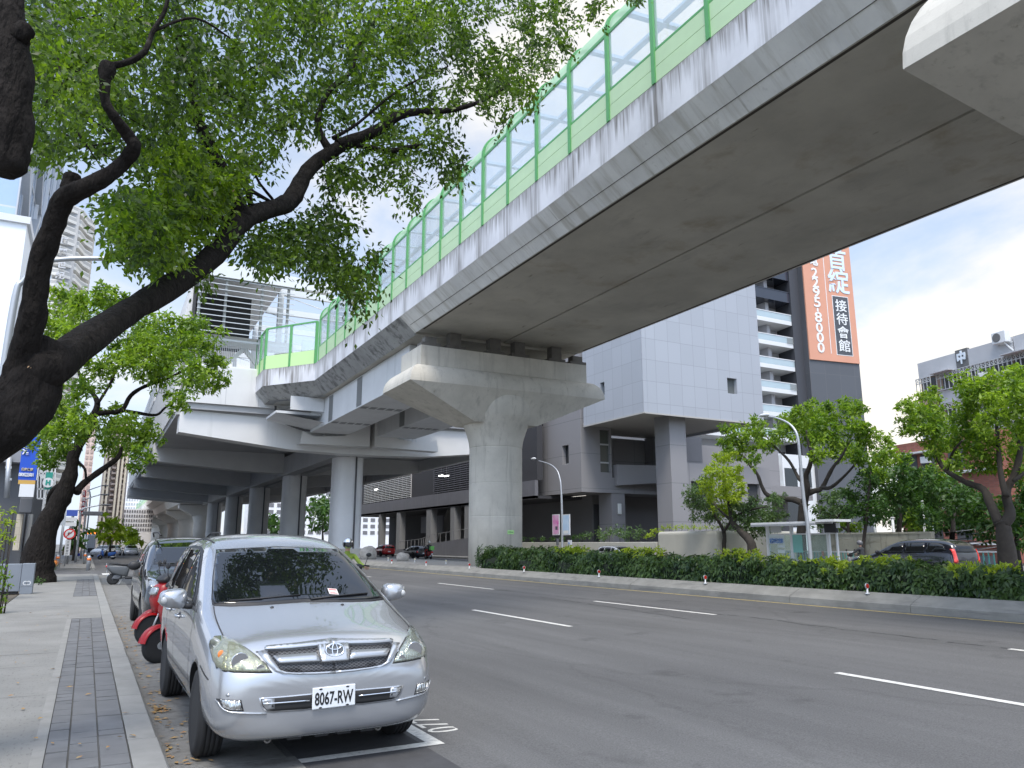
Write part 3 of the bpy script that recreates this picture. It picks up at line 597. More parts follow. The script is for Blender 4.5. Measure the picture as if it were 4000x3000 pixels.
for x0, x1 in ((16.25, 17.3), (17.9, 18.95)):
    b = MB(); b.box(x0, x1, 60.2, 150, 8.45, 10.3); put(b, 'long_girder', M_RIB)
for i, y in enumerate((59.4,) + COLY[1:] + (150,)):
    for sg in (-1, 1):
        XL_ = CX - 13.2 if i == 0 else CX - 13.62
        zb = 9.36
        poly = [(XL_, zb), (12.2, 8.75 if i else 8.55), (16.24, 8.62 if i else 8.45), (16.24, 10.6), (XL_, 11.0)]
        if sg > 0: poly = [(2 * CX - x, z) for x, z in poly]
        b = MB(); b.prism(poly, y - .75, y + .75, 'y'); put(b, 'cantilever', M_WHITE if i == 0 else M_RIBW)
    if i == 0:
        b = MB(); b.box(16.245, 18.955, 58.66, 60.14, 8.46, 10.6); put(b, 'cantilever', M_WHITE)
b = MB(); b.box(4.2, 31.0, 58.7, 151, 10.62, 11.2)
put(b, 'floor_slab', M_RIB)
# concourse box: front panel, side walls
b = MB(); b.box(4.45, 30.8, 58.05, 58.62, 11.46, 14.2)
put(b, 'front_panel', M_WHITE)
pj = MB()
for x in (7.3, 9.6, 12.1): pj.box(x - .012, x + .012, 58.035, 58.05, 11.47, 14.19)
put(pj, 'panel_joint', M_RIB)
b = MB(); b.box(4.5, 30.7, 58.25, 58.7, 11.02, 11.455); put(b, 'soffit_step', M_RIB)
b = MB(); b.add([(4.08, 60.2, 11.02), (4.08, 151, 11.02), (3.95, 151, 16), (3.95, 60.2, 16), (4.4, 60.2, 11.02), (4.4, 151, 11.02), (4.4, 151, 16), (4.4, 60.2, 16)], [(0, 1, 2, 3), (4, 7, 6, 5), (0, 3, 7, 4), (1, 5, 6, 2), (0, 4, 5, 1), (3, 2, 6, 7)])
b.box(31.0, 31.4, 58.9, 151, 9.5, 16); put(b, 'side_wall', M_WHITE)
for j, y0 in enumerate((58.9, 72, 86, 100, 114, 128)):             # tall leaning fins above the side wall, slits between them
    b = MB(); b.add([(3.9, y0, 16.0), (3.9, y0 + 11.6, 16.0), (4.7, y0 + 13.0, 21.6), (4.7, y0, 21.6), (4.4, y0, 16), (4.4, y0 + 11.6, 16), (5.1, y0 + 13, 21.6), (5.1, y0, 21.6)], [(0, 1, 2, 3), (4, 7, 6, 5), (0, 3, 7, 4), (1, 5, 6, 2), (0, 4, 5, 1), (3, 2, 6, 7)]); put(b, 'side_fin', M_WHITE)
# railing zone and trusses behind, louvres, roof
b = MB()
for i in range(56): b.box(4.9 + .13 * i, 4.925 + .13 * i, 58.3, 58.325, 14.2, 16.3)
b.box(4.8, 12.3, 58.27, 58.36, 16.25, 16.4); b.box(4.8, 12.3, 58.27, 58.36, 14.22, 14.36); put(b, 'front_mesh', M_WH2)
for xa, xb in ((5.2, 6.9), (8.6, 6.9), (8.6, 10.3), (12.0, 10.3)):
    b = MB(); b.bar((xa, 60, 16.2), (xb, 60, 14.3), .35, .3); put(b, 'truss_bar', M_WH2)
b = MB(); b.box(4.9, 12.2, 59.7, 60.3, 16.2, 17.0); put(b, 'truss_bar', M_WHITE)
lm = MB(); lm.add([(4.85, 57.75, 0), (11.75, 57.75, 0), (11.75, 58.2, .12), (4.85, 58.2, .12), (4.85, 57.75, -.06), (11.75, 57.75, -.06), (11.75, 58.2, .06), (4.85, 58.2, .06)], [(0, 1, 2, 3), (7, 6, 5, 4), (0, 4, 5, 1), (1, 5, 6, 2), (2, 6, 7, 3), (3, 7, 4, 0)])
lm.xf(RO); lme = lm.mesh('louvre', mat('louvre', (.50, .52, .52), .4, metal=.2))
for i in range(11):
    o = bpy.data.objects.new('louvre', lme); link(o, st); local(st, o); o.location = (0, 0, 16.75 + .405 * i)
for x in (5.0, 6.8, 9.4, 11.35):
    b = MB(); b.box(x - .09, x + .09, 58.22, 58.42, 16.4, 20.9); put(b, 'mullion', M_WH2)
b = MB(); b.box(4.8, 9.2, 62, 62.2, 16.4, 20.9); b.box(4.6, 4.8, 58.5, 75, 16.4, 20.9); put(b, 'rear_screen', M_DARK)
b = MB(); b.add([(4.6, 57.6, 20.9), (31, 57.6, 20.9), (31, 57.6, 21.9), (5.6, 57.6, 22.1), (4.6, 150, 20.9), (31, 150, 20.9), (31, 150, 21.9), (5.6, 150, 22.1)], [(0, 1, 2, 3), (7, 6, 5, 4), (0, 3, 7, 4), (1, 5, 6, 2)])
rb = MB(); rb.add([(4.6, 57.6, 20.9), (14.2, 57.6, 20.85), (15.4, 57.6, 21.5), (5.6, 57.6, 22.1), (4.6, 58.3, 20.9), (14.2, 58.3, 20.85), (15.4, 58.3, 21.5), (5.6, 58.3, 22.1)], [(0, 1, 2, 3), (7, 6, 5, 4), (0, 3, 7, 4), (1, 5, 6, 2), (0, 4, 5, 1), (3, 2, 6, 7)]); put(rb, 'roof_fascia', M_WH2)
b = MB(); b.box(4.7, 11.0, 58.31, 150, 21.2, 21.7); put(b, 'roof_sheet', M_WHITE)
b = MB(); b.box(24.2, 30.6, 58.31, 150, 21.2, 21.7); put(b, 'roof_sheet', M_WHITE)
for y in (60.5, 66, 72, 78, 84):
    b = MB(); b.bar((11, y, 21.3), (24.2, y, 21.3), .3, .5); put(b, 'roof_beam', M_WH2)
    b = MB(); b.bar((11.2, y, 21.1), (17.6, y, 19.6), .07); b.bar((24, y, 21.1), (17.6, y, 19.6), .07); put(b, 'roof_tie', M_WH2)
for x in (11.2, 24.0):
    for y in (60.5, 72, 84): b = MB(); b.box(x - .2, x + .2, y - .2, y + .2, 11.2, 21.2); put(b, 'platform_post', M_WH2)
b = MB(); b.box(13.0, 22.2, 60.2, 60.4, 14.2, 17.5); put(b, 'platform_screen', glass('screen_glass', (.85, .92, .92), .35), st)
# cable troughs and pipe hung below the deck end
def trough(x0, x1, flip):
    y0 = 57.2; b = MB(); X = (lambda x: 2 * CX + 1.0 - x) if flip else (lambda x: x)
    poly = [(X(12.6), 8.85), (X(17.9), 8.95), (X(17.9), 10.9), (X(16.8), 10.9), (X(16.8), 10.1), (X(15.9), 9.62), (X(13.6), 9.45), (X(12.75), 9.8)]
    b.prism(poly, y0, y0 + .08, 'y'); b.prism([(X(12.6), 8.85), (X(17.9), 8.95), (X(17.9), 9.0), (X(12.6), 8.9)], y0 + .08, y0 + 1.2, 'y'); b.box(min(X(17.2), X(17.9)), max(X(17.2), X(17.9)), y0 + .081, y0 + 1.2, 9.0, 10.9); put(b, 'cable_trough', M_WHITE)
    for i in range(7):
        x = X(14.4 + .34 * i); r = MB(); r.box(x - .035, x + .035, y0 + .2, y0 + .27, 9.3, 10.3); put(r, 'trough_bar', M_WH2)
trough(12.6, 17.9, False); trough(18.7, 24, True)
b = MB(); b.tube([(10.8, 57.8, 11.6), (10.8, 57.8, 10.7), (10.95, 57.75, 10.55), (12.4, 57.6, 10.05), (13.0, 57.5, 9.9), (17.5, 57.5, 9.95)], .08, 8); put(b, 'drain_pipe', M_PIPE)
b = MB(); b.box(10.2, 13.34, 54.3, 57.9, 10.55, 10.72); b.box(11.0, 13.33, 53.5, 53.62, 10.72, 11.68)
b.add([(10.2, 54.3, 10.55), (13.3, 53.2, 9.95), (13.3, 57.9, 9.95), (10.2, 57.9, 10.5)], [(0, 1, 2, 3)]); put(b, 'service_canopy', M_STEEL)

# viaduct going on beyond the station, with its piers
via2 = thing('viaduct', 'far stretch of viaduct continuing beyond the station towards the city', 'viaduct', RO @ Vector((CX, 190, 0)))
YB2 = 330; M_PALE = mat('pale_concrete', (.58, .57, .54), .85, var=.1, vscale=.5, stains=[((.2, 1.2, .1), 1.5, .6, .7, (.35, .34, .32), .6)])
for sgn in (-1, 1):
    b = MB(); b.prism([(CX + sgn * 4.5, 9.0), (CX, 9.0), (CX, 11.0), (CX + sgn * 5.2, 11.0)], 152, YB2, 'y'); wbuild(b, 'box_girder', M_PALE, via2)
    b = MB(); b.prism([(CX + sgn * 5.25, 10.6), (CX + sgn * 6.6, 11.6), (CX + sgn * 6.6, 12.8), (CX + sgn * 6.3, 12.8), (CX + sgn * 6.3, 11.7), (CX + sgn * 5.25, 11.01)], 152, YB2, 'y'); wbuild(b, 'parapet', M_PALE, via2)
for sgn in (-1, 1):
    t = thing('noise_barrier', 'distant pale green noise barrier on the %s edge of the far viaduct stretch' % ('left' if sgn < 0 else 'right'), 'noise barrier', RO @ Vector((CX + sgn * 6.45, 152, 12.8)), -ODEL, 'noise barriers on the viaduct')
    for i in range(36):
        b = MB(); b.box(-.03, .03, 5 * i + .1, 5 * i + 4.9, 0, .9); b.build('lower_panel', M_GPAN, t)
        b = MB(); b.box(-.05, .05, 5 * i - .08, 5 * i + .08, 0, 2.2); b.build('post', M_GPOST, t)
for y in (160, 190, 220, 250, 290):
    t = thing('viaduct_pier', 'concrete pier of the far viaduct stretch, about %d metres up the road' % y, 'pier', RO @ Vector((CX, y, .3)), -ODEL, 'piers of the far viaduct')
    b = MB(); b.prism([(-4.4, 8.6), (4.4, 8.6), (4.4, 7.9), (2.0, 6.6), (-2.0, 6.6), (-4.4, 7.9)], -1.4, 1.4, 'y'); b.build('cap_block', M_PALE, t)
    b = MB(); b.lathe([(1.5, 0), (1.5, 5.2), (1.9, 6.7)], n=24); b.build('shaft', M_PALE, t)

# dark entrance building of the station on the far pavement
XE = 42.0
en = thing('station_entrance', 'dark grey station entrance block with louvred upper storey under the viaduct', 'entrance building', (XE + 4, 74, .15))
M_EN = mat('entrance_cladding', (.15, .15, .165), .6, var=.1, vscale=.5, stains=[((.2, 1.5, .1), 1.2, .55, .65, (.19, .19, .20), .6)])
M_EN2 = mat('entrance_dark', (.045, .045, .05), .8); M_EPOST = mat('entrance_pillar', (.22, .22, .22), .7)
pa = PX(1431, 2026, XE); pb = PX(1840, 1972, XE); pt = PX(1431, 1978, XE)
def ent(b, name, m): return local(en, b.build(name, m, en))
zb_ = pb.z; zt_ = pt.z; y0, y1 = pb.y - 16, pa.y + 8
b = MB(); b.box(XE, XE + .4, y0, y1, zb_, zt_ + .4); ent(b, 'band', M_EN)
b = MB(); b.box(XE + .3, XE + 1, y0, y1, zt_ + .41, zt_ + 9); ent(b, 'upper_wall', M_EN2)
lv = PX(1437, 1895, XE)
for ya, yb_, m in ((PX(1600, 1950, XE).y, y1 - 6, 'louvre_panel'), (PX(1840, 1950, XE).y, PX(1690, 1950, XE).y, 'louvre_panel')):
    b = MB(); n = 14
    for i in range(n): b.box(XE + .02, XE + .2, ya, yb_, zt_ + .55 + .28 * i, zt_ + .65 + .28 * i)
    k = int((yb_ - ya) / 1.9)
    for i in range(k + 1): b.box(XE + .2, XE + .26, ya + 1.9 * i, ya + 1.9 * i + .08, zt_ + .41, zt_ + 4.5)
    ent(b, m, M_WHITE if yb_ == y1 - 6 else M_EN)
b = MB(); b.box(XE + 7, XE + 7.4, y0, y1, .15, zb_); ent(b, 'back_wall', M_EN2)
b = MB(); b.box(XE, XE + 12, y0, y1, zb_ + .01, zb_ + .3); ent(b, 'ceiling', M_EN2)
for u, w in ((1480, 1.0), (1553, 1.5), (1672, 1.7), (1765, 1.3), (1820, 1.2)):
    p = PX(u, 2080, XE); b = MB(); b.box(XE + .05, XE + 1.0, p.y - w / 2, p.y + w / 2, .15, zb_); ent(b, 'pillar', M_EPOST)
b = MB(); b.box(XE + 2.2, XE + 2.4, PX(1672, 2080, XE).y, PX(1590, 2080, XE).y, 3.2, 5.6); ent(b, 'hanging_panel', mat('entrance_panel', (.13, .135, .155), .6))
b = MB(); q0, q1 = PX(1725, 2120, XE + 3), PX(1750, 2120, XE + 3); b.bar((XE + 3, q0.y + 2.0, .3), (XE + 3, q1.y - 1, zb_), 1.2, .25); ent(b, 'stair', M_EPOST)
# retaining ramp wall with railing in front
rw = thing('ramp_wall', 'dark ramp wall with upright railing posts leading to the station entrance', 'wall', (XE - 1.6, 80, .15))
pr = [PX(u, v, XE - 1.6) for u, v in ((1550, 2147), (1640, 2138), (1690, 2122), (1840, 2100))]
b = MB(); pts = [(p.y, p.z) for p in pr]; pts = [(pts[0][0] + 2, .5)] + pts + [(pts[-1][0], .1), (pts[0][0] + 2, .1)]
b.prism(pts, XE - 1.75, XE - 1.45, 'x'); local(rw, b.build('wall', M_EN, rw))
for i in range(20):
    f = i / 19 * 3; k_ = min(int(f), 2); p = pr[k_].lerp(pr[k_ + 1], f - k_); m = MB(); m.box(p.x - .03, p.x + .03, p.y - .04, p.y + .04, p.z, p.z + 1.15); local(rw, m.build('railing_post', mat('rail_grey', (.2, .2, .2), .5) if 'rail_grey' not in bpy.data.materials else bpy.data.materials['rail_grey'], rw))
m = MB(); m.tube([p + Vector((0, 0, 1.12)) for p in pr], .03, 6); local(rw, m.build('handrail', bpy.data.materials['rail_grey'], rw))
# two lit lamps under the station soffit
M_LAMP = mat('lit_tube', (1, 1, .95), .4, emit=6)
for u, v in ((1723, 1858), (1744, 1859), (1469, 1912)):
    p = PX(u, v, 38.0); t = thing('ceiling_lamp', {1723: 'left of the pair of lit lamps in the dark under the station', 1744: 'right of the pair of lit lamps in the dark under the station', 1469: 'single lit lamp in front of the pale louvres'}[u], 'lamp', (p.x, p.y, p.z), 0, 'lit lamps under the station')
    m = MB(); m.box(-.12, .12, -.45, .45, -.05, .03); m.build('diffuser', M_LAMP, t); m = MB(); m.box(-.16, .16, -.5, .5, .031, .12); m.build('housing', M_EN, t); m = MB(); m.box(-.02, .02, -.02, .02, .12, 3); m.build('stem', M_EN, t)
# ================================================================ buildings on the far side of the road
def tilemat(name, col, w, h, line=(.25, .26, .28), lw=.03, rough=.35, var=.04, metal=0.0, off=(0, 0)):
    m = bpy.data.materials.new(name); m.use_nodes = True; nt = m.node_tree; N = nt.nodes.new; L = nt.links.new; p = nt.nodes['Principled BSDF']; p.inputs['Roughness'].default_value = rough; p.inputs['Metallic'].default_value = metal
    tc = N('ShaderNodeTexCoord'); s = N('ShaderNodeSeparateXYZ'); L(tc.outputs['Object'], s.inputs[0])
    def M_(op, a, b=None):
        n = N('ShaderNodeMath'); n.operation = op
        for i, q in enumerate((a, b)):
            if q is None: continue
            if isinstance(q, (int, float)): n.inputs[i].default_value = q
            else: L(q, n.inputs[i])
        return n.outputs[0]
    hx = M_('DIVIDE', M_('ADD', M_('ADD', s.outputs[0], s.outputs[1]), off[0]), w); hz = M_('DIVIDE', M_('ADD', s.outputs[2], off[1]), h)
    ln = M_('MAXIMUM', M_('LESS_THAN', M_('FRACT', hx), lw / w), M_('LESS_THAN', M_('FRACT', hz), lw / h))
    c = N('ShaderNodeCombineXYZ'); L(M_('FLOOR', hx), c.inputs[0]); L(M_('FLOOR', hz), c.inputs[1]); wn = N('ShaderNodeTexWhiteNoise'); wn.noise_dimensions = '2D'; L(c.outputs[0], wn.inputs['Vector'])
    a = N('ShaderNodeMixRGB'); L(wn.outputs['Value'], a.inputs[0]); a.inputs[1].default_value = tuple(q * (1 - var) for q in col) + (1,); a.inputs[2].default_value = tuple(min(1, q * (1 + var)) for q in col) + (1,)
    b = N('ShaderNodeMixRGB'); L(ln, b.inputs[0]); L(a.outputs[0], b.inputs[1]); b.inputs[2].default_value = (*line, 1); L(b.outputs[0], p.inputs['Base Color']); return m
M_GREY = tilemat('grey_render', (.25, .245, .252), 9.0, 3.6, (.15, .15, .16), .05, .75, .02)
M_BLUE = tilemat('blue_panels', (.36, .38, .415), 1.55, 2.05, (.27, .285, .31), .045, .4, .035)
M_BSOF = mat('soffit_panel', (.40, .385, .36), .7)
M_WIN = mat('window_glass', (.02, .025, .03), .05, spec=.8)
M_WBACK = mat('dim_room', (.10, .11, .11), .8)
M_FRAME = mat('window_frame', (.45, .46, .47), .4)
XG = 44.0
gb = thing('office_building', 'grey building with a pale blue panelled box jutting out on tall square columns', 'building', (XG, 75, 0))
def gput(b, name, m, par=gb, **k):
    o = b.build(name, m, par, **k); return local(gb, o) if par is gb else o
gc = PX(2272, 1921, XG); bc = PX(2523, 1612, XG); bl = PX(2288, 1664, XG)
YGc, ZOV = gc.y, gc.z; YBc, ZBB = bc.y, (bc.z + bl.z) / 2; YBl = bl.y
XR = PY(2984, 1645, YBc).x
print('GREY', gc, 'BLUE', bc, bl, XR)
ZT = min(PX(2420, 980, XG).z, PX(1720, 1090, XG).z, PX(2060, 900, XG).z)
# grey block with sunk windows on the road side
def sunk(face_x, y0, y1, z0, z1, wins, name, m, thick=.6):
    """wall in plane X=face_x with rectangular openings (yA,yB,zA,zB)"""
    ys = sorted({y0, y1, *[w[0] for w in wins], *[w[1] for w in wins]}); zs = sorted({z0, z1, *[w[2] for w in wins], *[w[3] for w in wins]}); b = MB()
    for i in range(len(ys) - 1):
        for j in range(len(zs) - 1):
            cy, cz = (ys[i] + ys[i + 1]) / 2, (zs[j] + zs[j + 1]) / 2
            if not any(w[0] < cy < w[1] and w[2] < cz < w[3] for w in wins): b.box(face_x, face_x + thick, ys[i], ys[i + 1], zs[j], zs[j + 1])
    return gput(b, name, m)
def pxr(u0, v0, u1, v1, X=XG):
    a, c = PX(u0, v0, X), PX(u1, v1, X); return (min(a.y, c.y), max(a.y, c.y), min(a.z, c.z), max(a.z, c.z))
wA, wB = pxr(2196, 1742, 2222, 1812), pxr(2055, 1640, 2122, 1664)
sunk(XG, YGc, YGc + 40, ZOV, ZT, [wA, wB], 'wall', M_GREY)
for w in (wA, wB):
    b = MB(); b.box(XG + .45, XG + .5, w[0], w[1], w[2], w[3]); f = gput(b, 'window', M_WIN)
    b = MB(); b.box(XG + .38, XG + .44, w[0], w[1], w[2], w[2] + .12); b.box(XG + .38, XG + .44, w[0], w[0] + .1, w[2] + .12, w[3]); gput(b, 'window_frame', M_FRAME)
def P(u, v, Y): return PY(u, v, Y)
Xa = P(2390, 1800, YGc).x; X6 = P(2594, 1934, YGc).x; zlo = ZOV
zw0, zw1 = P(2365, 1845, YGc).z, P(2365, 1680, YGc).z; xw0, xw1 = P(2344, 1760, YGc).x, P(2382, 1760, YGc).x
b = MB(); b.box(XG + .01, xw0, YGc - .01, YGc + .6, ZOV, ZT); b.box(xw1, Xa, YGc - .01, YGc + .6, ZOV, ZT); b.box(xw0, xw1, YGc - .01, YGc + .6, ZOV, zw0); b.box(xw0, xw1, YGc - .01, YGc + .6, zw1, ZT); gput(b, 'wall', M_GREY)
b = MB(); b.box(xw0, xw1, YGc + .3, YGc + .35, zw0, zw1); gput(b, 'window', mat('slot_glass', (.10, .11, .10), .15))  # slot window in a slightly paler glass tone
b = MB()
for z in (zw0 + (zw1 - zw0) * .23, zw0 + (zw1 - zw0) * .66): b.box(xw0, xw1, YGc + .2, YGc + .29, z - .08, z + .08)
b.box(xw0, xw0 + .12, YGc + .2, YGc + .29, zw0, zw1); gput(b, 'window_frame', M_FRAME)
XE2 = 78.0
b = MB(); b.box(Xa, XE2, YGc + 5, YGc + 5.5, ZOV + .3, ZBB); gput(b, 'recess_wall', M_GREY)
b = MB(); b.box(Xa - .4, Xa - .01, YGc + .6, YGc + 5, ZOV + .3, ZBB); gput(b, 'recess_wall', M_GREY)
zb1, zb0 = P(2600, 1826, YGc - .5).z, P(2600, 1886, YGc - .5).z
b = MB(); b.add([(Xa + .3, YGc - .5, zb0 - .5), (X6 + 3, YGc - 3.5, zb0 + .2), (X6 + 3, YGc - 3.5, zb1), (Xa + .3, YGc - .5, zb1), (Xa + .3, YGc + .6, zb0 - .5), (X6 + 3, YGc + .6, zb0 + .2), (X6 + 3, YGc + .6, zb1), (Xa + .3, YGc + .6, zb1)], [(0, 1, 2, 3), (7, 6, 5, 4), (0, 4, 5, 1), (3, 2, 6, 7), (0, 3, 7, 4), (1, 5, 6, 2)]); gput(b, 'sloping_beam', M_GREY)
b = MB(); b.box(Xa - .01, XE2, YGc + .02, YGc + 5, ZOV, ZOV + 1.6); b.box(XG + .05, Xa - .02, YGc + .62, YGc + 30, ZOV + .02, ZOV + .3); gput(b, 'lower_slab', M_GREY)
# ground storey, set back and dark
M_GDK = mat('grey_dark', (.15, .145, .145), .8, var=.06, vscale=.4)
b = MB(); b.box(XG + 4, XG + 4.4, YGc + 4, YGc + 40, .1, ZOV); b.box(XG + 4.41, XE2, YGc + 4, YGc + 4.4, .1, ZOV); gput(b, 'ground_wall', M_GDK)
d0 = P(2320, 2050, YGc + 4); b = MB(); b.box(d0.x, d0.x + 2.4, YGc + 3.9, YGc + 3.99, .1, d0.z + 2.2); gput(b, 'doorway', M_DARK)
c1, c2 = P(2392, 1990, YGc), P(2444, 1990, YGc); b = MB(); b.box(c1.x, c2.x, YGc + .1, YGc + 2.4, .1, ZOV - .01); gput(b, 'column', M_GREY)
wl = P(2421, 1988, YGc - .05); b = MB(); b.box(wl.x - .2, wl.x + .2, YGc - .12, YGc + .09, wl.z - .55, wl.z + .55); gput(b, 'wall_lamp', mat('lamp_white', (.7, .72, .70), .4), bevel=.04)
# blue box
wC, wD = pxr(2352, 1497, 2370, 1542), None
sunk(XG - .25, YBc, YBl, ZBB, ZT, [wC], 'blue_cladding', M_BLUE, .5)
b = MB(); b.box(XG + .2, XG + .24, wC[0], wC[1], wC[2], wC[3]); gput(b, 'window', M_WBACK)
q0, q1 = P(2843, 1536, YBc), P(2877, 1480, YBc); b = MB()
for x0, x1, z0, z1 in ((XG + .26, q0.x, ZBB, ZT), (q1.x, XR, ZBB, ZT), (q0.x, q1.x, ZBB, q0.z), (q0.x, q1.x, q1.z, ZT)): b.box(x0, x1, YBc - .01, YBc + .5, z0, z1)
gput(b, 'blue_cladding', M_BLUE)
b = MB(); b.box(q0.x, q1.x, YBc + .4, YBc + .45, q0.z, q1.z); gput(b, 'window', M_WBACK)
b = MB(); b.box(XR - .4, XR, YBc + .51, YGc + 20, ZBB, ZT); gput(b, 'blue_cladding', M_BLUE)
b = MB(); b.box(XG + .3, XR - .45, YBc + .55, YGc + 5, ZBB + .25, ZBB + .5); b.box(XG - .2, XR + .1, YBc - .08, YBc - .02, ZBB - .12, ZBB + .02); b.box(XG - .33, XG - .26, YBc - .08, YBl, ZBB - .12, ZBB + .02); gput(b, 'soffit', M_BSOF)
# tall columns under the box
k0, k1 = P(2622, 1850, YBc + 1.2), P(2686, 1850, YBc + 1.2); kd = k1.x - k0.x
b = MB(); b.box(k0.x, k1.x, YBc + 1.2, YBc + 1.2 + kd * 1.1, .1, ZBB + .24); gput(b, 'column', M_GREY)
m0 = P(2742, 1750, YGc + 1); b = MB(); b.box(m0.x - 5.2, m0.x, YGc + 1, YGc + 4.9, ZOV + 1.7, ZBB + .2); gput(b, 'rear_wall', M_GREY)
# lower grey wall to the right of the column, with dark openings
zwt = P(2760, 1812, YBc + 2).z; xr2 = P(3010, 1900, YBc + 2).x; b = MB()
ops = [(P(u0, 1900, YBc + 2).x, P(u1, 1900, YBc + 2).x) for u0, u1 in ((2700, 2790), (2920, 2968))]; zo0, zo1 = P(2740, 1985, YBc + 2).z, P(2740, 1880, YBc + 2).z
xs = [k1.x + .02, ops[0][0], ops[0][1], ops[1][0], ops[1][1], xr2]
for i in range(5):
    if i in (1, 3): b.box(xs[i], xs[i + 1], YBc + 2, YBc + 2.6, .1, zo0); b.box(xs[i], xs[i + 1], YBc + 2, YBc + 2.6, zo1, zwt)
    else: b.box(xs[i], xs[i + 1], YBc + 2, YBc + 2.6, .1, zwt)
gput(b, 'low_wall', M_GREY)
for a, c in ops: b = MB(); b.box(a, c, YBc + 2.4, YBc + 2.45, zo0, zo1); gput(b, 'opening', M_DARK)

# apartment tower with balconies and its big billboard
class Wall:
    """vertical plane through p0 running along azimuth az; local x along it, y away from the viewer"""
    def __init__(s, p0, az): s.p = Vector((p0.x, p0.y, 0)); s.d = Vector((sin(az), cos(az), 0)); s.rz = atan2(s.d.y, s.d.x); s.n = Vector((-s.d.y, s.d.x, 0))
    def hit(s, u, v, dep=0.0):
        r = Vector(ray(u, v)); p = s.p + s.n * dep; t = (p - Vector((0, 0, 0))).dot(s.n) / r.dot(s.n); q = r * t; return ((q - s.p).dot(s.d), q.z + CAMH)
YT = 92.0
tw = thing('apartment_tower', 'grey and white apartment tower of stacked balconies behind the blue building', 'building', (PY(2990, 1500, YT).x, YT, 0))
W = Wall(PY(2990, 1500, YT), pi / 2)
M_TWALL = mat('tower_wall', (.40, .40, .42), .7); M_TWHITE = mat('tower_white', (.66, .67, .67), .6); M_TDARK = tilemat('tower_dark', (.085, .09, .10), 3.2, 7.6, (.12, .12, .125), .06, .5, .05)
M_BGLASS = glass('balcony_glass', (.62, .74, .78), .62, .05, .12); M_BDARK = mat('dark_glass', (.035, .04, .055), .1, spec=.7)
sx = lambda u, v: W.hit(u, v)[0]; sz = lambda u, v: W.hit(u, v)[1]
xL, xRt = sx(2700, 1700), sx(3118, 1270)
xw = sx(3085, 1300)                          # recess ends, plain wall begins
z_ref = sz(3060, 1262); z_ref2 = sz(3065, 1350); FH = z_ref - z_ref2
print('floor', FH, xL, xRt, xw)
b = MB(); b.box(xL, xw, 2.6, 3.0, 0, 75); b.box(xL - .3, xL, 0, 3, 0, 75); b.box(xw, xRt, 0, .5, 0, 75); b.box(xw, xw + .3, .5, 2.6, 0, 75); b.build('wall', M_TWALL, tw)
nfl = int(74 / FH); base = z_ref - FH * int(z_ref / FH)
for i in range(nfl):
    z = base + FH * i
    dark = z > z_ref + .5 * FH
    if z < 5: continue
    b = MB(); b.box(xL, xw if dark else xRt + .5, -1.3, 2.6, z - .75, z - .02 if not dark else z - .3); f = b.build('balcony', M_BDARK if dark else M_TWHITE, tw)
    b = MB(); b.box(xL, xw if dark else xRt + .3, -1.28, -1.22, z if not dark else z - .29, z + 1.05); b.build('balustrade', M_BDARK if dark else M_BGLASS, f)
    b = MB(); b.box(xL, xw if dark else xRt + .45, -1.34, -1.2, z + 1.06, z + 1.2); b.build('handrail', M_BDARK if dark else M_TWHITE, f)
    if i % 2 == 0 and not dark:
        b = MB(); [b.box(xw - 2.3 + .28 * k, xw - 2.2 + .28 * k, -1.42, -1.35, z + .1, z + 1.0) for k in range(9)]; b.box(xw - 2.4, xw + 2.2, -1.45, -1.42, z + .05, z + .14); b.build('grille', mat('metal_grille', (.30, .31, .31), .5) if 'metal_grille' not in bpy.data.materials else bpy.data.materials['metal_grille'], f)
    if z > 8:
        b = MB(); b.box(xw - 1.9, xw - .6, 2.5, 2.59, z + .1, z + 2.1); b.build('window', M_WIN, tw)
        b = MB(); b.box(xw - 4.4, xw - 3.8, 2.5, 2.59, z + .2, z + 2.0); b.build('window', M_WIN, tw)
        b = MB(); b.box(xw - 5.4, xw - 4.6, .2, 2.58, z - .01, z + FH - .8); b.build('pier_strip', M_TWALL, tw)
        for k in range(1, 5):
            b = MB(); x = xL + (xw - xL) * k / 5 - 4.7; b.box(x, x + 1.6, 2.5, 2.59, z + .2, z + 2.1); b.build('window', M_WIN, tw)
# lower white frame with black windows, right of the grey building
lx0, lx1 = sx(3018, 1850), sx(3200, 1850); zz0, zz1 = sz(3100, 2130), sz(3100, 1785)
b = MB(); b.box(lx0, lx1, -2.2, -1.5, 0, zz1); b.build('white_base', M_TWHITE, tw)
for (u0, v0, u1, v1) in ((3028, 1835, 3070, 1905), (3040, 1950, 3110, 2060), (3085, 1835, 3125, 1905)):
    a, c = W.hit(u0, v1), W.hit(u1, v0); b = MB(); b.box(a[0], c[0], -2.27, -2.21, a[1], c[1]); b.build('window', M_WIN, tw)
# dark slab and the billboard, turned a little away
W2 = Wall(PY(3152, 1300, YT - 3.0), radians(99)); zb_bot = W2.hit(3163, 1404)[1]
xd0 = W2.hit(3112, 1200)[0]; xr0 = W2.hit(3356, 1416)[0]
tb = thing('apartment_tower', 'dark grey windowless tower slab that carries the orange billboard', 'building', (W2.p.x, W2.p.y, 0), W2.rz)
b = MB(); b.box(.0, xr0, 0, 12, 0, 78); b.build('wall', M_TDARK, tb)
b = MB(); b.box(-1.9, -.01, 1.2, 10, 0, 78); b.build('side_wall', mat('tower_side', (.05, .053, .062), .6), tb)
bb = thing('billboard', 'tall orange billboard with white and black Chinese lettering and a phone number', 'billboard', (W2.p.x, W2.p.y, zb_bot), W2.rz)
zr = 42.0; b = MB(); b.box(.05, xr0 - .1, -.25, -.02, 0, zr); b.build('panel', mat('orange_board', (.60, .29, .19), .6, var=.05, vscale=.3), bb)
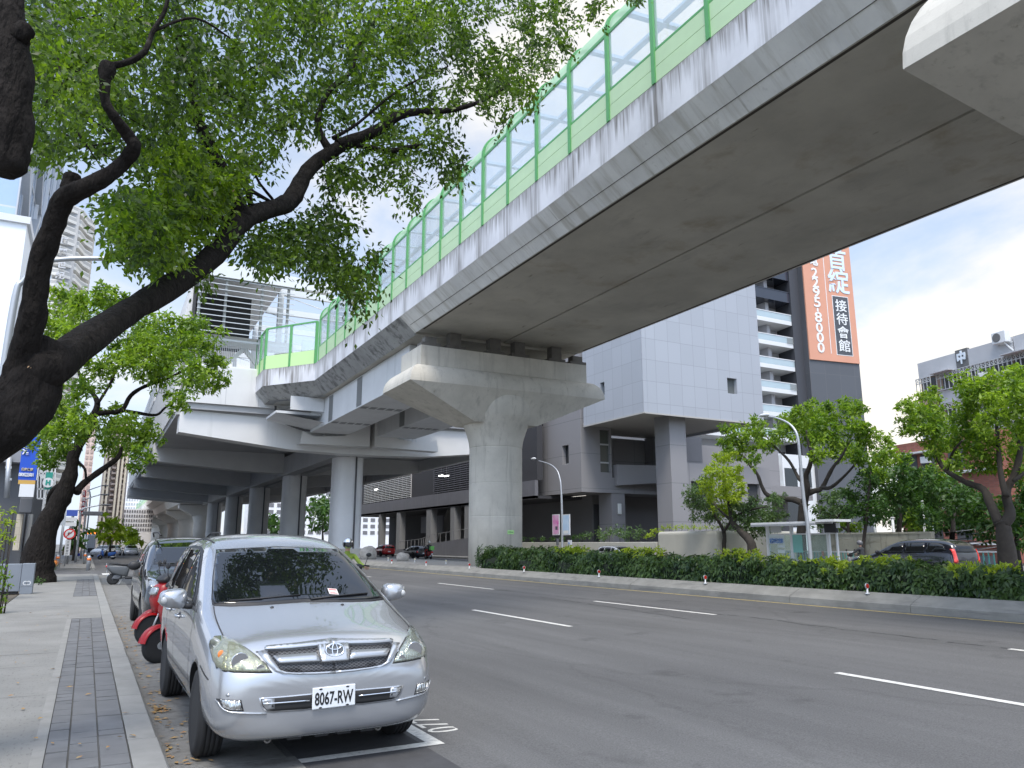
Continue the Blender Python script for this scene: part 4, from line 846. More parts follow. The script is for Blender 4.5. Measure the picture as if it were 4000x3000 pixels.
M_BTXT = mat('board_white', (.72, .73, .72), .6); M_BTX2 = mat('board_blue', (.60, .71, .82), .6); M_BBLK = mat('board_black', (.07, .075, .085), .6)
def bt(body, u0, v0, u1, v1, m, dep=-.30, bold=.02, up=None):
    a, c = W2.hit(u0, v1), W2.hit(u1, v0); w, h = c[0] - a[0], c[1] - a[1]
    return text('lettering', body, 3, m, bb, facing(((a[0] + c[0]) / 2, dep, (a[1] + c[1]) / 2 - zb_bot), (0, -1, 0)), .06, bold=bold, fit=(w, h))
s_ = .2893
def U(x, y): return (3080 + x * s_, 960 + y * s_)
for ch, (x0, y0, x1, y1) in (('首', (525, 50, 745, 320)), ('綻', (530, 335, 785, 635))): bt(ch, *U(x0, y0), *U(x1, y1), M_BTX2, bold=.05)
p, q = W2.hit(*U(640, 1480)), W2.hit(*U(840, 705)); b = MB(); pts = [W2.hit(*U(*k)) for k in ((578, 682), (780, 710), (852, 1490), (645, 1470))]
cxm = (pts[0][0] + pts[3][0]) / 2, (pts[1][0] + pts[2][0]) / 2; zt_b, zb_b = (pts[0][1] + pts[1][1]) / 2 - zb_bot, (pts[2][1] + pts[3][1]) / 2 - zb_bot
b.box(cxm[0] - .12, cxm[1] + .12, -.275, -.255, zb_b - .12, zt_b + .12); b.build('white_border', M_BTXT, bb)
b = MB(); b.box(cxm[0], cxm[1], -.29, -.276, zb_b, zt_b); b.build('black_panel', M_BBLK, bb)
hh = (zt_b - zb_b - .9) / 4
for i, ch in enumerate('接待會館'): text('lettering', ch, 3, M_BTXT, bb, facing(((cxm[0] + cxm[1]) / 2, -.33, zt_b - .45 - hh * (i + .5)), (0, -1, 0)), .06, bold=.03, fit=((cxm[1] - cxm[0]) * .74, hh * .90))
dg = [('2', 300, 310, 370, 435), ('2', 310, 440, 385, 565), ('9', 318, 575, 400, 695), ('5', 332, 705, 410, 830), ('-', 368, 850, 386, 895), ('8', 345, 905, 430, 1035), ('0', 360, 1050, 440, 1170), ('0', 370, 1180, 455, 1305), ('0', 382, 1315, 465, 1445), ('電', 270, 100, 370, 265)]
for ch, x0, y0, x1, y1 in dg:
    if ch == '-': a, c = W2.hit(*U(x0, y1)), W2.hit(*U(x1, y0)); b = MB(); b.box(a[0], c[0], -.33, -.27, a[1] - zb_bot, c[1] - zb_bot); b.build('lettering', M_BTXT, bb)
    else: bt(ch, *U(x0, y0), *U(x1, y1), M_BTXT, bold=.05)
a, c = W2.hit(*U(565, 1460)), W2.hit(*U(445, 170)); b = MB(); b.box(a[0] - .06, a[0] + .06, -.28, -.255, a[1] - zb_bot, zr); b.build('white_rule', M_BTXT, bb)

# brick apartment block on the right
def deep(u, v, depth):
    r = Vector(ray(u, v)); r = r * depth; return Vector((r.x, r.y, r.z + CAMH))
p0 = deep(3581, 1425, 84.0); AZB = radians(12.7 + 180)
WB = Wall(p0, AZB); bk = thing('apartment_block', 'weathered brick and grey tile apartment block with caged windows on the right', 'building', (WB.p.x, WB.p.y, 0), WB.rz)
M_BRK = tilemat('brick_tile', (.36, .255, .185), .5, .16, (.30, .22, .17), .02, .8, .12); M_BGRY = mat('grey_tile', (.44, .445, .46), .8, var=.08, vscale=.4, stains=[((1.2, 1.2, .15), 1.0, .58, .72, (.26, .25, .24), .6)]); M_CAGE = mat('window_cage', (.45, .46, .46), .5); M_WDIM = mat('old_window', (.07, .075, .08), .3); M_STAIN = mat('dark_tile', (.13, .13, .13), .8)
def B(x, y): return (3500 + x * .3618, 1250 + y * .3618)
ZTOP = (WB.hit(*B(225, 470))[1] + WB.hit(*B(1110, 225))[1]) / 2; ZPAR = (WB.hit(*B(255, 625))[1] + WB.hit(*B(1215, 395))[1]) / 2; FB = 3.3
xE = 36.0
print('brick', ZTOP, ZPAR, WB.hit(*B(1250, 190))[0], WB.hit(*B(1380, 300))[0])
b = MB(); b.box(0, xE, .3, 12, 0, ZTOP - .4); b.build('wall', M_BRK, bk)
x1, x2 = WB.hit(*B(640, 360))[0], WB.hit(*B(770, 330))[0]
b = MB(); b.box(.1, x1, 0, .29, ZPAR, ZTOP); b.box(x2, WB.hit(*B(1250, 190))[0], 0, .29, ZPAR, ZTOP); b.box(WB.hit(*B(1262, 190))[0], xE, 0, .29, ZPAR, ZTOP); b.build('parapet', M_BGRY, bk)
b = MB(); b.box(x1 + .01, x2 - .01, -.05, .29, ZPAR, ZTOP + .2); sg = b.build('sign_board', M_STAIN, bk)
text('lettering', '中', 2, mat('sign_white', (.66, .72, .78), .5), sg, facing(((x1 + x2) / 2, -.1, (ZPAR + ZTOP) / 2 + .2), (0, -1, 0)), .06, bold=.10, fit=((x2 - x1) * .70, (ZTOP - ZPAR) * .8))
cols = [B(300, 680), B(560, 620), B(810, 540), B(1090, 480), B(1330, 430)]; ws = [(255, 395), (480, 640), (665, 935), (940, 1250), (1275, 1500)]
for fl in range(6):
    zt = ZPAR - .05 - FB * fl
    for j, (a, c) in enumerate(ws):
        x0 = WB.hit(*B(a, 650))[0]; x3 = min(WB.hit(*B(c, 500))[0], xE - .2)
        if x3 - x0 < 1: continue
        b = MB(); b.box(x0 + .1, x3 - .1, .2, .29, zt - 1.75, zt - .1); w_ = b.build('window', M_WDIM, bk)
        b = MB(); n = max(3, int((x3 - x0) / .42))
        for k in range(n + 1): x = x0 + (x3 - x0) * k / n; b.box(x - .035, x + .035, -.55, -.48, zt - 1.85, zt - .1)
        for z in (zt - 1.85, zt - .62, zt - .1): b.box(x0, x3, -.56, -.47, z - .04, z + .04)
        for k in range(n): x = x0 + (x3 - x0) * k / n; b.bar((x, -.515, zt - .6), (x + (x3 - x0) / n, -.515, zt - .12), .04); b.bar((x + (x3 - x0) / n, -.515, zt - .6), (x, -.515, zt - .12), .04)
        b.build('cage', M_CAGE, w_)
        b = MB(); b.box(x0 - .1, x3 + .1, -.3, .28, zt - 3.25, zt - 1.9); b.build('apron', M_BGRY if (j + fl) % 3 else M_BRK, bk)
        if (j * 3 + fl) % 4 == 1: b = MB(); b.box(x0 + .3, x0 + 1.2, -.9, -.35, zt - 1.8, zt - 1.15); b.build('air_conditioner', M_TWHITE, bk, bevel=.04)
        if (j + fl) % 3 == 1: b = MB(); b.box(x0 - .2, x3 + .2, -1.2, .2, zt - .08, zt + .0); b.build('awning', M_BGRY, bk)
a = WB.hit(*B(1160, 190)); ac = thing('air_conditioner', 'white air conditioner bracketed on the roof edge of the brick block', 'air conditioner', tuple(WB.p + WB.d * a[0] - WB.n * .3 + Vector((0, 0, a[1] - .6))), WB.rz)
b = MB(); b.box(-.75, .75, -.35, .35, 0, 1.15); b.build('casing', M_TWHITE, ac, bevel=.06); b = MB(); b.lathe([(.42, -.40), (.44, -.355)], (-.2, 0, .58), 20, axis='y'); b.build('fan', M_STAIN, ac); b = MB(); b.bar((.3, 0, 0), (.9, .3, -.9), .12); b.bar((-.4, .3, -.05), (.9, .3, -.05), .1); b.build('bracket', M_TWHITE, ac)
a = WB.hit(*B(1365, 100)); b = MB(); b.box(a[0] - .5, xE, 3, 8, ZTOP - .3, a[1] + .9); b.build('roof_hut', M_BGRY, bk)
# lower red brick house left of the block
p1 = deep(3500, 1780, 78.0); WH = Wall(p1, radians(12.7 + 180)); hs = thing('brick_house', 'low red brick house with white window ledges half hidden by trees', 'building', (WH.p.x, WH.p.y, 0), WH.rz)
zt = WH.hit(*B(10, 1350))[1]; b = MB(); b.box(0, 12, 0, 9, 0, zt); b.build('wall', tilemat('red_brick', (.24, .085, .06), .5, .16, (.20, .13, .11), .02, .8, .15), hs)
for k in range(3):
    z = zt - 1.2 - 3.2 * k; b = MB(); b.box(-.2, 12, -.5, -.02, z - 2.3, z - 2.1); b.box(.6, 5, -.7, -.02, z, z + .15); b.build('ledge', M_TWHITE, hs)
    for x in (1.0, 3.2, 6.5): b = MB(); b.box(x, x + 1.7, -.05, -.01, z - 1.9, z - .1); b.build('window', M_WDIM, hs)
    b = MB(); b.box(3.6, 4.5, -.5, -.06, z - 1.0, z - .4); b.build('air_conditioner', M_TWHITE, hs)
# wall in front of the trees, planters
M_OLD = mat('weathered_wall', (.42, .40, .33), .9, var=.15, vscale=.6, bump=.2, bscale=8, stains=[((2.2, 2.2, .5), .9, .52, .64, (.14, .13, .11), .75), ((.6, .6, 2.5), 1.1, .55, .66, (.20, .18, .14), .6)])
M_PLAN = mat('planter_render', (.38, .37, .32), .85, var=.07, vscale=.5)
XW_ = 45.5
b = MB(); y0, y1 = PX(3640, 2100, XW_).y, PX(3160, 2100, XW_).y; wz = PX(3400, 2087, XW_).z
t = thing('garden_wall', 'old stained concrete garden wall behind the bus shelter', 'wall', (XW_, (y0 + y1) / 2, .1))
b.box(XW_, XW_ + .3, y0, y1, .1, wz); local(t, b.build('wall', M_OLD, t))
b = MB(); b.box(XW_ - .05, XW_ + .35, y0, y1, wz, wz + .12); local(t, b.build('coping', M_OLD, t))
XPn = 41.0
t = thing('planter', 'tall rounded concrete planter bed below the blue building', 'planter', (XPn, 50, .1)); pz = PX(2625, 2076, XPn).z
yA, yB_ = PX(2800, 2100, XPn).y, PX(2566, 2100, XPn).y; b = MB(); b.box(XPn, XPn + 9, yA, yB_, .1, pz); local(t, b.build('planter_wall', M_PLAN, t, bevel=.25, seg=4))
t = thing('planter', 'long low concrete planter in front of the grey building', 'planter', (XPn, 62, .1)); pz2 = PX(2300, 2118, XPn).z
b = MB(); b.box(XPn, XPn + 1.2, yB_ + .1, PX(2010, 2130, XPn).y, .1, pz2); local(t, b.build('planter_wall', M_PLAN, t, bevel=.05))
b = MB(); b.box(XPn + 1.25, XPn + 2.9, yB_ + .1, PX(2010, 2130, XPn).y, .1, pz2 - .1); local(t, b.build('soil', M_SOIL, t))
# ================================================================ vegetation
M_BARK = mat('bark', (.016, .0135, .012), .95, spec=.15, var=.45, vscale=9, bump=1.0, bscale=15, stretch=(1, 1, .4), bdist=.09, stains=[((1, 1, 1), 5, .62, .72, (.075, .068, .056), .5)])
M_BARKF = mat('bark_far', (.036, .030, .025), .9, var=.3, vscale=4)
M_CUT = mat('cut_wood', (.42, .27, .15), .8)
class Leaves:
    def __init__(s, seed=1): s.r = np.random.RandomState(seed); s.P = []; s.A = []; s.N = []; s.S = []
    def add(s, pos, size, axis=None, droop=.0, flat=.0):
        """pos (n,3); axis = leaf direction (n,3) or random; flat biases the leaf faces upwards"""
        n = len(pos); a = s.r.normal(size=(n, 3)) if axis is None else axis + s.r.normal(size=(n, 3)) * .55
        a[:, 2] -= droop; a /= np.linalg.norm(a, axis=1)[:, None] + 1e-9
        b = s.r.normal(size=(n, 3)); b[:, 2] += flat * 2.0
        nn = b - a * (a * b).sum(1)[:, None]; nn /= np.linalg.norm(nn, axis=1)[:, None] + 1e-9
        s.P.append(pos); s.A.append(a); s.N.append(nn); s.S.append(size * (1 + s.r.uniform(-.35, .35, n)))
    def blob(s, c, r, n, size, droop=.2, flat=.5, shell=.55, sq=(1, 1, .8)):
        d = s.r.normal(size=(n, 3)); d /= np.linalg.norm(d, axis=1)[:, None]; q = (s.r.uniform(0, 1, n)) ** shell
        lump = 1 + .28 * np.sin(d[:, 0] * 5 + c[0]) * np.cos(d[:, 1] * 4 + c[1]) + .2 * np.sin(d[:, 2] * 6 + c[2] * 3)
        p = np.array(c) + d * (q * r * lump)[:, None] * np.array(sq); s.add(p, size, d * .8, droop, flat)
    def twig(s, c, n, length, size, droop=.5):
        d = s.r.normal(size=3); d[2] -= droop; d /= np.linalg.norm(d); t = s.r.uniform(0, 1, n)
        p = np.array(c) + d * (t * length)[:, None] + s.r.normal(size=(n, 3)) * length * .20; s.add(p, size, np.tile(d, (n, 1)), .35, .1)
    def build(s, name, material, parent, width=.42):
        P = np.concatenate(s.P); A = np.concatenate(s.A); N = np.concatenate(s.N); S = np.concatenate(s.S)[:, None]; n = len(P); B = np.cross(A, N)
        o = np.array(parent.location) if parent is not None else np.zeros(3); P = P - o
        V = np.empty((n, 4, 3)); V[:, 0] = P - A * S * .5; V[:, 1] = P + B * S * width * .5 + N * S * .07 - A * S * .06; V[:, 2] = P + A * S * .55 - N * S * .10; V[:, 3] = P - B * S * width * .5 + N * S * .07 - A * S * .06
        me = bpy.data.meshes.new(name); me.vertices.add(n * 4); me.vertices.foreach_set('co', V.ravel()); me.loops.add(n * 4); me.loops.foreach_set('vertex_index', np.arange(n * 4, dtype=np.int32))
        me.polygons.add(n); me.polygons.foreach_set('loop_start', np.arange(0, n * 4, 4, dtype=np.int32)); me.polygons.foreach_set('loop_total', np.full(n, 4, dtype=np.int32))
        me.update(calc_edges=True); at = me.attributes.new('leaf', 'FLOAT', 'POINT'); at.data.foreach_set('value', np.repeat(s.r.uniform(0, 1, n), 4).astype(np.float32))
        me.materials.append(material); ob = bpy.data.objects.new(name, me); return link(ob, parent)
def px_scale(p): 
    d = Vector(p) - Vector((0, 0, CAMH)); return d.dot(Vector(_W[0])) / FPX
def limb(pts, n=10, sub=4, rng=random, jit=.12):
    """pts: (world point, radius); smooth Catmull-Rom tube with an uneven skin"""
    P = [Vector(p) for p, r in pts]; R = [r for p, r in pts]; out, rad = [], []
    for i in range(len(P) - 1):
        a, b, c, d = P[max(i - 1, 0)], P[i], P[i + 1], P[min(i + 2, len(P) - 1)]
        for k in range(sub):
            t = k / sub; q = .5 * ((2 * b) + (c - a) * t + (2 * a - 5 * b + 4 * c - d) * t * t + (3 * b - a - 3 * c + d) * t ** 3)
            out.append(q); rad.append((R[i] * (1 - t) + R[i + 1] * t) * (1 + rng.uniform(-jit, jit) * .6))
    out.append(P[-1]); rad.append(R[-1]); return out, rad
def px_limb(b, pts, par, mode='Y', n=10, jit=.12, rng=random, bump=.05):
    """pts: (u, v, width px, depth)"""
    q = []
    for u, v, w, dep in pts:
        p = PY(u, v, dep) if mode == 'Y' else PX(u, v, dep); q.append((p - Vector(par.location), w / 2 * px_scale(p)))
    o, r = limb(q, rng=rng, jit=jit); b.tube(o, r, n, bump=bump, rng=rng); return o
def pip(x, y, poly):
    c = False; j = len(poly) - 1
    for i in range(len(poly)):
        if (poly[i][1] > y) != (poly[j][1] > y) and x < (poly[j][0] - poly[i][0]) * (y - poly[i][1]) / (poly[j][1] - poly[i][1]) + poly[i][0]: c = not c
        j = i
    return c
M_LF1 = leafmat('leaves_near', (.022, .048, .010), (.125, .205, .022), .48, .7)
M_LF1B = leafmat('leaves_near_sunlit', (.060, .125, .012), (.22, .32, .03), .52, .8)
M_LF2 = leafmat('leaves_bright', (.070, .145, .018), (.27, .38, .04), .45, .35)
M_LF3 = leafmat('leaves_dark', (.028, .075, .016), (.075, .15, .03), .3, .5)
M_LF4 = leafmat('leaves_lime', (.17, .25, .02), (.36, .44, .045), .45, .4)
M_LFH = leafmat('hedge_leaves', (.014, .038, .011), (.080, .140, .032), .28, 1.2)
M_LFG = leafmat('leaves_grey_green', (.06, .115, .045), (.13, .20, .075), .3, .6)

# --- near tree: leaning trunk at the left, limbs reaching over the van
rt = random.Random(5)
t1 = thing('street_tree', 'big dark leaning street tree whose limbs spread over the silver van', 'tree', (-2.1, 6.3, KZ))
b = MB()
q = [((-.05, 0, -.1), .42), ((.1, 0, .5), .34), ((.55, .05, 1.5), .30)]
pf = [(PY(30, 1650, 6.5), 112), (PY(140, 1450, 6.6), 100)]
q += [(p - Vector(t1.location), w * px_scale(p)) for p, w in pf]; q += [(PY(215, 1345, 6.62) - Vector(t1.location), 70 * px_scale(PY(215, 1345, 6.62)))]
o, r = limb(q, rng=rt, jit=.08); b.tube(o, r, 16, bump=.03, rng=rt)
b.build('trunk', M_BARK, t1)
L1 = [(60, 1560, 167, 6.55), (88, 1440, 132, 6.55), (108, 1320, 107, 6.45), (131, 1216, 95, 6.4), (154, 1040, 84, 6.3), (203, 900, 81, 6.2), (250, 780, 79, 6.1), (330, 735, 74, 6.0), (411, 692, 65, 6.0), (478, 640, 55, 6.0), (524, 574, 55, 5.9), (500, 530, 49, 5.9), (456, 468, 40, 5.8), (413, 400, 37, 5.8), (410, 320, 39, 5.8), (418, 275, 65, 5.8), (424, 250, 53, 5.8)]
L2 = [(40, 1620, 194, 6.6), (110, 1510, 180, 6.6), (220, 1418, 145, 6.6), (486, 1228, 104, 8.13), (678, 1112, 99, 9.32), (836, 998, 86, 10.3), (925, 880, 84, 10.85), (1010, 832, 74, 11.37), (1110, 800, 72, 11.99), (1150, 760, 70, 12.24), (1200, 670, 58, 12.55), (1265, 612, 51, 12.8), (1335, 570, 48, 12.8)]
L3 = [(940, 850, 92, 11.0), (905, 750, 62, 10.9), (860, 655, 56, 10.8), (812, 560, 52, 10.7), (778, 480, 46, 10.6), (762, 405, 44, 10.5), (745, 300, 34, 10.4), (700, 180, 26, 10.3), (690, 40, 18, 10.2), (700, -120, 12, 10.1)]
L4 = [(1320, 570, 52, 12.8), (1400, 540, 46, 12.8), (1480, 505, 42, 12.8), (1560, 450, 38, 12.8), (1640, 436, 30, 12.8), (1760, 430, 22, 12.8), (1880, 395, 15, 12.8), (1990, 330, 9, 12.8)]
L5 = [(1290, 590, 40, 12.8), (1250, 520, 26, 12.8), (1245, 440, 24, 12.8), (1290, 350, 22, 12.8), (1370, 280, 18, 12.8), (1400, 180, 14, 12.8), (1480, 60, 9, 12.8)]
L6 = [(424, 260, 30, 5.8), (506, 240, 24, 5.8), (566, 200, 22, 5.8), (598, 120, 20, 5.8), (640, 50, 16, 5.8), (670, -60, 12, 5.8)]
L7 = [(600, 120, 14, 5.8), (760, 70, 10, 5.9), (900, 150, 7, 6.0)]
L8 = [(1330, 565, 30, 12.8), (1420, 570, 22, 12.8), (1520, 590, 20, 12.8), (1640, 565, 20, 12.8)]
L9 = [(925, 860, 30, 10.85), (840, 850, 16, 10.32), (760, 860, 10, 9.82), (640, 900, 6, 9.08)]
L10 = [(980, 800, 26, 11.19), (975, 745, 20, 11.16), (1070, 790, 12, 11.75), (1000, 690, 10, 11.31), (1030, 620, 7, 11.5)]
L11 = [(1300, 540, 18, 12.8), (1400, 480, 12, 12.8), (1560, 350, 9, 12.8), (1750, 260, 6, 12.8)]
for i, L in enumerate((L1, L2, L3, L4, L5, L6, L7, L8, L9, L10, L11)):
    b = MB(); px_limb(b, L, t1, 'Y', 12 if i < 4 else 7, rng=rt); b.build('limb', M_BARK, t1)
for L in ([(275, 760, 70, 6.1), (270, 720, 60, 6.1), (285, 690, 62, 6.1), (288, 680, 40, 6.1)],):
    b = MB(); px_limb(b, L, t1, 'Y', 10, rng=rt); b.build('limb', M_BARK, t1)
for u, v, w, Y in ((908, 748, 26, 10.62), (130, 1440, 36, 6.40)):
    p = PY(u, v, Y) - Vector(t1.location); b = MB(); r_ = w / 2 * px_scale(PY(u, v, Y)); b.blob(tuple(p), r_, (1.3, .5, .8), 10, 6); b.build('pruning_scar', M_CUT, t1)
# thick sawn-off limb hanging in from the top left corner
L12 = [(-240, 1560, 170, 6.4), (-330, 1000, 150, 5.9), (-330, 300, 150, 5.5), (-180, -240, 160, 5.1), (-60, -160, 175, 5.0), (0, 60, 180, 4.95), (22, 300, 185, 4.9), (28, 500, 175, 4.9), (24, 640, 150, 4.9), (20, 684, 80, 4.9)]
b = MB(); px_limb(b, L12, t1, 'Y', 16, rng=rt, bump=.07); b.build('limb', M_BARK, t1)
b = MB(); px_limb(b, [(40, 160, 120, 4.9), (80, 130, 90, 4.85), (112, 110, 60, 4.85)], t1, 'Y', 9, rng=rt, bump=.1); b.build('limb', M_BARK, t1)
K = 1.8083
PA = [(40, -90), (1225, -90), (1245, 40), (1222, 120), (1180, 200), (1120, 245), (1060, 240), (1000, 232), (960, 250), (905, 268), (840, 310), (800, 338), (765, 335), (730, 262), (650, 290), (600, 330), (570, 380), (520, 400), (470, 290), (430, 300), (395, 330), (345, 300), (300, 285), (250, 318), (190, 345), (120, 366), (78, 335), (60, 240)]
PB = [(245, 430), (300, 395), (312, 330), (345, 312), (420, 318), (480, 350), (525, 420), (512, 470), (470, 505), (430, 540), (385, 575), (320, 570), (235, 545), (228, 490)]
PC = [(690, 355), (760, 335), (840, 315), (905, 290), (985, 285), (1002, 360), (990, 395), (930, 392), (905, 448), (868, 440), (830, 380), (770, 400), (705, 425)]
PD = [(515, 490), (590, 485), (660, 462), (700, 430), (760, 480), (812, 545), (800, 620), (775, 672), (745, 640), (690, 592), (640, 570), (580, 560), (530, 570)]
PE = [(1255, -60), (1395, -60), (1372, 22), (1330, 42), (1285, 62)]
PF_ = [(395, 595), (480, 575), (500, 600), (430, 640)]
PG = [(300, 285), (420, 260), (520, 300), (540, 400), (470, 470), (350, 470), (270, 420)]
lv = Leaves(21)
def fill(poly, n, y0, y1, leaves, length, size, nleaf, droop=.5):
    xs = [p[0] for p in poly]; ys = [p[1] for p in poly]; k = 0; rr_ = random.Random(len(poly) * 31 + n)
    while k < n:
        x, y = rr_.uniform(min(xs), max(xs)), rr_.uniform(min(ys), max(ys))
        if not pip(x, y, poly): continue
        # thin spots where the sky shows through
        g_ = sin(x * .021 + 1.3) * sin(y * .027 + .4) + .55 * sin(x * .055 + y * .047) + .4 * sin(x * .11 - y * .09 + 2)
        if g_ < -.72 and rr_.random() < .93: continue
        if g_ < -.3 and rr_.random() < .35: continue
        Y = 6.4 + 6.2 * min(1, max(0, (x * K - 240) / 1000)) + rr_.uniform(y0, y1) * (1 if rr_.random() < .8 else -.35)
        c = PY(x * K, y * K, Y); leaves.twig(c, nleaf, length * rr_.uniform(.7, 1.3) * Y / 8, size * Y, droop); k += 1
fill(PA, 1750, .2, 3.6, lv, .26, .0086, 22); fill(PB, 240, .8, 2.4, lv, .24, .0086, 22); fill(PC, 150, .0, 1.8, lv, .26, .0086, 17); fill(PD, 250, .0, 2.0, lv, .25, .0086, 20); fill(PE, 46, .0, 1.2, lv, .24, .0086, 16); fill(PF_, 9, .1, .8, lv, .22, .0082, 10); fill(PG, 110, .2, 1.8, lv, .26, .0086, 16)
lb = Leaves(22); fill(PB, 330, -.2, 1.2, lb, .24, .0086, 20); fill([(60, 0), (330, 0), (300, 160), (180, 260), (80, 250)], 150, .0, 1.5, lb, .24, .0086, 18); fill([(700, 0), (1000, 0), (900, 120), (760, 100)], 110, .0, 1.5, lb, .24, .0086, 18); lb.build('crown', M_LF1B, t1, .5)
# more of the crown out of the picture, above and behind, so that it shades and mirrors in the van
rr_ = random.Random(8)
for _ in range(760):
    a = rr_.uniform(0, 6.3); rad = 6.2 * sqrt(rr_.random()); x, y = 1.6 + rad * cos(a), 6.6 + rad * sin(a); z = 6.6 + 2.4 * (1 - (rad / 6.2) ** 2) * rr_.random() + rr_.uniform(-.2, .8)
    dd = Vector((x, y, z - CAMH)); dp = dd.dot(Vector(_W[0]))
    if dp > .3 and abs(dd.dot(Vector(_W[1])) / dp) < .78 and abs(dd.dot(Vector(_W[2])) / dp) < .62: continue
    lv.twig((x, y, z), 14, .45, .085, .4)
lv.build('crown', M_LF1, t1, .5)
# fine twigs
b = MB()
for i in range(150):
    x, y = rt.uniform(80, 1180), rt.uniform(0, 640)
    if not any(pip(x, y, p) for p in (PA, PB, PC, PD)): continue
    Y = 6.5 + 6.2 * min(1, max(0, (x * K - 240) / 1000)) + rt.uniform(0, 1.2); a = PY(x * K, y * K, Y) - Vector(t1.location); d = Vector((rt.gauss(0, 1), rt.gauss(0, .5), rt.gauss(-.1, .8))).normalized(); l = rt.uniform(.3, .8)
    m_ = a + d * l * .5 + Vector((rt.gauss(0, .05), 0, .05)); b.tube([a, m_, a + d * l], [.010, .007, .003], 4)
b.build('twigs', M_BARK, t1)
# bare dangling sprays right of the limb
b = MB()
for p in ([(1270, 700), (1290, 760), (1320, 800), (1400, 810)], [(1255, 690), (1290, 730), (1400, 745)], [(1100, 830), (1190, 900), (1250, 960), (1300, 1040)], [(1180, 760), (1230, 830), (1250, 900)]):
    o, r = limb([(PY(u, v, 12.7) - Vector(t1.location), .006) for u, v in p]); b.tube(o, r, 4)
b.build('twigs', M_BARK, t1)

def tree(name, label, base, mode, dep, limbs, blobs, leafm, size, dens, seed, group=None, bark=None, droop=.15, flat=.6, spread=.35):
    """tree from limb centre lines (u,v,width) and crown clumps (u,v,radius px); every clump gets its own distance"""
    rg = random.Random(seed); f = PY if mode == 'Y' else PX
    t = thing(name, label, 'tree', base, 0, group)
    for i, L in enumerate(limbs):
        b = MB(); pts = []
        off = 0 if i == 0 else rg.uniform(-1, 1)
        for k, (u, v, w) in enumerate(L): pts.append((u, v, w, dep + off * spread * 2.2 * k / max(1, len(L) - 1)))
        q = [(f(u, v, d) - t.location, w / 2 * px_scale(f(u, v, d))) for u, v, w, d in pts]
        if i == 0: q = [(Vector((q[0][0].x, q[0][0].y, -.1)), q[0][1] * 1.25)] + q
        o, r = limb(q, rng=rg); b.tube(o, r, 9, bump=.06, rng=rg); b.build('trunk' if i == 0 else 'limb', bark or M_BARKF, t)
    lv = Leaves(seed)
    for u, v, r in blobs:
        d = dep + rg.uniform(-1, 1) * spread * 4; p = f(u, v, d); R = r * 1.27 * px_scale(p); n = int(dens * 17 * R * R / (size * size))
        lv.blob(p, R * .86, int(n * .5), size, droop, flat, .5)
        for _ in range(7):                                           # smaller lumps on the clump break its outline
            a = Vector((rg.gauss(0, 1), rg.gauss(0, 1), rg.gauss(.25, .8))).normalized(); lv.blob(p + a * R * rg.uniform(.55, 1.0), R * rg.uniform(.25, .48), int(n * .075), size, droop, flat, .6)
    lv.build('crown', leafm, t); return t
pb2 = PZ(158, 2274, KZ); D2 = pb2.y
print('tree2', pb2)
tree('street_tree', 'leaning street tree with sunlit crown beyond the grey cabinet', (pb2.x, pb2.y, KZ), 'Y', D2,
     [[(146, 2240, 128), (150, 2190, 118), (176, 2070, 92), (217, 1991, 78), (258, 1907, 66), (279, 1835, 48), (289, 1774, 42), (326, 1708, 38), (355, 1665, 32), (366, 1615, 28)],
      [(366, 1620, 26), (380, 1570, 20), (343, 1510, 16), (316, 1478, 12), (300, 1420, 8)], [(366, 1620, 24), (407, 1612, 20), (475, 1603, 18), (511, 1545, 16), (565, 1510, 14), (655, 1478, 11), (723, 1442, 8), (800, 1380, 5)],
      [(475, 1603, 16), (542, 1614, 13), (610, 1621, 11), (646, 1592, 9), (690, 1560, 6)], [(297, 1925, 34), (326, 1889, 26), (398, 1835, 22), (460, 1788, 18), (481, 1737, 12), (520, 1690, 7)], [(240, 1895, 26), (205, 1918, 22), (190, 1950, 18), (187, 1985, 14)],
      [(300, 1800, 12), (330, 1830, 10), (336, 1868, 9)], [(380, 1580, 12), (430, 1500, 10), (470, 1420, 8), (560, 1360, 5)]],
     [(260, 1190, 62), (330, 1230, 78), (225, 1275, 58), (430, 1190, 58), (405, 1145, 40), (300, 1330, 70), (205, 1345, 46), (530, 1345, 78), (640, 1300, 70), (760, 1270, 50), (800, 1340, 62), (700, 1370, 84), (600, 1410, 84), (845, 1425, 48), (825, 1500, 50), (745, 1480, 74), (620, 1480, 60), (500, 1420, 66), (380, 1440, 62), (330, 1520, 52), (240, 1600, 76), (170, 1700, 62), (250, 1700, 74), (330, 1640, 52), (430, 1650, 62), (520, 1690, 72), (590, 1700, 44), (560, 1780, 40), (700, 1575, 40), (190, 1800, 46), (260, 1770, 46), (530, 1820, 30), (430, 1740, 52), (440, 1250, 60), (560, 1270, 50), (160, 1600, 56)],
     M_LF2, .21, 2.3, 31, bark=M_BARK, spread=.9)
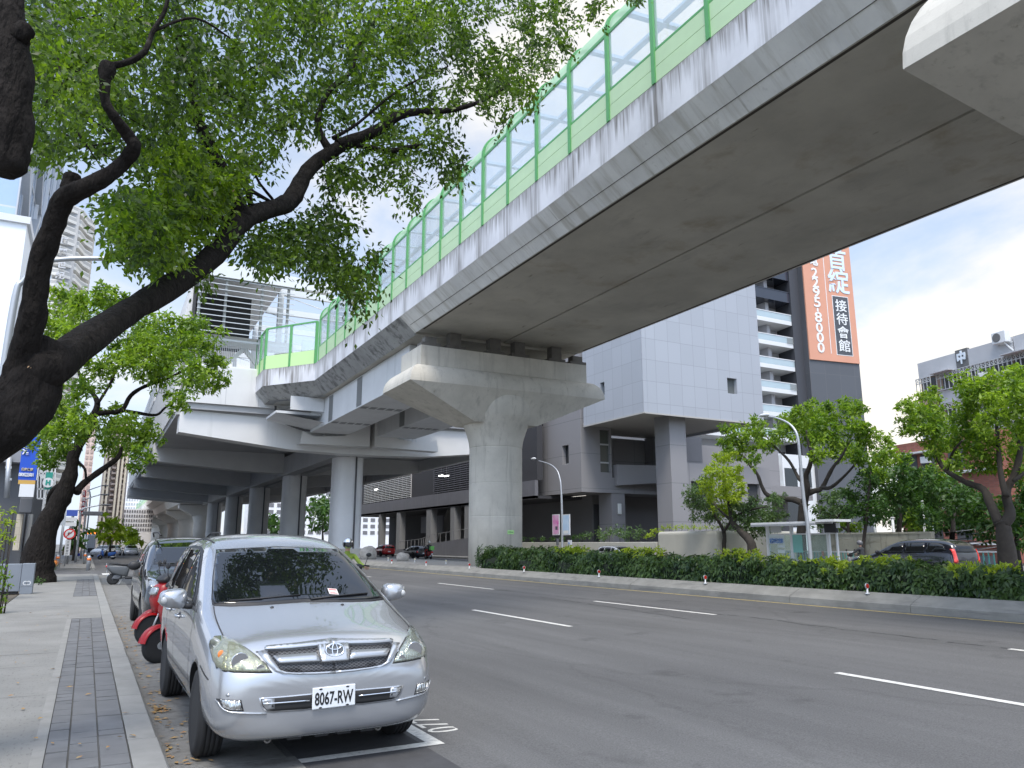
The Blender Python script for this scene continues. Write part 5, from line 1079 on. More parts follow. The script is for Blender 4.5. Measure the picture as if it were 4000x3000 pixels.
tree('street_tree', 'broad bright green street tree behind the bus shelter and lamp post', tuple(PZ(3132, 2150, .12)[:2] and PX(3132, 2150, 43)[:2]) + (.12,), 'X', 43,
     [[(3130, 2110, 36), (3134, 2010, 33), (3140, 1965, 32)], [(3140, 1970, 28), (3105, 1953, 24), (3053, 1947, 20), (3000, 1935, 17), (2976, 1900, 14), (2959, 1853, 12), (2929, 1817, 10), (2906, 1782, 7)], [(3140, 1970, 28), (3153, 1911, 26), (3147, 1864, 22), (3164, 1817, 18), (3170, 1770, 14), (3158, 1735, 10), (3150, 1680, 7)],
      [(3150, 1930, 24), (3180, 1918, 22), (3211, 1905, 18), (3252, 1829, 14), (3288, 1782, 10), (3320, 1720, 6)], [(3211, 1905, 16), (3247, 1903, 14), (3305, 1853, 10), (3360, 1790, 6)], [(3150, 1880, 16), (3123, 1872, 14), (3082, 1800, 11), (3029, 1747, 8), (2990, 1700, 5)]],
     [(2870, 1700, 52), (2900, 1755, 44), (2850, 1775, 34), (2960, 1680, 46), (3000, 1735, 44), (2940, 1800, 30), (3100, 1640, 52), (3180, 1625, 62), (3250, 1625, 56), (3320, 1595, 42), (3160, 1700, 62), (3250, 1700, 72), (3340, 1680, 56), (3400, 1725, 52), (3300, 1760, 60), (3380, 1800, 50), (3440, 1800, 34), (3420, 1850, 42), (3200, 1780, 40), (3060, 1690, 46), (3350, 1600, 30), (2825, 1730, 26)],
     M_LF2, .27, 2.2, 41, 'street trees on the far pavement', spread=.8)
tree('street_tree', 'small lime green tree in front of the grey column', PX(2850, 2140, 40.0)[:2] + (.12,) if False else tuple(PX(2850, 2140, 40.2)[:2]) + (.12,), 'X', 40.2,
     [[(2935, 2125, 34), (2893, 2075, 28), (2860, 2037, 20), (2850, 1980, 14), (2830, 1900, 10), (2826, 1830, 6)], [(2860, 2037, 12), (2800, 1980, 9), (2770, 1930, 6)], [(2870, 2040, 10), (2910, 1990, 8), (2960, 1950, 5)]],
     [(2830, 1790, 36), (2805, 1850, 50), (2860, 1860, 46), (2810, 1930, 50), (2870, 1930, 50), (2760, 1900, 30), (2840, 1990, 40)], M_LF4, .24, 2.0, 43, 'street trees on the far pavement', spread=.6)
tree('street_tree', 'loose grey green tree spreading low beside the lime green one', tuple(PX(2828, 2150, 41.6)[:2]) + (.12,), 'X', 41.6,
     [[(2828, 2140, 18), (2830, 2090, 15), (2815, 2050, 12), (2790, 2010, 9)], [(2826, 2080, 11), (2870, 2020, 9), (2940, 1990, 7), (3000, 1980, 4)]],
     [(2720, 1925, 44), (2740, 1985, 52), (2800, 2005, 52), (2900, 2000, 50), (2960, 2000, 56), (3010, 2010, 50), (2975, 2060, 52), (2915, 2060, 44), (3030, 1955, 34), (2870, 2080, 40)], M_LFG, .22, 1.7, 45, 'street trees on the far pavement', spread=.6)
tree('street_tree', 'large forked tree filling the right edge above the hedge', tuple(PX(3928, 2150, 39)[:2]) + (.12,), 'X', 39,
     [[(3926, 2110, 62), (3918, 2060, 56), (3910, 2040, 52)], [(3920, 2050, 44), (3946, 2005, 38), (3930, 1923, 32), (3963, 1853, 26), (3987, 1747, 20), (3963, 1690, 14), (3980, 1600, 9)], [(3905, 2050, 40), (3869, 1970, 34), (3840, 1911, 28), (3769, 1882, 22), (3687, 1829, 18), (3652, 1764, 13), (3617, 1700, 9), (3600, 1640, 5)], [(3930, 1940, 24), (3910, 1853, 20), (3899, 1740, 16), (3890, 1640, 11), (3870, 1560, 7)], [(3700, 1835, 12), (3720, 1770, 10), (3760, 1720, 6)], [(3960, 1880, 16), (4020, 1830, 12), (4080, 1760, 8)]],
     [(3547, 1580, 36), (3634, 1545, 42), (3572, 1612, 52), (3627, 1612, 52), (3536, 1670, 42), (3608, 1670, 62), (3680, 1660, 62), (3753, 1630, 52), (3771, 1515, 50), (3826, 1510, 60), (3807, 1575, 62), (3880, 1540, 70), (3934, 1503, 70), (3980, 1470, 50), (3975, 1575, 72), (3898, 1615, 70), (3975, 1666, 70), (3826, 1670, 60), (3717, 1720, 60), (3790, 1738, 66), (3862, 1738, 66), (3975, 1756, 60), (3645, 1720, 50), (3826, 1811, 60), (3735, 1811, 40), (4040, 1560, 80), (4050, 1700, 80), (4000, 1830, 60), (3650, 1770, 36)],
     M_LF2, .25, 1.9, 47, 'street trees on the far pavement', spread=.8)
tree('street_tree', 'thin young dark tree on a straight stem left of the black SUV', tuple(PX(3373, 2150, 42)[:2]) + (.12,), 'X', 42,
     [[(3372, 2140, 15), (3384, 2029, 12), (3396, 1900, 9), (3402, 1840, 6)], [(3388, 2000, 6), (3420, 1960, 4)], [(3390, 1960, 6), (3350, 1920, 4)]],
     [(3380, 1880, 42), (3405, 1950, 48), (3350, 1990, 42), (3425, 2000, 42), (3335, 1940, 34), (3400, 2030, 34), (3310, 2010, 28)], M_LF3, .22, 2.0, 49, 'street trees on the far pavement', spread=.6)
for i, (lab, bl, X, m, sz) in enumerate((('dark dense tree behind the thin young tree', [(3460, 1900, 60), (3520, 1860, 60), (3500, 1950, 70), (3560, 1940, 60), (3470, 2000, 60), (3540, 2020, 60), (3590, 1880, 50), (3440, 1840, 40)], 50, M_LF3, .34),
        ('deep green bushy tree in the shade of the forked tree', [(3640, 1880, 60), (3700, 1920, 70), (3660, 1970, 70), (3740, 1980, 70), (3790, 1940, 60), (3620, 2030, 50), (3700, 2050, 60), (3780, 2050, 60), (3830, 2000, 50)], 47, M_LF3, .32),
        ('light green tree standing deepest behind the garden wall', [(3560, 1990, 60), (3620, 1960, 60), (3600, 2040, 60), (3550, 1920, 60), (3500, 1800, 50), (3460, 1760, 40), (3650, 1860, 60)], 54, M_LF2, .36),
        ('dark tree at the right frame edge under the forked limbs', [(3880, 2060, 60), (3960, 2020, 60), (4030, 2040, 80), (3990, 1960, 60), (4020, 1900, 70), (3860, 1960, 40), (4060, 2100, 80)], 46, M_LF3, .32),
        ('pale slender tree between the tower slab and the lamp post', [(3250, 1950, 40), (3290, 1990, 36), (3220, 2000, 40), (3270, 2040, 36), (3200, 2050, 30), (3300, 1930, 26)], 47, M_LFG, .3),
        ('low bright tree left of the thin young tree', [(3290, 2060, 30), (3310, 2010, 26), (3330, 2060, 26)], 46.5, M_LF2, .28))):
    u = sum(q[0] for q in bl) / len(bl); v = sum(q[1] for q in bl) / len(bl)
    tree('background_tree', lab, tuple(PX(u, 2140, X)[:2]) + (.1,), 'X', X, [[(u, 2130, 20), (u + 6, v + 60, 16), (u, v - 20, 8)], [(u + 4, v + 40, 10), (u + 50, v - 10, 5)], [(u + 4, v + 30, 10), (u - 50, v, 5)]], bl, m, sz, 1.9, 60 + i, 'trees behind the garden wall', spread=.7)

# --- hedge along the median
hd = thing('hedge', 'long dark leafy hedge growing along the median kerb', 'hedge', (15.6, 17, .5)); lv = Leaves(77); rh = random.Random(4)
def hedge_top(y): return 1.07 + .0150 * (y - 8) + .06 * sin(y * 1.3) + .06 * sin(y * 2.9 + 1) + .04 * sin(y * 6.1)
core = MB(); y = 4.4
ys = [4.4 + .4 * i for i in range(66)]
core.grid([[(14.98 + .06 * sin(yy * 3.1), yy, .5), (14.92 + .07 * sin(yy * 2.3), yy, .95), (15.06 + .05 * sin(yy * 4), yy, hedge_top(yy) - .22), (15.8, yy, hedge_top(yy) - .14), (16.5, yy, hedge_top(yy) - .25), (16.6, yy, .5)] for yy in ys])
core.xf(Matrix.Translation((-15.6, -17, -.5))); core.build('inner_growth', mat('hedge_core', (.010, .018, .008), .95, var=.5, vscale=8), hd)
end = ys[-1]
for k in range(5200):
    # rosettes of seven leaflets all over the front and the top
    yy = 4.2 + (end - 4.0) * rh.random() ** 1.15; ft = rh.random()
    if ft < .62: z = .56 + (hedge_top(yy) - .55) * rh.random(); x = 14.86 + .10 * rh.random() + .12 * max(0, (z - .9)) ** 2 + .05 * sin(yy * 2.1 + z * 3); nrm = Vector((-1, rh.gauss(0, .35), .45 + rh.gauss(0, .3)))
    else: x = 15.0 + 1.6 * rh.random(); z = hedge_top(yy) + rh.uniform(-.12, .07) - .12 * abs(x - 15.7); nrm = Vector((rh.gauss(-.2, .5), rh.gauss(0, .5), 1))
    if rh.random() < .03: z += .12
    nrm.normalize(); t_ = nrm.cross(Vector((.3, 1, .2))).normalized(); u_ = nrm.cross(t_); c = np.array((x, yy, z)); m_ = 6; aa = [2 * pi * q / m_ + rh.random() for q in range(m_)]; s_ = rh.uniform(.10, .165)
    ax = np.array([tuple((t_ * cos(a) + u_ * sin(a) + nrm * .05 - Vector((0, 0, .22)))) for a in aa]); pos = c + ax * s_ * .62
    n0 = np.tile(np.array(nrm), (m_, 1)) + lv.r.normal(size=(m_, 3)) * .25; ax /= np.linalg.norm(ax, axis=1)[:, None]; n0 -= ax * (ax * n0).sum(1)[:, None]; n0 /= np.linalg.norm(n0, axis=1)[:, None]
    lv.P.append(pos); lv.A.append(ax); lv.N.append(n0); lv.S.append(np.full(m_, s_))
lv.build('foliage', M_LFH, hd, .40)
lv = Leaves(78)                                                       # lighter young shoots on top
for k in range(420):
    yy = rh.choice((6.2, 9.0, 11.8, 12.6, 15.5, 20.2, 24)) + rh.gauss(0, .5); x = 15.5 + rh.gauss(0, .35); z = hedge_top(yy) + rh.uniform(-.05, .12); lv.blob((x, yy, z), .10, 9, .11, .0, .5)
lv.build('young_shoots', M_LF4, hd, .40)
# shrubs: beds by the grey building, at the left edge, at the tree foot
def shrub(name, label, c, blobs, m, size, seed, group=None, dens=2.0, width=.42):
    t = thing(name, label, 'shrub' if name != 'grass_bed' else 'grass', c, 0, group); lv = Leaves(seed)
    for p, r in blobs: lv.blob(tuple(p), r, int(dens * 7 * r * r / size / size), size, -.1, .4, .6)
    lv.build('foliage', m, t, width); b = MB()
    for p, r in blobs: q = Vector(p) - t.location; b.tube([(q.x, q.y, -.05), (q.x + .02, q.y, q.z)], [.02, .012], 5)
    b.build('stems', M_BARKF, t); return t
def pxb(lst, X): return [(PX(u, v, X), r * px_scale(PX(u, v, X))) for u, v, r in lst]
shrub('shrub', 'variegated bush on the long planter before the grey building', tuple(PX(2400, 2120, 42)[:2]) + (1.6,), pxb([(2300, 2090, 22), (2340, 2085, 26), (2380, 2080, 28), (2420, 2075, 30), (2460, 2080, 28), (2500, 2075, 26), (2360, 2100, 22), (2440, 2098, 24), (2490, 2098, 20)], 42), M_LFG, .22, 81, 'planter bushes')
shrub('shrub', 'low dark ground cover at the left end of the long planter', tuple(PX(2150, 2120, 42)[:2]) + (1.4,), pxb([(2040, 2105, 14), (2080, 2108, 14), (2120, 2105, 15), (2160, 2106, 15), (2200, 2102, 16), (2240, 2100, 18), (2275, 2095, 20)], 42), M_LF3, .2, 82, 'planter bushes')
shrub('shrub', 'yellow green bush at the corner of the tall planter', tuple(PX(2550, 2120, 42)[:2]) + (1.6,), pxb([(2545, 2085, 20), (2560, 2070, 16), (2530, 2095, 16), (2580, 2080, 16)], 42), M_LF4, .2, 83, 'planter bushes')
shrub('grass_bed', 'fine light green plants spilling over the rounded planter', tuple(PX(2700, 2120, 43)[:2]) + (2.2,), pxb([(2590 + 24 * i, 2062 - (4 if i % 2 else 0), 15) for i in range(11)], 43), M_LF4, .18, 84, None, 2.4, .25)
shrub('shrub', 'leafy green shrub leaning in at the left edge above the cabinet', (-2.2, 25.5, KZ), [(PY(u, v, 25.5), r * px_scale(PY(u, v, 25.5))) for u, v, r in ((-10, 2000, 40), (30, 2040, 34), (50, 1995, 22), (10, 2090, 36), (40, 2110, 22), (-20, 2140, 40))], M_LF4, .11, 85, 'shrubs at the left edge', 1.5)
shrub('shrub', 'light green shrub beside the near end of the cabinet', (-1.9, 20.6, KZ), [(PY(u, v, 20.6), r * px_scale(PY(u, v, 20.6))) for u, v, r in ((-10, 2210, 34), (16, 2250, 30), (30, 2285, 22), (-10, 2300, 34), (10, 2340, 24), (-6, 2380, 26))], M_LF2, .09, 86, 'shrubs at the left edge', 1.5)
shrub('shrub', 'green plants with orange flowers around the foot of the second tree', (-1.75, 33, KZ), [(PZ(u, v, KZ) + Vector((0, 0, dz)), r) for u, v, dz, r in ((140, 2262, .18, .3), (165, 2250, .25, .35), (185, 2240, .2, .3), (205, 2228, .3, .3), (150, 2285, .12, .22), (130, 2230, .3, .4), (100, 2220, .3, .4))], M_LF3, .10, 87, None, 1.6)
fl = Leaves(90)
for u, v in ((207, 2205), (212, 2212), (200, 2215), (215, 2222)): fl.blob(PZ(u, v + 20, KZ) + Vector((0, 0, .5)), .16, 40, .08)
t = bpy.data.objects[[o.name for o in COL.objects if o.name.startswith('shrub')][-1]]
ff = fl.build('flowers', mat('orange_flower', (.75, .28, .05), .6), t)
# sunlit trees far down the road
for lab, bl, Y in (('bright lime tree far down the road beside the pavement', [(420, 2050, 30), (450, 2060, 34), (400, 2075, 28), (440, 2100, 30), (410, 2110, 24), (470, 2100, 26)], 105), ('second bright lime tree before the white office block', [(480, 2080, 26), (505, 2095, 28), (530, 2110, 26), (490, 2120, 24), (545, 2122, 16)], 125), ('dark green tree behind the street signs far down the pavement', [(290, 2050, 26), (300, 2090, 28), (275, 2100, 24), (310, 2120, 26), (285, 2130, 24)], 82),
                   ('tree seen between the station columns on the left', [(1250, 2010, 34), (1270, 2050, 30), (1235, 2060, 24), (1290, 1990, 24)], 170), ('pine like tree seen between the two nearest station columns', [(1230, 1985, 40), (1260, 1960, 34), (1290, 2000, 34)], 190), ('tree seen between the second and third station columns', [(1065, 2050, 30), (1080, 2080, 26), (1060, 2020, 20)], 200), ('tree beyond the far viaduct arches', [(740, 2090, 26), (730, 2060, 20), (725, 2115, 20)], 260)):
    u = sum(q[0] for q in bl) / len(bl); v = sum(q[1] for q in bl) / len(bl); p = PY(u, v, Y)
    tree('distant_tree', lab, (p.x, p.y, .05), 'Y', Y, [[(u, 2128, 8), (u, v, 4)]], bl, M_LF4 if 'lime' in lab else M_LF3, .011 * Y if Y < 150 else .008 * Y, 1.8, int(Y), 'distant trees along the road', spread=.9)
# ================================================================ vehicles
from mathutils.geometry import delaunay_2d_cdt
VAN = [
 (0.00, [(0,.30),(.28,.30),(.48,.315),(.565,.41),(.565,.53),(.53,.605),(.46,.64),(.36,.655),(.25,.665),(.12,.668),(0,.67)]),
 (0.035,[(0,.245),(.38,.245),(.63,.265),(.715,.39),(.715,.555),(.68,.645),(.60,.69),(.47,.71),(.32,.725),(.16,.73),(0,.735)]),
 (0.11, [(0,.215),(.45,.215),(.73,.235),(.805,.38),(.808,.57),(.775,.685),(.69,.765),(.54,.80),(.36,.82),(.18,.83),(0,.835)]),
 (0.22, [(0,.20),(.45,.20),(.78,.225),(.845,.38),(.85,.595),(.825,.745),(.75,.845),(.60,.88),(.40,.90),(.2,.91),(0,.915)]),
 (0.30, [(0,.195),(.45,.195),(.79,.23),(.858,.38),(.864,.61),(.842,.775),(.775,.875),(.62,.91),(.42,.93),(.21,.94),(0,.944)]),
 (0.50, [(0,.19),(.45,.19),(.80,.24),(.872,.40),(.879,.64),(.862,.82),(.805,.925),(.66,.957),(.45,.977),(.22,.987),(0,.99)]),
 (0.80, [(0,.19),(.45,.19),(.80,.25),(.876,.42),(.885,.70),(.868,.90),(.815,.993),(.70,1.02),(.47,1.042),(.24,1.052),(0,1.056)]),
 (1.02, [(0,.19),(.45,.19),(.80,.25),(.876,.42),(.888,.74),(.87,.96),(.825,1.045),(.73,1.078),(.5,1.095),(.25,1.104),(0,1.107)]),
 (1.12, [(0,.19),(.45,.19),(.80,.25),(.876,.42),(.888,.745),(.87,.985),(.823,1.075),(.74,1.11),(.52,1.132),(.26,1.142),(0,1.146)]),
 (1.30, [(0,.19),(.45,.19),(.80,.25),(.876,.42),(.888,.76),(.868,1.02),(.815,1.13),(.745,1.19),(.55,1.207),(.28,1.214),(0,1.216)]),
 (1.60, [(0,.19),(.45,.19),(.80,.25),(.876,.42),(.888,.77),(.867,1.04),(.803,1.22),(.737,1.31),(.56,1.326),(.28,1.333),(0,1.335)]),
 (1.90, [(0,.19),(.45,.19),(.80,.25),(.876,.42),(.888,.78),(.866,1.05),(.787,1.30),(.715,1.43),(.55,1.446),(.28,1.452),(0,1.454)]),
 (2.20, [(0,.19),(.45,.19),(.80,.25),(.876,.42),(.888,.78),(.866,1.055),(.772,1.36),(.692,1.535),(.54,1.56),(.28,1.568),(0,1.57)]),
 (2.45, [(0,.19),(.45,.19),(.80,.25),(.876,.42),(.888,.78),(.866,1.06),(.762,1.39),(.672,1.60),(.53,1.64),(.28,1.652),(0,1.656)]),
 (2.90, [(0,.19),(.45,.19),(.80,.25),(.876,.42),(.888,.78),(.866,1.06),(.757,1.40),(.665,1.632),(.53,1.685),(.28,1.71),(0,1.715)]),
 (3.50, [(0,.19),(.45,.19),(.80,.25),(.876,.42),(.888,.78),(.866,1.06),(.757,1.40),(.665,1.635),(.53,1.69),(.28,1.715),(0,1.72)]),
 (4.10, [(0,.20),(.45,.20),(.80,.26),(.874,.42),(.884,.78),(.862,1.06),(.75,1.40),(.655,1.62),(.52,1.67),(.28,1.69),(0,1.695)]),
 (4.40, [(0,.26),(.45,.26),(.78,.30),(.855,.44),(.862,.78),(.842,1.06),(.732,1.38),(.635,1.575),(.50,1.615),(.27,1.635),(0,1.64)]),
 (4.52, [(0,.36),(.40,.36),(.70,.38),(.77,.48),(.775,.78),(.755,1.02),(.66,1.28),(.57,1.40),(.44,1.43),(.24,1.45),(0,1.455)]),
 (4.56, [(0,.44),(.34,.44),(.58,.46),(.64,.54),(.645,.78),(.62,.96),(.54,1.14),(.46,1.22),(.36,1.24),(.2,1.25),(0,1.255)]),
]
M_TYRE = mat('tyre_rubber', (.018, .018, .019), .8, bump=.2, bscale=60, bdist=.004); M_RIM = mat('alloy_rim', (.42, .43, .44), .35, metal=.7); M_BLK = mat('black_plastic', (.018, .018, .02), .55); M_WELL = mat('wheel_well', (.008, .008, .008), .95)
M_CHR = mat('chrome', (.75, .76, .78), .12, metal=1.0); M_AMBER = mat('amber_lens', (.75, .22, .05), .25); M_RED = mat('red_lens', (.55, .02, .015), .2, coat=1); M_PLT = mat('plate_white', (.70, .72, .74), .45); M_INK = mat('plate_black', (.01, .01, .012), .5)
M_CGLASS = mat('car_glass', (.006, .007, .009), .01, spec=.75)
M_SIDEG = mat('side_glass', (.008, .009, .010), .02, spec=.45)
M_SEAM = mat('panel_gap', (.03, .03, .032), .8)
def paint(name, col, metal=.5, rough=.3): return mat(name, col, rough, metal=metal, coat=1.0, spec=.5)
def reflector(name, tint):
    m = bpy.data.materials.new(name); m.use_nodes = True; nt = m.node_tree; N = nt.nodes.new; L = nt.links.new; p = nt.nodes['Principled BSDF']; p.inputs['Base Color'].default_value = (*tint, 1); p.inputs['Metallic'].default_value = .85; p.inputs['Roughness'].default_value = .13; p.inputs['Coat Weight'].default_value = 1
    tc = N('ShaderNodeTexCoord'); mp = N('ShaderNodeMapping'); mp.inputs['Scale'].default_value = (1, .3, .18); L(tc.outputs['Object'], mp.inputs[0]); v = N('ShaderNodeTexNoise'); v.inputs['Scale'].default_value = 85; v.inputs['Detail'].default_value = 1; L(mp.outputs[0], v.inputs['Vector'])
    b = N('ShaderNodeBump'); b.inputs['Strength'].default_value = 1; b.inputs['Distance'].default_value = .018; L(v.outputs[0], b.inputs['Height']); L(b.outputs[0], p.inputs['Normal']); return m
def lattice(name):
    m = bpy.data.materials.new(name); m.use_nodes = True; nt = m.node_tree; N = nt.nodes.new; L = nt.links.new; p = nt.nodes['Principled BSDF']; tc = N('ShaderNodeTexCoord'); s = N('ShaderNodeSeparateXYZ'); L(tc.outputs['Object'], s.inputs[0])
    def M_(op, a, b=None):
        n = N('ShaderNodeMath'); n.operation = op
        for i, q in enumerate((a, b)):
            if q is None: continue
            if isinstance(q, (int, float)): n.inputs[i].default_value = q
            else: L(q, n.inputs[i])
        return n.outputs[0]
    x = M_('DIVIDE', s.outputs[0], .036); z = M_('DIVIDE', s.outputs[2], .020)
    l = M_('MAXIMUM', M_('LESS_THAN', M_('FRACT', M_('ADD', x, z)), .18), M_('LESS_THAN', M_('FRACT', M_('SUBTRACT', x, z)), .18))
    c = N('ShaderNodeMixRGB'); L(l, c.inputs[0]); c.inputs[1].default_value = (.006, .006, .007, 1); c.inputs[2].default_value = (.10, .10, .105, 1); L(c.outputs[0], p.inputs['Base Color']); p.inputs['Roughness'].default_value = .4; return m
M_LATT = lattice('grille_lattice')
def smooth_poly(P, k=4):
    out = []; n = len(P)
    for i in range(n):
        a, b, c, d = (Vector(P[(i + q) % n]) for q in (-1, 0, 1, 2))
        for j in range(k):
            t = j / k; out.append(.5 * ((2 * b) + (c - a) * t + (2 * a - 5 * b + 4 * c - d) * t * t + (3 * b - a - 3 * c + d) * t ** 3))
    return [tuple(q) for q in out]
class Body:
    """lofted, subdivided, wheel arches cut; other parts are laid on its surface"""
    def __init__(s, stations, axles, rw, sub=2, sc=(1, 1, 1), rear=True):
        rows = []
        for y, half in stations:
            h = [(x * sc[0], y * sc[1], z * sc[2]) for x, z in half]; rows.append(h[:-1] + [h[-1]] + [(-x, yy, z) for x, yy, z in h[-2:0:-1]])
        b = MB(); b.grid(rows, True, True); n = len(rows[0]); m = len(rows)
        b.f += [tuple(range(n - 1, -1, -1)), tuple((m - 1) * n + i for i in range(n))]; b.sm += [True, True]
        me = b.mesh('body', M_BLK); o = bpy.data.objects.new('tmp', me); COL.objects.link(o); md = o.modifiers.new('s', 'SUBSURF'); md.levels = md.render_levels = sub
        cut = []
        for ya in axles:
            for sg in (-1, 1):
                c = MB(); c.lathe([(rw, .60), (rw, 1.2)], (0, ya, rw * .86), 40, axis='x')
                if sg < 0: c.v = [(-x, y, z) for x, y, z in c.v]
                co = c.build('cut', M_BLK); cut.append(co); bo = o.modifiers.new('b', 'BOOLEAN'); bo.object = co; bo.operation = 'DIFFERENCE'; bo.solver = 'EXACT'
        bpy.context.view_layer.update(); dg = bpy.context.evaluated_depsgraph_get(); s.me = bpy.data.meshes.new_from_object(o.evaluated_get(dg)); s.me.name = 'body'
        for md in [q for q in o.modifiers if q.type == 'BOOLEAN']: o.modifiers.remove(md)
        bpy.context.view_layer.update(); dg = bpy.context.evaluated_depsgraph_get(); t = o.evaluated_get(dg).to_mesh(); s.bvh = BVHTree.FromPolygons([v.co.copy() for v in t.vertices], [tuple(p.vertices) for p in t.polygons])
        for c in cut + [o]: bpy.data.objects.remove(c)
        s.axles, s.rw = axles, rw
    def body(s, parent, m):
        me = s.me; me.materials.clear(); me.materials.append(m); me.materials.append(M_WELL)
        for p in me.polygons:
            p.use_smooth = True; c = p.center
            for ya in s.axles:
                if abs(c.x) < .95 and abs(c.x) > .3 and hypot(c.y - ya, c.z - s.rw * .86) < s.rw + .002 and (abs(p.normal.x) < .5 or abs(c.x) < .7) and c.z < s.rw * 2: p.material_index = 1; p.use_smooth = False
        o = bpy.data.objects.new('body', me); return link(o, parent)
    def hit(s, p, d):
        h = s.bvh.ray_cast(Vector(p), Vector(d)); return (h[0], h[1]) if h[0] is not None else (None, None)
    def pix(s, u, v, M):
        """point of the body seen at a pixel of the photograph; M places the vehicle"""
        Mi = M.inverted(); o = Mi @ Vector((0, 0, CAMH)); d = (Mi.to_3x3() @ Vector(ray(u, v))).normalized(); h = s.bvh.ray_cast(o, d)
        if h[0] is None: h = s.bvh.find_nearest(o + d * ((Vector((0, 0, .9)) - o).dot(d)))
        return h[0]
    def patch(s, poly, axis, name, m, parent, off=.004, thick=.012, step=.05, mirror=False, smooth=True):
        """poly in the projection plane (axis 'y+': (x,z) seen from the front; 'x-' / 'x+': (y,z) seen from a side; 'z': (x,y) from above)"""
        if mirror: poly = [(-a, b) for a, b in poly]
        n = len(poly); xs = [p[0] for p in poly]; ys = [p[1] for p in poly]; V = [Vector(p) for p in poly]
        # split long edges
        W = []
        for i in range(n):
            a, b = V[i], V[(i + 1) % n]; k = max(1, int((b - a).length / step)); W += [a.lerp(b, j / k) for j in range(k)]
        ne = len(W); x = min(xs) + step / 2
        while x < max(xs):
            y = min(ys) + step / 2
            while y < max(ys):
                if pip(x, y, [tuple(p) for p in W]) and min((Vector((x, y)) - q).length for q in W) > step * .4: W.append(Vector((x, y)))
                y += step
            x += step
        r = delaunay_2d_cdt(W, [(i, (i + 1) % ne) for i in range(ne)], [], 1, 1e-6); P, F = r[0], r[2]; out = []
        for p in P:
            if axis == 'y+': o, d = (p[0], -3, p[1]), (0, 1, 0)
            elif axis == 'x-': o, d = (-3, p[0], p[1]), (1, 0, 0)
            elif axis == 'x+': o, d = (3, p[0], p[1]), (-1, 0, 0)
            elif axis == 'y-': o, d = (p[0], 9, p[1]), (0, -1, 0)
            else: o, d = (p[0], p[1], 5), (0, 0, -1)
            h, nn = s.hit(o, d)
            if h is None: h, nn, _, _ = s.bvh.find_nearest(Vector(o) + Vector(d) * 3)
            if nn.dot(Vector(d)) > 0: nn = -nn
            out.append((h, nn))
        bm = bmesh.new(); vs = [bm.verts.new(h + nn * off) for h, nn in out]
        for f in F:
            try: bm.faces.new([vs[i] for i in f])
            except ValueError: pass
        for f in bm.faces: f.smooth = smooth
        edges = [e for e in bm.edges if len(e.link_faces) == 1]; low = {}
        idx = {v: i for i, v in enumerate(vs)}
        for e in edges:
            for v in e.verts:
                if v not in low: h, nn = out[idx[v]]; low[v] = bm.verts.new(h + nn * (off - thick))
        for e in edges: a, b = e.verts; bm.faces.new((a, b, low[b], low[a]))
        bmesh.ops.recalc_face_normals(bm, faces=bm.faces); me = bpy.data.meshes.new(name); bm.to_mesh(me); bm.free(); me.materials.append(m); return link(bpy.data.objects.new(name, me), parent)
    def ribbon(s, pts, axis, w, name, m, parent, off=.0025):
        """thin line laid on the surface along pts (projection plane)"""
        V = [Vector(p) for p in pts]; D = []
        for i in range(len(V) - 1): k = max(1, int((V[i + 1] - V[i]).length / .04)); D += [V[i].lerp(V[i + 1], j / k) for j in range(k)]
        D.append(V[-1]); L, R = [], []
        for i, p in enumerate(D):
            t = (D[min(i + 1, len(D) - 1)] - D[max(i - 1, 0)]).normalized(); q = Vector((-t.y, t.x)) * w / 2; L.append(p + q); R.append(p - q)
        b = MB(); rows = []
        for side in (L, R):
            row = []
            for p in side:
                o, d = {'y+': ((p[0], -3, p[1]), (0, 1, 0)), 'x-': ((-3, p[0], p[1]), (1, 0, 0)), 'x+': ((3, p[0], p[1]), (-1, 0, 0)), 'z': ((p[0], p[1], 5), (0, 0, -1))}[axis]
                h, nn = s.hit(o, d)
                if h is None: h, nn, _, _ = s.bvh.find_nearest(Vector(o) + Vector(d) * 3)
                if nn.dot(Vector(d)) > 0: nn = -nn
                row.append(h + nn * off)
            rows.append(row)
        b.grid(rows); return b.build(name, m, parent)
def wheel(parent, x, y, r, w, side, name='wheel', steer=0.0, spokes=7):
    """tyre, rim, spokes and hub as one wheel with its rim a sub-part; side=-1 faces -x"""
    prof = [(r * .66, -w / 2 + .012), (r * .80, -w / 2), (r * .94, -w / 2 + .010), (r * .99, -w / 2 + .035)]
    for i in range(4): z = -w / 2 + .035 + (w - .07) * (i + .5) / 4; prof += [(r, z - .016), (r, z + .014), (r * .975, z + .017), (r * .975, z + .021)]
    prof += [(r * .99, w / 2 - .035), (r * .94, w / 2 - .010), (r * .80, w / 2), (r * .66, w / 2 - .012)]
    b = MB(); b.lathe(prof, n=36, axis='x'); o = b.build(name, M_TYRE, parent); o.location = (x, y, r); o.rotation_euler = (0, 0, steer)
    q = MB(); q.lathe([(r * .655, -w / 2 + .05), (r * .68, w / 2 - .028), (r * .65, w / 2 - .02), (r * .60, w / 2 - .05), (r * .58, .02)], n=32, axis='x'); q.lathe([(r * .60, -.02), (r * .60, .0)], n=24, axis='x')
    for k in range(spokes):
        a = 2 * pi * k / spokes
        for da in (-.10, .10): q.bar((w / 2 - .045, r * .13 * cos(a + da * 3), r * .13 * sin(a + da * 3)), (w / 2 - .035, r * .64 * cos(a + da), r * .64 * sin(a + da)), .028, .026, (1, 0, 0))
    q.lathe([(r * .20, 0), (r * .20, w / 2 - .035), (r * .15, w / 2 - .02)], n=16, axis='x')
    if side < 0: q.v = [(-a, bb, c) for a, bb, c in q.v]
    q.build('rim', M_RIM, o)
    return o
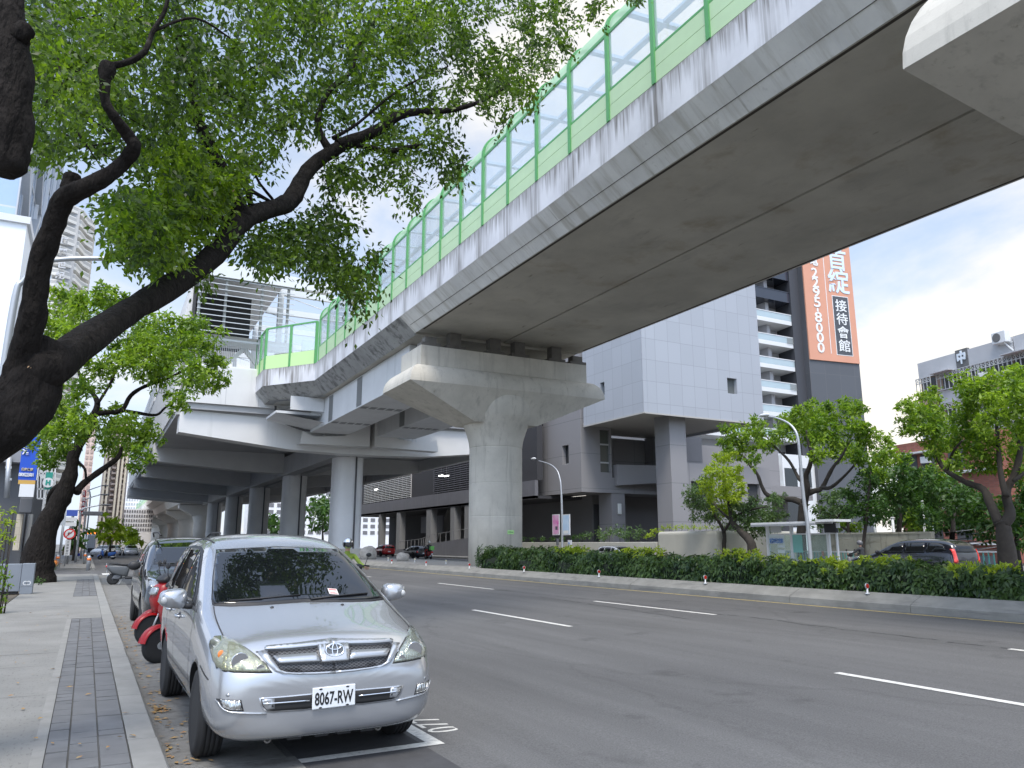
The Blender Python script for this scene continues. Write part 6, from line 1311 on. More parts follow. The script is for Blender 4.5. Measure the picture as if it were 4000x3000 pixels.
# ---------------------------------------------------------------- the silver van in front
VX, VY = 1.72, 5.93
van = thing('minivan', 'silver minivan with dark tinted windscreen parked facing the camera in bay 077', 'car', (VX, VY, 0))
VM = Matrix.Translation((VX, VY, 0)); BD = Body(VAN, (.83, 3.58), .375)
M_SILV = paint('silver_paint', (.42, .432, .45), .60, .25); BD.body(van, M_SILV)
A_ = lambda x, y: (780 + x * .40687, 2400 + y * .40687)      # enlargements of the photograph used for the outlines
Z5 = lambda x, y: (500 + x * .6329, 2000 + y * .6329)
ZB_ = lambda x, y: (580 + x * .5425, 2050 + y * .5425)
def front(lst, f=A_):
    o = []
    for x, y in lst: p = BD.pix(*f(x, y), VM); o.append((p.x, p.z))
    return o
def closex(poly): return [(min(x, -.0005), z) for x, z in poly]
def both(poly, name, m, off, thick=.012, step=.04, smooth=0):
    P_ = smooth_poly(poly, 3) if smooth else poly; r = []
    for mi in (False, True): r.append(BD.patch(P_, 'y+', name, m, van, off, thick, step, mi))
    return r
# headlights: reflector, amber bulb, clear lens
hl = front([(112, 262), (150, 219), (215, 213), (320, 249), (430, 322), (540, 402), (630, 482), (682, 550), (560, 554), (330, 549), (240, 541), (172, 511), (138, 440), (114, 350), (100, 292)])
hl_o = front([(100, 250), (145, 206), (218, 202), (328, 240), (440, 314), (550, 394), (640, 474), (700, 562), (560, 566), (330, 561), (236, 553), (160, 520), (124, 440), (101, 350), (88, 292)])
hi = front([(255, 470), (262, 420), (300, 365), (360, 330), (430, 328), (535, 408), (622, 488), (660, 545), (560, 547), (330, 543), (262, 535)])
M_REFL = reflector('reflector', (.50, .51, .50)); M_REFD = reflector('yellowed_reflector', (.30, .30, .23)); M_LENS = glass('clear_lens', (.86, .90, .84), .10, .03, .10); M_HZ = glass('aged_lens', (.72, .74, .60), .22, .05, .10)
both(hl_o, 'headlight_seal', M_SEAM, .0015, .006)
for k, o in enumerate(both(hl, 'headlight', M_REFD, .003)):
    o['label'] = 'yellowed headlight beside the kerb' if k == 0 else 'clear headlight on the road side'
    sg = -1 if k == 0 else 1
    r_ = BD.patch([(x * -sg, z) for x, z in hi], 'y+', 'reflector', M_REFL, o, .006, .004, .04)
    c = BD.pix(*A_(205, 385), VM); a = MB(); a.blob((abs(c.x) * sg, c.y - .001, c.z), .024, (1.0, .30, 1.3), 12, 8); a.build('amber_bulb', M_AMBER, o) if k == 0 else None
    for (x, y, rr0) in ((385, 450, .062), (580, 515, .026)):
        c = BD.pix(*A_(x, y), VM); a = MB(); a.lathe([(rr0, -.022), (rr0 * .93, -.024), (rr0 * .5, -.010), (rr0 * .25, -.014), (.004, -.016)], (abs(c.x) * sg, c.y + .008, c.z), 24, axis='y'); a.build('projector', M_CHR, o)
    BD.patch([(x * -sg, z) for x, z in hl], 'y+', 'lens', M_HZ if k == 0 else M_LENS, o, .012, .004, .05)
# grille
gl = closex(front([(640, 366), (660, 352), (860, 344), (1080, 322), (1240, 300), (1245, 545), (1100, 555), (960, 560), (830, 556), (770, 535), (720, 465)]))
gl[4] = (-.0005, gl[4][1]); gl[5] = (-.0005, gl[5][1])
gt = front([(618, 330), (640, 315), (900, 290), (1180, 255), (1240, 243), (1240, 296), (1080, 318), (860, 340), (655, 350), (625, 350)]); gt[4] = (-.0005, gt[4][1]); gt[5] = (-.0005, gt[5][1])
both(gt, 'grille_trim', M_SILV, .020, .03)
gr = thing_parts = None
both(gl, 'grille_mesh', M_LATT, .003, .01)
fr_ = front([(700, 420), (1110, 386), (1160, 465), (760, 486)]); both(fr_, 'grille_bar', M_SILV, .030, .04)
rim_ = front([(556, 368), (618, 352), (640, 366), (718, 462), (768, 536), (832, 558), (960, 562), (1100, 557), (1245, 547), (1245, 572), (1100, 578), (960, 578), (800, 572), (720, 545), (640, 470)]); rim_[8] = (-.0005, rim_[8][1]); rim_[9] = (-.0005, rim_[9][1]); both(rim_, 'grille_surround', M_SILV, .014, .02)
sh = [front([(x, y)])[0] for x, y in ((1125, 318), (1240, 292), (1240, 478), (1168, 478), (1142, 390))]; sh[1] = (0, sh[1][1]); sh[2] = (0, sh[2][1])
lft = [sh[3], sh[4], sh[0]]; shield = lft + [(-x, z) for x, z in lft[::-1]]; BD.patch(shield, 'y+', 'grille_shield', M_SILV, van, .038, .045, .03)
bp = BD.pix(*A_(1237, 332), VM); lg = MB()
def ell(rx, rz, t, cz=0):
    n = 40; ring = [Vector((rx * cos(2 * pi * i / n), 0, cz + rz * sin(2 * pi * i / n))) for i in range(n)]; rows = []
    for i in range(n):
        c = ring[i]; d = Vector((c.x / rx ** 2, 0, (c.z - cz) / rz ** 2)).normalized(); rows.append([c + d * t * cos(a) + Vector((0, t * sin(a), 0)) for a in [2 * pi * k / 6 for k in range(6)]])
    lg.grid(rows + [rows[0]], True, True)
ell(.068, .047, .0062); ell(.020, .044, .0055); ell(.046, .020, .0055, .022)
lg.xf(Matrix.Translation((0, bp.y - .066, bp.z)) @ Matrix.Rotation(radians(-20), 4, 'X')); bdg = lg.build('badge', M_CHR, van); bk_ = MB(); bk_.lathe([(.5, -.002), (.5, .002)], n=40, axis='y'); bk_.v = [(x * .150, y, z * .106) for x, y, z in bk_.v]; bk_.xf(Matrix.Translation((0, bp.y - .061, bp.z)) @ Matrix.Rotation(radians(-20), 4, 'X')); bk_.build('badge_shade', mat('badge_shadow', (.10, .105, .11), .4), bdg)  # dark disc behind the badge stands in for its shadow line
# bumper: intake with bars, fog lamps, number plate
it = front([(588, 812), (800, 795), (1060, 770), (1240, 748), (1245, 868), (1000, 908), (700, 926), (640, 920), (604, 880)]); it[3] = (-.0005, it[3][1]); it[4] = (-.0005, it[4][1]); it = [(min(x, -.0005), z) for x, z in it]
ito = front([(568, 802), (800, 785), (1060, 760), (1240, 738), (1245, 880), (1000, 922), (700, 942), (625, 935), (586, 885)]); ito[3] = (-.0005, ito[3][1]); ito[4] = (-.0005, ito[4][1]); ito = [(min(x, -.0005), z) for x, z in ito]
both(ito, 'intake_lip', M_SILV, .004, .008); both(it, 'intake', mat('intake_dark', (.012, .012, .013), .7), .0055, .006)
both(front([(596, 818), (715, 806), (720, 905), (645, 915), (612, 880)]), 'intake_end', M_SILV, .0075, .006)
both(front([(606, 852), (1056, 818), (1056, 830), (608, 864)]), 'intake_bar', M_CHR, .014, .014)
both(front([(690, 865), (706, 865), (706, 885), (690, 885)]), 'screw', M_BLK, .010, .006)
fg_r = front([(157, 806), (215, 812), (400, 822), (424, 930), (285, 927), (235, 912), (200, 872)]); both(fg_r, 'fog_recess', M_BLK, .0025, .008)
fgl = front([(207, 816), (385, 826), (412, 918), (285, 914), (228, 890)]); both(fgl, 'fog_lamp', M_REFL, .006, .008)
both(front([(157, 812), (175, 845), (200, 890), (240, 925), (300, 945), (440, 955), (640, 958), (640, 945), (440, 941), (300, 931), (248, 912), (212, 878), (190, 840)]), 'fog_trim', M_SILV, .012, .014)
for p in ((270, 775),): c = front([p])[0]; r_ = .012; both([(c[0] + r_ * cos(a), c[1] + r_ * sin(a)) for a in [2 * pi * k / 10 for k in range(10)]], 'parking_sensor', M_SILV, .0015, .003)
pl_ = MB(); pl_.box(-.16, .16, -.006, .006, -.075, .075); PLT = pl_.build('number_plate', M_PLT, van, bevel=.006)
pf_y = BD.hit((0, -3, .5), (0, 1, 0))[0].y; PLT.location = (-.008, pf_y - .016, .500); PLT.rotation_euler = (0, radians(-1.2), 0)
text('lettering', '8067-RW', .1, M_INK, PLT, facing((0, -.0075, -.004), (0, -1, 0)), .002, bold=.002, fit=(.285, .092))
for x, z in ((-.10, .062), (.10, .062), (-.10, -.066), (.10, -.066)): b = MB(); b.lathe([(.006, -.010), (.007, -.006)], (x, 0, z), 10, axis='y'); b.box(x - .012, x + .012, -.0075, -.0065, z - .004, z + .004); b.build('bolt', M_INK, PLT)
b = MB(); b.box(-.1, .1, .007, .03, -.03, .03); b.build('plate_bracket', M_BLK, PLT)
# windscreen, frit band, wipers
ws = front([(548, 240), (740, 229), (925, 221), (1068, 540), (800, 563), (640, 569), (535, 566), (524, 540), (529, 400)], Z5)
ws[2] = (-.0005, ws[2][1]); ws[3] = (-.0005, ws[3][1]); ws = [(min(x, -.0005), z) for x, z in ws]; ws = ws[3:] + ws[:3]; full = ws + [(-x, z) for x, z in ws[::-1] if x < -.001]
wb = front([(543, 232), (740, 222), (925, 213), (1076, 556), (800, 577), (640, 583), (522, 578), (514, 540), (521, 400)], Z5); wb[2] = (0, wb[2][1]); wb[3] = (0, wb[3][1]); wbf = [(min(x, 0), z) for x, z in wb]; wbf = wbf[3:] + wbf[:3]; wbf = wbf + [(-x, z) for x, z in wbf[::-1] if x < -.001]
BD.patch(wbf, 'y+', 'windscreen_frame', M_BLK, van, .003, .008, .035)
BD.patch(full, 'y+', 'windscreen', M_CGLASS, van, .009, .010, .035)
def on(x, z): return BD.hit((x, -3, z), (0, 1, 0))[0]
wz = min(z for x, z in full)
for pts in ([(-.62, wz + .014), (-.30, wz + .030), (-.02, wz + .045)], [(.05, wz + .012), (.33, wz + .030), (.60, wz + .040)]):
    b = MB(); P_ = [on(x, z) + Vector((0, -.02, .012)) for x, z in pts]; b.tube(P_, [.010, .008, .006], 6); P2 = [on(x, z) + Vector((0, -.012, .006)) for x, z in pts]; b.tube([p for p in P2], [.005] * 3, 4); b.build('wiper', M_BLK, van)
p = on(.28, wz + .065); stk = MB(); stk.box(-.042, .042, -.002, .002, -.055, .055); so = stk.build('paper_notice', mat('notice_paper', (.72, .66, .62), .7), None); so.location = (VX + .285, VY + p.y - .018, p.z + .008); so.rotation_euler = (radians(-66), radians(6), 0); tag(so, 'small white and pink paper notice tucked under the wiper of the silver van', 'notice')
b = MB(); b.box(-.034, .034, -.004, -.0025, .018, .042); b.box(-.034, .034, -.004, -.0025, -.045, -.036); b.box(-.034, .02, -.004, -.0025, -.025, -.018); b.build('printing', mat('notice_red', (.65, .2, .2), .7), so)
for x in (-.30, .30): h = BD.hit((x, .92, 5), (0, 0, -1))[0]; b = MB(); b.blob(tuple(h), .014, (1.2, 1, .8), 10, 6); b.build('washer_nozzle', M_BLK, van)
# bonnet and bumper gaps
hs_ = [BD.pix(*ZB_(x, y), VM) for x, y in ((470, 588), (474, 630), (490, 690), (512, 745), (537, 800))]
for sg in (1, -1): BD.ribbon([(p.x * sg, p.y) for p in hs_], 'z', .009, 'panel_gap', M_SEAM, van)
hf = front([(540, 363), (620, 352)]); 
for sg in (1, -1): BD.ribbon([(x * sg, z) for x, z in hf], 'y+', .007, 'panel_gap', M_SEAM, van)
hg = front([(220, 200), (150, 180)]); 
# sides: black window band, panes, door gaps, handles, sill
band = [(1.42, 1.075), (1.60, 1.19), (1.90, 1.335), (2.20, 1.455), (2.42, 1.535), (2.75, 1.575), (3.4, 1.585), (3.95, 1.57), (4.16, 1.50), (4.34, 1.20), (4.33, 1.13), (3.5, 1.10), (2.6, 1.085)]
g1 = [(1.62, 1.10), (1.66, 1.165), (1.92, 1.305), (2.20, 1.42), (2.42, 1.50), (2.55, 1.525), (2.55, 1.105)]
g2 = [(2.63, 1.107), (2.63, 1.535), (2.85, 1.55), (3.40, 1.555), (3.42, 1.12)]; g3 = [(3.50, 1.123), (3.49, 1.557), (3.90, 1.545), (4.10, 1.475), (4.28, 1.20), (4.27, 1.15)]
for ax in ('x-', 'x+'):
    BD.patch(band, ax, 'window_band', M_BLK, van, .004, .008, .05)
    for g in (g1, g2, g3): BD.patch(g, ax, 'side_window', M_SIDEG, van, .009, .006, .05)
    for L_ in ([(1.30, 1.06), (1.27, .80), (1.30, .34)], [(2.59, 1.085), (2.60, .7), (2.58, .30)], [(3.47, 1.10), (3.46, .82), (3.30, .60), (3.20, .46)], [(1.32, .30), (2.3, .28), (3.1, .30)], [(.60, .70), (.40, .66), (.28, .64)]): BD.ribbon(L_, ax, .010, 'panel_gap', M_SEAM, van)
    BD.patch([(1.30, .20), (3.15, .20), (3.15, .285), (1.30, .285)], ax, 'sill_trim', M_SILV, van, .015, .02, .1)
    for y in (2.30, 3.22):
        h = BD.hit((-3 if ax == 'x-' else 3, y, .93), (1 if ax == 'x-' else -1, 0, 0))[0]; sg = -1 if ax == 'x-' else 1; b = MB(); b.tube([(h.x + sg * .0, y - .09, .93), (h.x + sg * .035, y - .06, .933), (h.x + sg * .035, y + .06, .935), (h.x, y + .09, .935)], [.012, .013, .013, .012], 8); b.build('door_handle', M_SILV, van)
        b = MB(); b.blob((h.x - sg * .002, y, .93), .04, (.25, 1.5, 1), 10, 6); b.build('handle_recess', M_SEAM, van)
    sg = -1 if ax == 'x-' else 1; BD.ribbon([(sg * .59, 2.45), (sg * .60, 2.9), (sg * .60, 3.6), (sg * .59, 4.1)], 'z', .018, 'roof_moulding', M_SEAM, van)
# door mirrors
for sg in (-1, 1):
    rows = []
    for k in range(9):
        t = k / 8; y = 1.50 + .15 * t; s_ = [.05, .62, .86, .96, 1.0, 1.0, .99, .96, .92][k]; row = []
        for i in range(20):
            a = 2 * pi * i / 20; cx, cz = (abs(cos(a)) ** .65) * (1 if cos(a) > 0 else -1), (abs(sin(a)) ** .65) * (1 if sin(a) > 0 else -1)
            row.append((sg * (1.005 + .115 * s_ * cx + .012 * (1 - t)), y, 1.135 + .083 * s_ * cz * (1 - .16 * cx) + .006 * cx))
        rows.append(row)
    b = MB(); b.grid(rows, True, True); b.f += [tuple(range(19, -1, -1)), tuple(8 * 20 + i for i in range(20))]; b.sm += [True, False]; m_ = b.build('door_mirror', M_SILV, van)
    a = MB(); a.blob((sg * 1.085, 1.528, 1.125), .05, (.55, .42, .62), 12, 8); a.build('indicator', mat('clear_indicator', (.50, .50, .49), .15, coat=1) if 'clear_indicator' not in bpy.data.materials else bpy.data.materials['clear_indicator'], m_)
    a = MB(); a.tube([(sg * .80, 1.60, 1.075), (sg * .88, 1.585, 1.065), (sg * .96, 1.57, 1.075)], [.03, .026, .022], 8); a.build('mirror_arm', M_BLK, m_)
    a = MB(); a.box(sg * .92, sg * 1.09, 1.652, 1.656, 1.07, 1.20); a.build('mirror_glass', M_CHR, m_)
    wheel(van, sg * .765, .83, .325, .205, sg); wheel(van, sg * .765, 3.58, .325, .205, sg)
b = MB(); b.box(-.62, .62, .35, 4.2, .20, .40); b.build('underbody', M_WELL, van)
for sg in (-1, 1):
    b = MB(); n = 14; b.tube([(sg * .42 + .022 * cos(2 * pi * i / n), .22, .205 + .022 * sin(2 * pi * i / n)) for i in range(n + 1)], .008, 6); b.bar((sg * .42, .23, .23), (sg * .42, .4, .28), .03); b.build('tow_hook', mat('tow_steel', (.22, .21, .20), .6) if 'tow_steel' not in bpy.data.materials else bpy.data.materials['tow_steel'], van)
b = MB(); [b.box(x - .05, x + .05, .12, .16, .205, .235) for x in (-.25, -.05, .12, .3)]; b.build('undertray', M_BLK, van)
# ---------------------------------------------------------------- other vehicles
def SUVS(h=1.78, hood=1.08, nose=.10):
    out = []
    for y, half in VAN:
        z2 = []
        for k, (x, z) in enumerate(half): z2.append((x * 1.04, z))
        out.append([y, z2])
    prof = {0: .0}
    def top(y):                                   # height of the body top along the car
        pts = [(0, .74), (.04, .86), (.12, .97), (.25, 1.03), (.5, 1.07), (.9, 1.10), (1.25, 1.14), (1.36, 1.18), (2.0, 1.58), (2.3, 1.70), (2.8, 1.76), (3.6, 1.76), (4.15, 1.70), (4.4, 1.60), (4.52, 1.35), (4.56, 1.2)]
        for i in range(len(pts) - 1):
            if pts[i][0] <= y <= pts[i + 1][0]: t = (y - pts[i][0]) / (pts[i + 1][0] - pts[i][0]); return pts[i][1] * (1 - t) + pts[i + 1][1] * t
        return pts[-1][1]
    for r in out:
        y, P = r; zc = P[-1][1]; zn = top(y); k = zn / zc; r[1] = [(x, z if j < 3 else (z + (zn - zc) * (j - 2) / 8 if y > 1.3 else z * (1 + (k - 1) * (j - 2) / 8))) for j, (x, z) in enumerate(P)]
    return [tuple(r) for r in out]
def car(name, label, loc, rz, col, kind='suv', sc=(1, 1, 1), group=None, metal=.4, lights=True, detail=True, glassm=None):
    t = thing(name, label, 'car', loc, rz, group); st_ = SUVS() if kind == 'suv' else VAN
    if kind == 'sedan':
        st_ = [(y, [(x, z if j < 4 else z * (.86 if j > 5 else .93)) for j, (x, z) in enumerate(P)]) for y, P in VAN]
    ax = (.83 * sc[1], 3.58 * sc[1]); B_ = Body(st_, ax, .40 * sc[2], 2 if detail else 1, sc); B_.body(t, paint(name + '_paint', col, metal, .2))
    zk = {'suv': 1.03, 'van': 1.0, 'sedan': .885}[kind] * sc[2]; yk = sc[1]
    zo = .06 if kind == 'suv' else 0
    g = glassm or M_SIDEG
    for axs in ('x-', 'x+'):
        for q in ([(1.62, 1.14), (1.72, 1.22), (2.00, 1.38), (2.30, 1.47), (2.55, 1.51), (2.55, 1.13)], [(2.63, 1.13), (2.63, 1.52), (3.40, 1.53), (3.42, 1.14)], [(3.50, 1.15), (3.49, 1.53), (3.90, 1.51), (4.10, 1.44), (4.26, 1.22)]):
            B_.patch([(y * yk, z * zk) for y, z in q], axs, 'side_window', g, t, .006, .006, .15)
        if detail:
            for L_ in ([(1.30, 1.06), (1.27, .80), (1.30, .34)], [(2.59, 1.085), (2.60, .7), (2.58, .30)], [(3.47, 1.10), (3.46, .82), (3.25, .55)]): B_.ribbon([(a * yk, b * zk) for a, b in L_], axs, .012, 'panel_gap', M_SEAM, t)
    wz0, wz1 = ((1.22, 1.60) if kind == 'suv' else (1.17, 1.53)); wsp = [(-.70, wz0), (-.62, wz1), (0, wz1 + .03), (.62, wz1), (.70, wz0), (0, wz0 - .015)]
    if kind == 'sedan': wsp = [(x, z * .88) for x, z in wsp]
    B_.patch([(x * sc[0], z * sc[2]) for x, z in wsp], 'y+', 'windscreen', M_CGLASS, t, .006, .006, .12)
    B_.patch([(x * sc[0] * .92, (z * .97 + .02) * sc[2]) for x, z in wsp], 'y-', 'rear_window', g, t, .006, .006, .12)
    for sg in (-1, 1):
        hz = (.90 if kind == 'suv' else .74) * sc[2]
        B_.patch([(sg * x * sc[0], hz + z) for x, z in ((.44, -.03), (.80, -.05), (.83, .07), (.60, .055))], 'y+', 'headlight', M_REFL, t, .012, .02, .06)
        B_.patch([(sg * x * sc[0], z * zk) for x, z in ((.62, .78), (.80, .75), (.76, 1.05), (.66, 1.02))], 'y-', 'tail_light', M_RED, t, .012, .02, .08)
        for y in ax: wheel(t, sg * .80 * sc[0], y, .34 * sc[2], .21, sg)
        b = MB(); b.blob((sg * 1.02 * sc[0], 1.58 * yk, 1.13 * zk + zo * .5), .12, (.95, .5, .72), 12, 8); m_ = b.build('door_mirror', M_BLK, t)
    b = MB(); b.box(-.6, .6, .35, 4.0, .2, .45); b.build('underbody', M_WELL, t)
    for ax2, y in (('y+', .48), ('y-', .62)):
        B_.patch([(-.17, y * sc[2] - .05), (.17, y * sc[2] - .05), (.17, y * sc[2] + .05), (-.17, y * sc[2] + .05)], ax2, 'number_plate', M_PLT, t, .015, .02, .2)
    return t, B_
# black SUV parked behind the van
bk_f = PZ(540, 2478, 0); print('black suv wheel', bk_f)
bs, BB = car('suv', 'black SUV parked behind the red scooters with chrome edged headlights', (1.87, 15.15, 0), 0, (.004, .0045, .006), 'suv', (1, 1.05, 1), 'cars parked along the near kerb', .0)
for sg in (-1, 1):
    BB.patch([(sg * x, z) for x, z in ((.28, .80), (.46, .86), (.84, .98), (.84, 1.01), (.45, .895), (.26, .83))], 'y+', 'chrome_trim', M_CHR, bs, .025, .03, .05)
    BB.patch([(sg * x, z) for x, z in ((.62, .44), (.76, .44), (.76, .56), (.62, .56))], 'y+', 'fog_lamp', M_REFL, bs, .012, .02, .05)
    BB.patch([(sg * x, z) for x, z in ((.52, .34), (.80, .36), (.80, .72), (.60, .70))], 'y+', 'bumper_insert', M_BLK, bs, .004, .01, .07)
BB.patch([(-.5, .50), (.5, .50), (.42, .90), (-.42, .90)], 'y+', 'grille', M_BLK, bs, .006, .012, .08)
b = MB(); b.tube([(-.62, 1.42, 1.20), (-.3, 1.40, 1.195), (.0, 1.38, 1.2)], .012, 5); b.build('wiper', M_BLK, bs)
for sg in (-1, 1): b = MB(); b.tube([(sg * .56, 2.2, 1.77), (sg * .60, 2.4, 1.83), (sg * .60, 3.8, 1.84), (sg * .56, 4.1, 1.76)], .018, 6); b.build('roof_rail', M_BLK, bs)
# dark SUV driving away on the far carriageway, seen over the hedge
q0 = PX(3590, 2140, 34.0); ss, SB = car('suv', 'black SUV with red tail lights driving away beyond the hedge', (34.0, q0.y + 2.6, gz(34)), pi, (.005, .006, .012), 'suv', (1.03, 1.08, .98), None, .0)
for sg in (-1, 1): SB.patch([(sg * x, z) for x, z in ((.66, .84), (.84, .80), (.78, 1.30), (.70, 1.30), (.70, .98))], 'y-', 'tail_light', mat('bright_red_lens', (.85, .05, .03), .2, coat=1) if 'bright_red_lens' not in bpy.data.materials else bpy.data.materials['bright_red_lens'], ss, .03, .05, .06)
ss.rotation_euler = (0, 0, pi); ss.location = (30.3, PX(3742, 2130, 29.6).y + 5.0, gz(30))
q = PX(2450, 2150, 34); ws_, _ = car('parked_car', 'pale car whose roof and windscreen show over the hedge beside the planter', (36.0, PX(2500, 2150, 36).y, gz(36)), 0, (.45, .46, .47), 'sedan', (1, 1, 1.0), None, .4)
q = PX(1498, 2150, 33); rc, _ = car('red_car', 'dark red hatchback seen from behind under the station', (33, PX(1510, 2150, 33).y, gz(33)), pi, (.35, .012, .015), 'sedan', (1, .9, 1.02), None, .3)
rc.location = (33.5, PX(1512, 2180, 33.5).y + 3.4, gz(33)); 
p = PX(1640, 2180, 30); dk, _ = car('pickup', 'dark car passing behind the rocks on the far carriageway', (31, PX(1620, 2180, 31).y + 2, gz(31)), pi, (.03, .035, .045), 'sedan', (1, 1.0, .92), None, .3)
# pale cars far down the road
for i, (u, Y, c, lab) in enumerate(((400, 112, (.62, .63, .63), 'white car parked far down the near kerb beside the kiosk'), (468, 120, (.5, .5, .5), 'left of two pale cars waiting far up the road'), (535, 118, (.55, .56, .58), 'right of two pale cars waiting far up the road'))):
    p = PY(u - 20, 2140, Y); car('distant_car', lab, (p.x, Y, 0), 0 if i else radians(-20), c, 'sedan', (1, 1, 1.02), 'distant pale cars', .2, detail=False)
# ================================================================ left side: pavement furniture, shop signs, buildings up the road
M_GALV = mat('galvanised', (.42, .44, .46), .45, metal=.5, var=.06, vscale=3); M_CABI = mat('cabinet_grey', (.20, .225, .26), .55, var=.06, vscale=1.5, stains=[((1, 1, .2), 2, .6, .75, (.15, .16, .17), .5)]); M_WHT = mat('plain_white', (.66, .67, .68), .5); M_DGREY = mat('dark_grey', (.10, .105, .115), .6); M_BEIGE = tilemat('beige_stone', (.46, .41, .32), .9, .42, (.33, .29, .23), .02, .7, .08); M_ORNG = mat('orange_reflector', (.85, .22, .05), .4); M_WALLG = mat('wall_grey', (.24, .25, .27), .7, var=.06, vscale=.5)
def box_thing(name, label, cat, p, parts, rz=0, group=None):
    t = thing(name, label, cat, p, rz, group)
    for nm, m, bx, bv in parts:
        b = MB(); b.box(*bx); b.build(nm, m, t, bevel=bv)
    return t
c = PZ(124, 2320, KZ); print('cab', c)
ct = thing('utility_cabinet', 'grey metal utility cabinet on the pavement edge at the left', 'cabinet', (c.x, c.y, KZ)); ch = (PY(128, 2201, c.y).z - KZ); wd = c.x - PY(74, 2320, c.y).x
b = MB(); b.box(-wd, 0, 0, .45, 0, ch); b.build('casing', M_CABI, ct, bevel=.012); b = MB(); b.box(-wd - 1.5, -wd - .01, .06, .45, .08, ch - .01); b.build('casing', M_CABI, ct, bevel=.012); b = MB(); b.box(-wd - 1.4, -wd - .05, .10, .44, 0, .075); b.build('plinth', M_BLK, ct)
for x in (-.36 * wd, -.62 * wd): b = MB(); b.lathe([(.062, -.004), (.058, -.002)], (x, 0, ch * .36), 20, axis='y'); s_ = b.build('warning_disc', M_WHT, ct); b = MB(); b.lathe([(.040, -.006), (.038, -.0041)], (x, 0, ch * .36), 20, axis='y'); b.build('disc_mark', M_CABI, s_)
b = MB(); b.box(-wd + .02, -.02, -.002, .0, ch * .24, ch * .245); b.build('door_gap', M_SEAM, ct)
# street lamp with a long curved arm
lp = PY(0, 1537, 20.0); t = thing('street_lamp', 'tall grey street lamp curving out behind the near tree at the left', 'street lamp', (lp.x, 20, KZ)); b = MB()
q = [(0, 0, 0), (0, 0, lp.z - KZ)] + [tuple(PY(u, v, 20) - Vector((lp.x, 20, KZ))) for u, v in ((60, 1157), (88, 1100), (139, 1043), (190, 1020), (300, 1010), (470, 1011))]
o, r = limb([(p, .075 if i < 3 else .058) for i, p in enumerate(q)], jit=0); b.tube(o, r, 12); b.build('pole', M_GALV, t)
e_ = Vector(q[-1]); b = MB(); b.blob(tuple(e_ + Vector((.40, 0, -.02))), .42, (1, .38, .20), 14, 8); b.build('lamp_head', M_WHT, t); b = MB(); b.blob(tuple(e_ + Vector((.44, 0, -.07))), .30, (1, .4, .16), 12, 7); b.build('lens', M_BLK, t)
# bollards with orange bands
def bollard(u, v, lab, i):
    p = PZ(u, v, KZ); t = thing('bollard', lab, 'bollard', (p.x, p.y, KZ), 0, 'bollards at the side road')
    b = MB(); b.lathe([(.10, 0), (.10, .72), (.085, .80), (.03, .83)], n=16); b.build('post', M_GALV, t); b = MB(); b.lathe([(.103, .56), (.103, .70)], n=16); b.build('reflector_band', M_ORNG, t)
for i, (u, v, lab) in enumerate(((343, 2229, 'grey bollard with orange band nearest the kerb at the side road'), (329, 2203, 'grey bollard at the far side of the side road beside the kiosk'), (221, 2219, 'grey bollard with orange band beside the sign poles'), (77, 2199, 'grey bollard with orange band left of the second tree'))): bollard(u, v, lab, i)
# poles and signs
def pole(u, vb, vt, r, lab, name='sign_pole', m=M_GALV, cat='pole'):
    p = PZ(u, vb, KZ); h = PY(u, vt, p.y).z - KZ; t = thing(name, lab, cat, (p.x, p.y, KZ)); b = MB(); b.tube([(0, 0, 0), (0, 0, h)], r, 8); b.build('pole', m, t); return t, p, h
t, p, h = pole(196, 2240, 2010, .035, 'slim grey pole with a blank tin plate beside the second tree'); b = MB(); b.box(.04, .42, -.01, .01, h - .55, h - .05); b.build('plate', M_GALV, t)
t, p, h = pole(228, 2216, 1985, .075, 'thicker grey pole with small white plates behind the second tree')
for k, (z0, z1, m) in enumerate(((h - .5, h - .1, mat('sign_blue', (.05, .10, .42), .5)), (h - .85, h - .58, M_WHT), (h - 1.15, h - .9, M_WHT))): b = MB(); b.box(.1, .75, -.03, -.005, z0, z1); b.build('plate', m, t)
t, p, h = pole(252, 2212, 2068, .04, 'red ringed prohibition sign above a white text plate on a pole', 'traffic_sign', cat='sign'); b = MB(); b.lathe([(.36, -.05), (.36, -.02)], (.08, 0, h - .3), 24, axis='y'); d = b.build('disc', mat('sign_red', (.62, .03, .03), .5), t); b = MB(); b.lathe([(.27, -.056), (.27, -.051)], (.08, 0, h - .3), 24, axis='y'); b.build('disc_face', M_WHT, d); b = MB(); b.bar((-.1, -.06, h - .48), (.26, -.06, h - .12), .07, .004, (0, 1, 0)); b.build('slash', bpy.data.materials['sign_red'], d); b = MB(); b.bar((.0, -.063, h - .40), (.0, -.063, h - .22), .05, .004, (0, 1, 0)); b.bar((.0, -.063, h - .22), (.2, -.063, h - .24), .05, .004, (0, 1, 0)); b.build('arrow', M_INK, d); b = MB(); b.box(-.12, .22, -.04, -.02, h - 1.75, h - .72); pl2 = b.build('text_plate', M_WHT, t)
for i, chh in enumerate('大貨車禁行'): text('lettering', chh, .2, M_INK, pl2, facing((.05, -.043, h - .84 - .2 * i), (0, -1, 0)), .003, fit=(.16, .16))
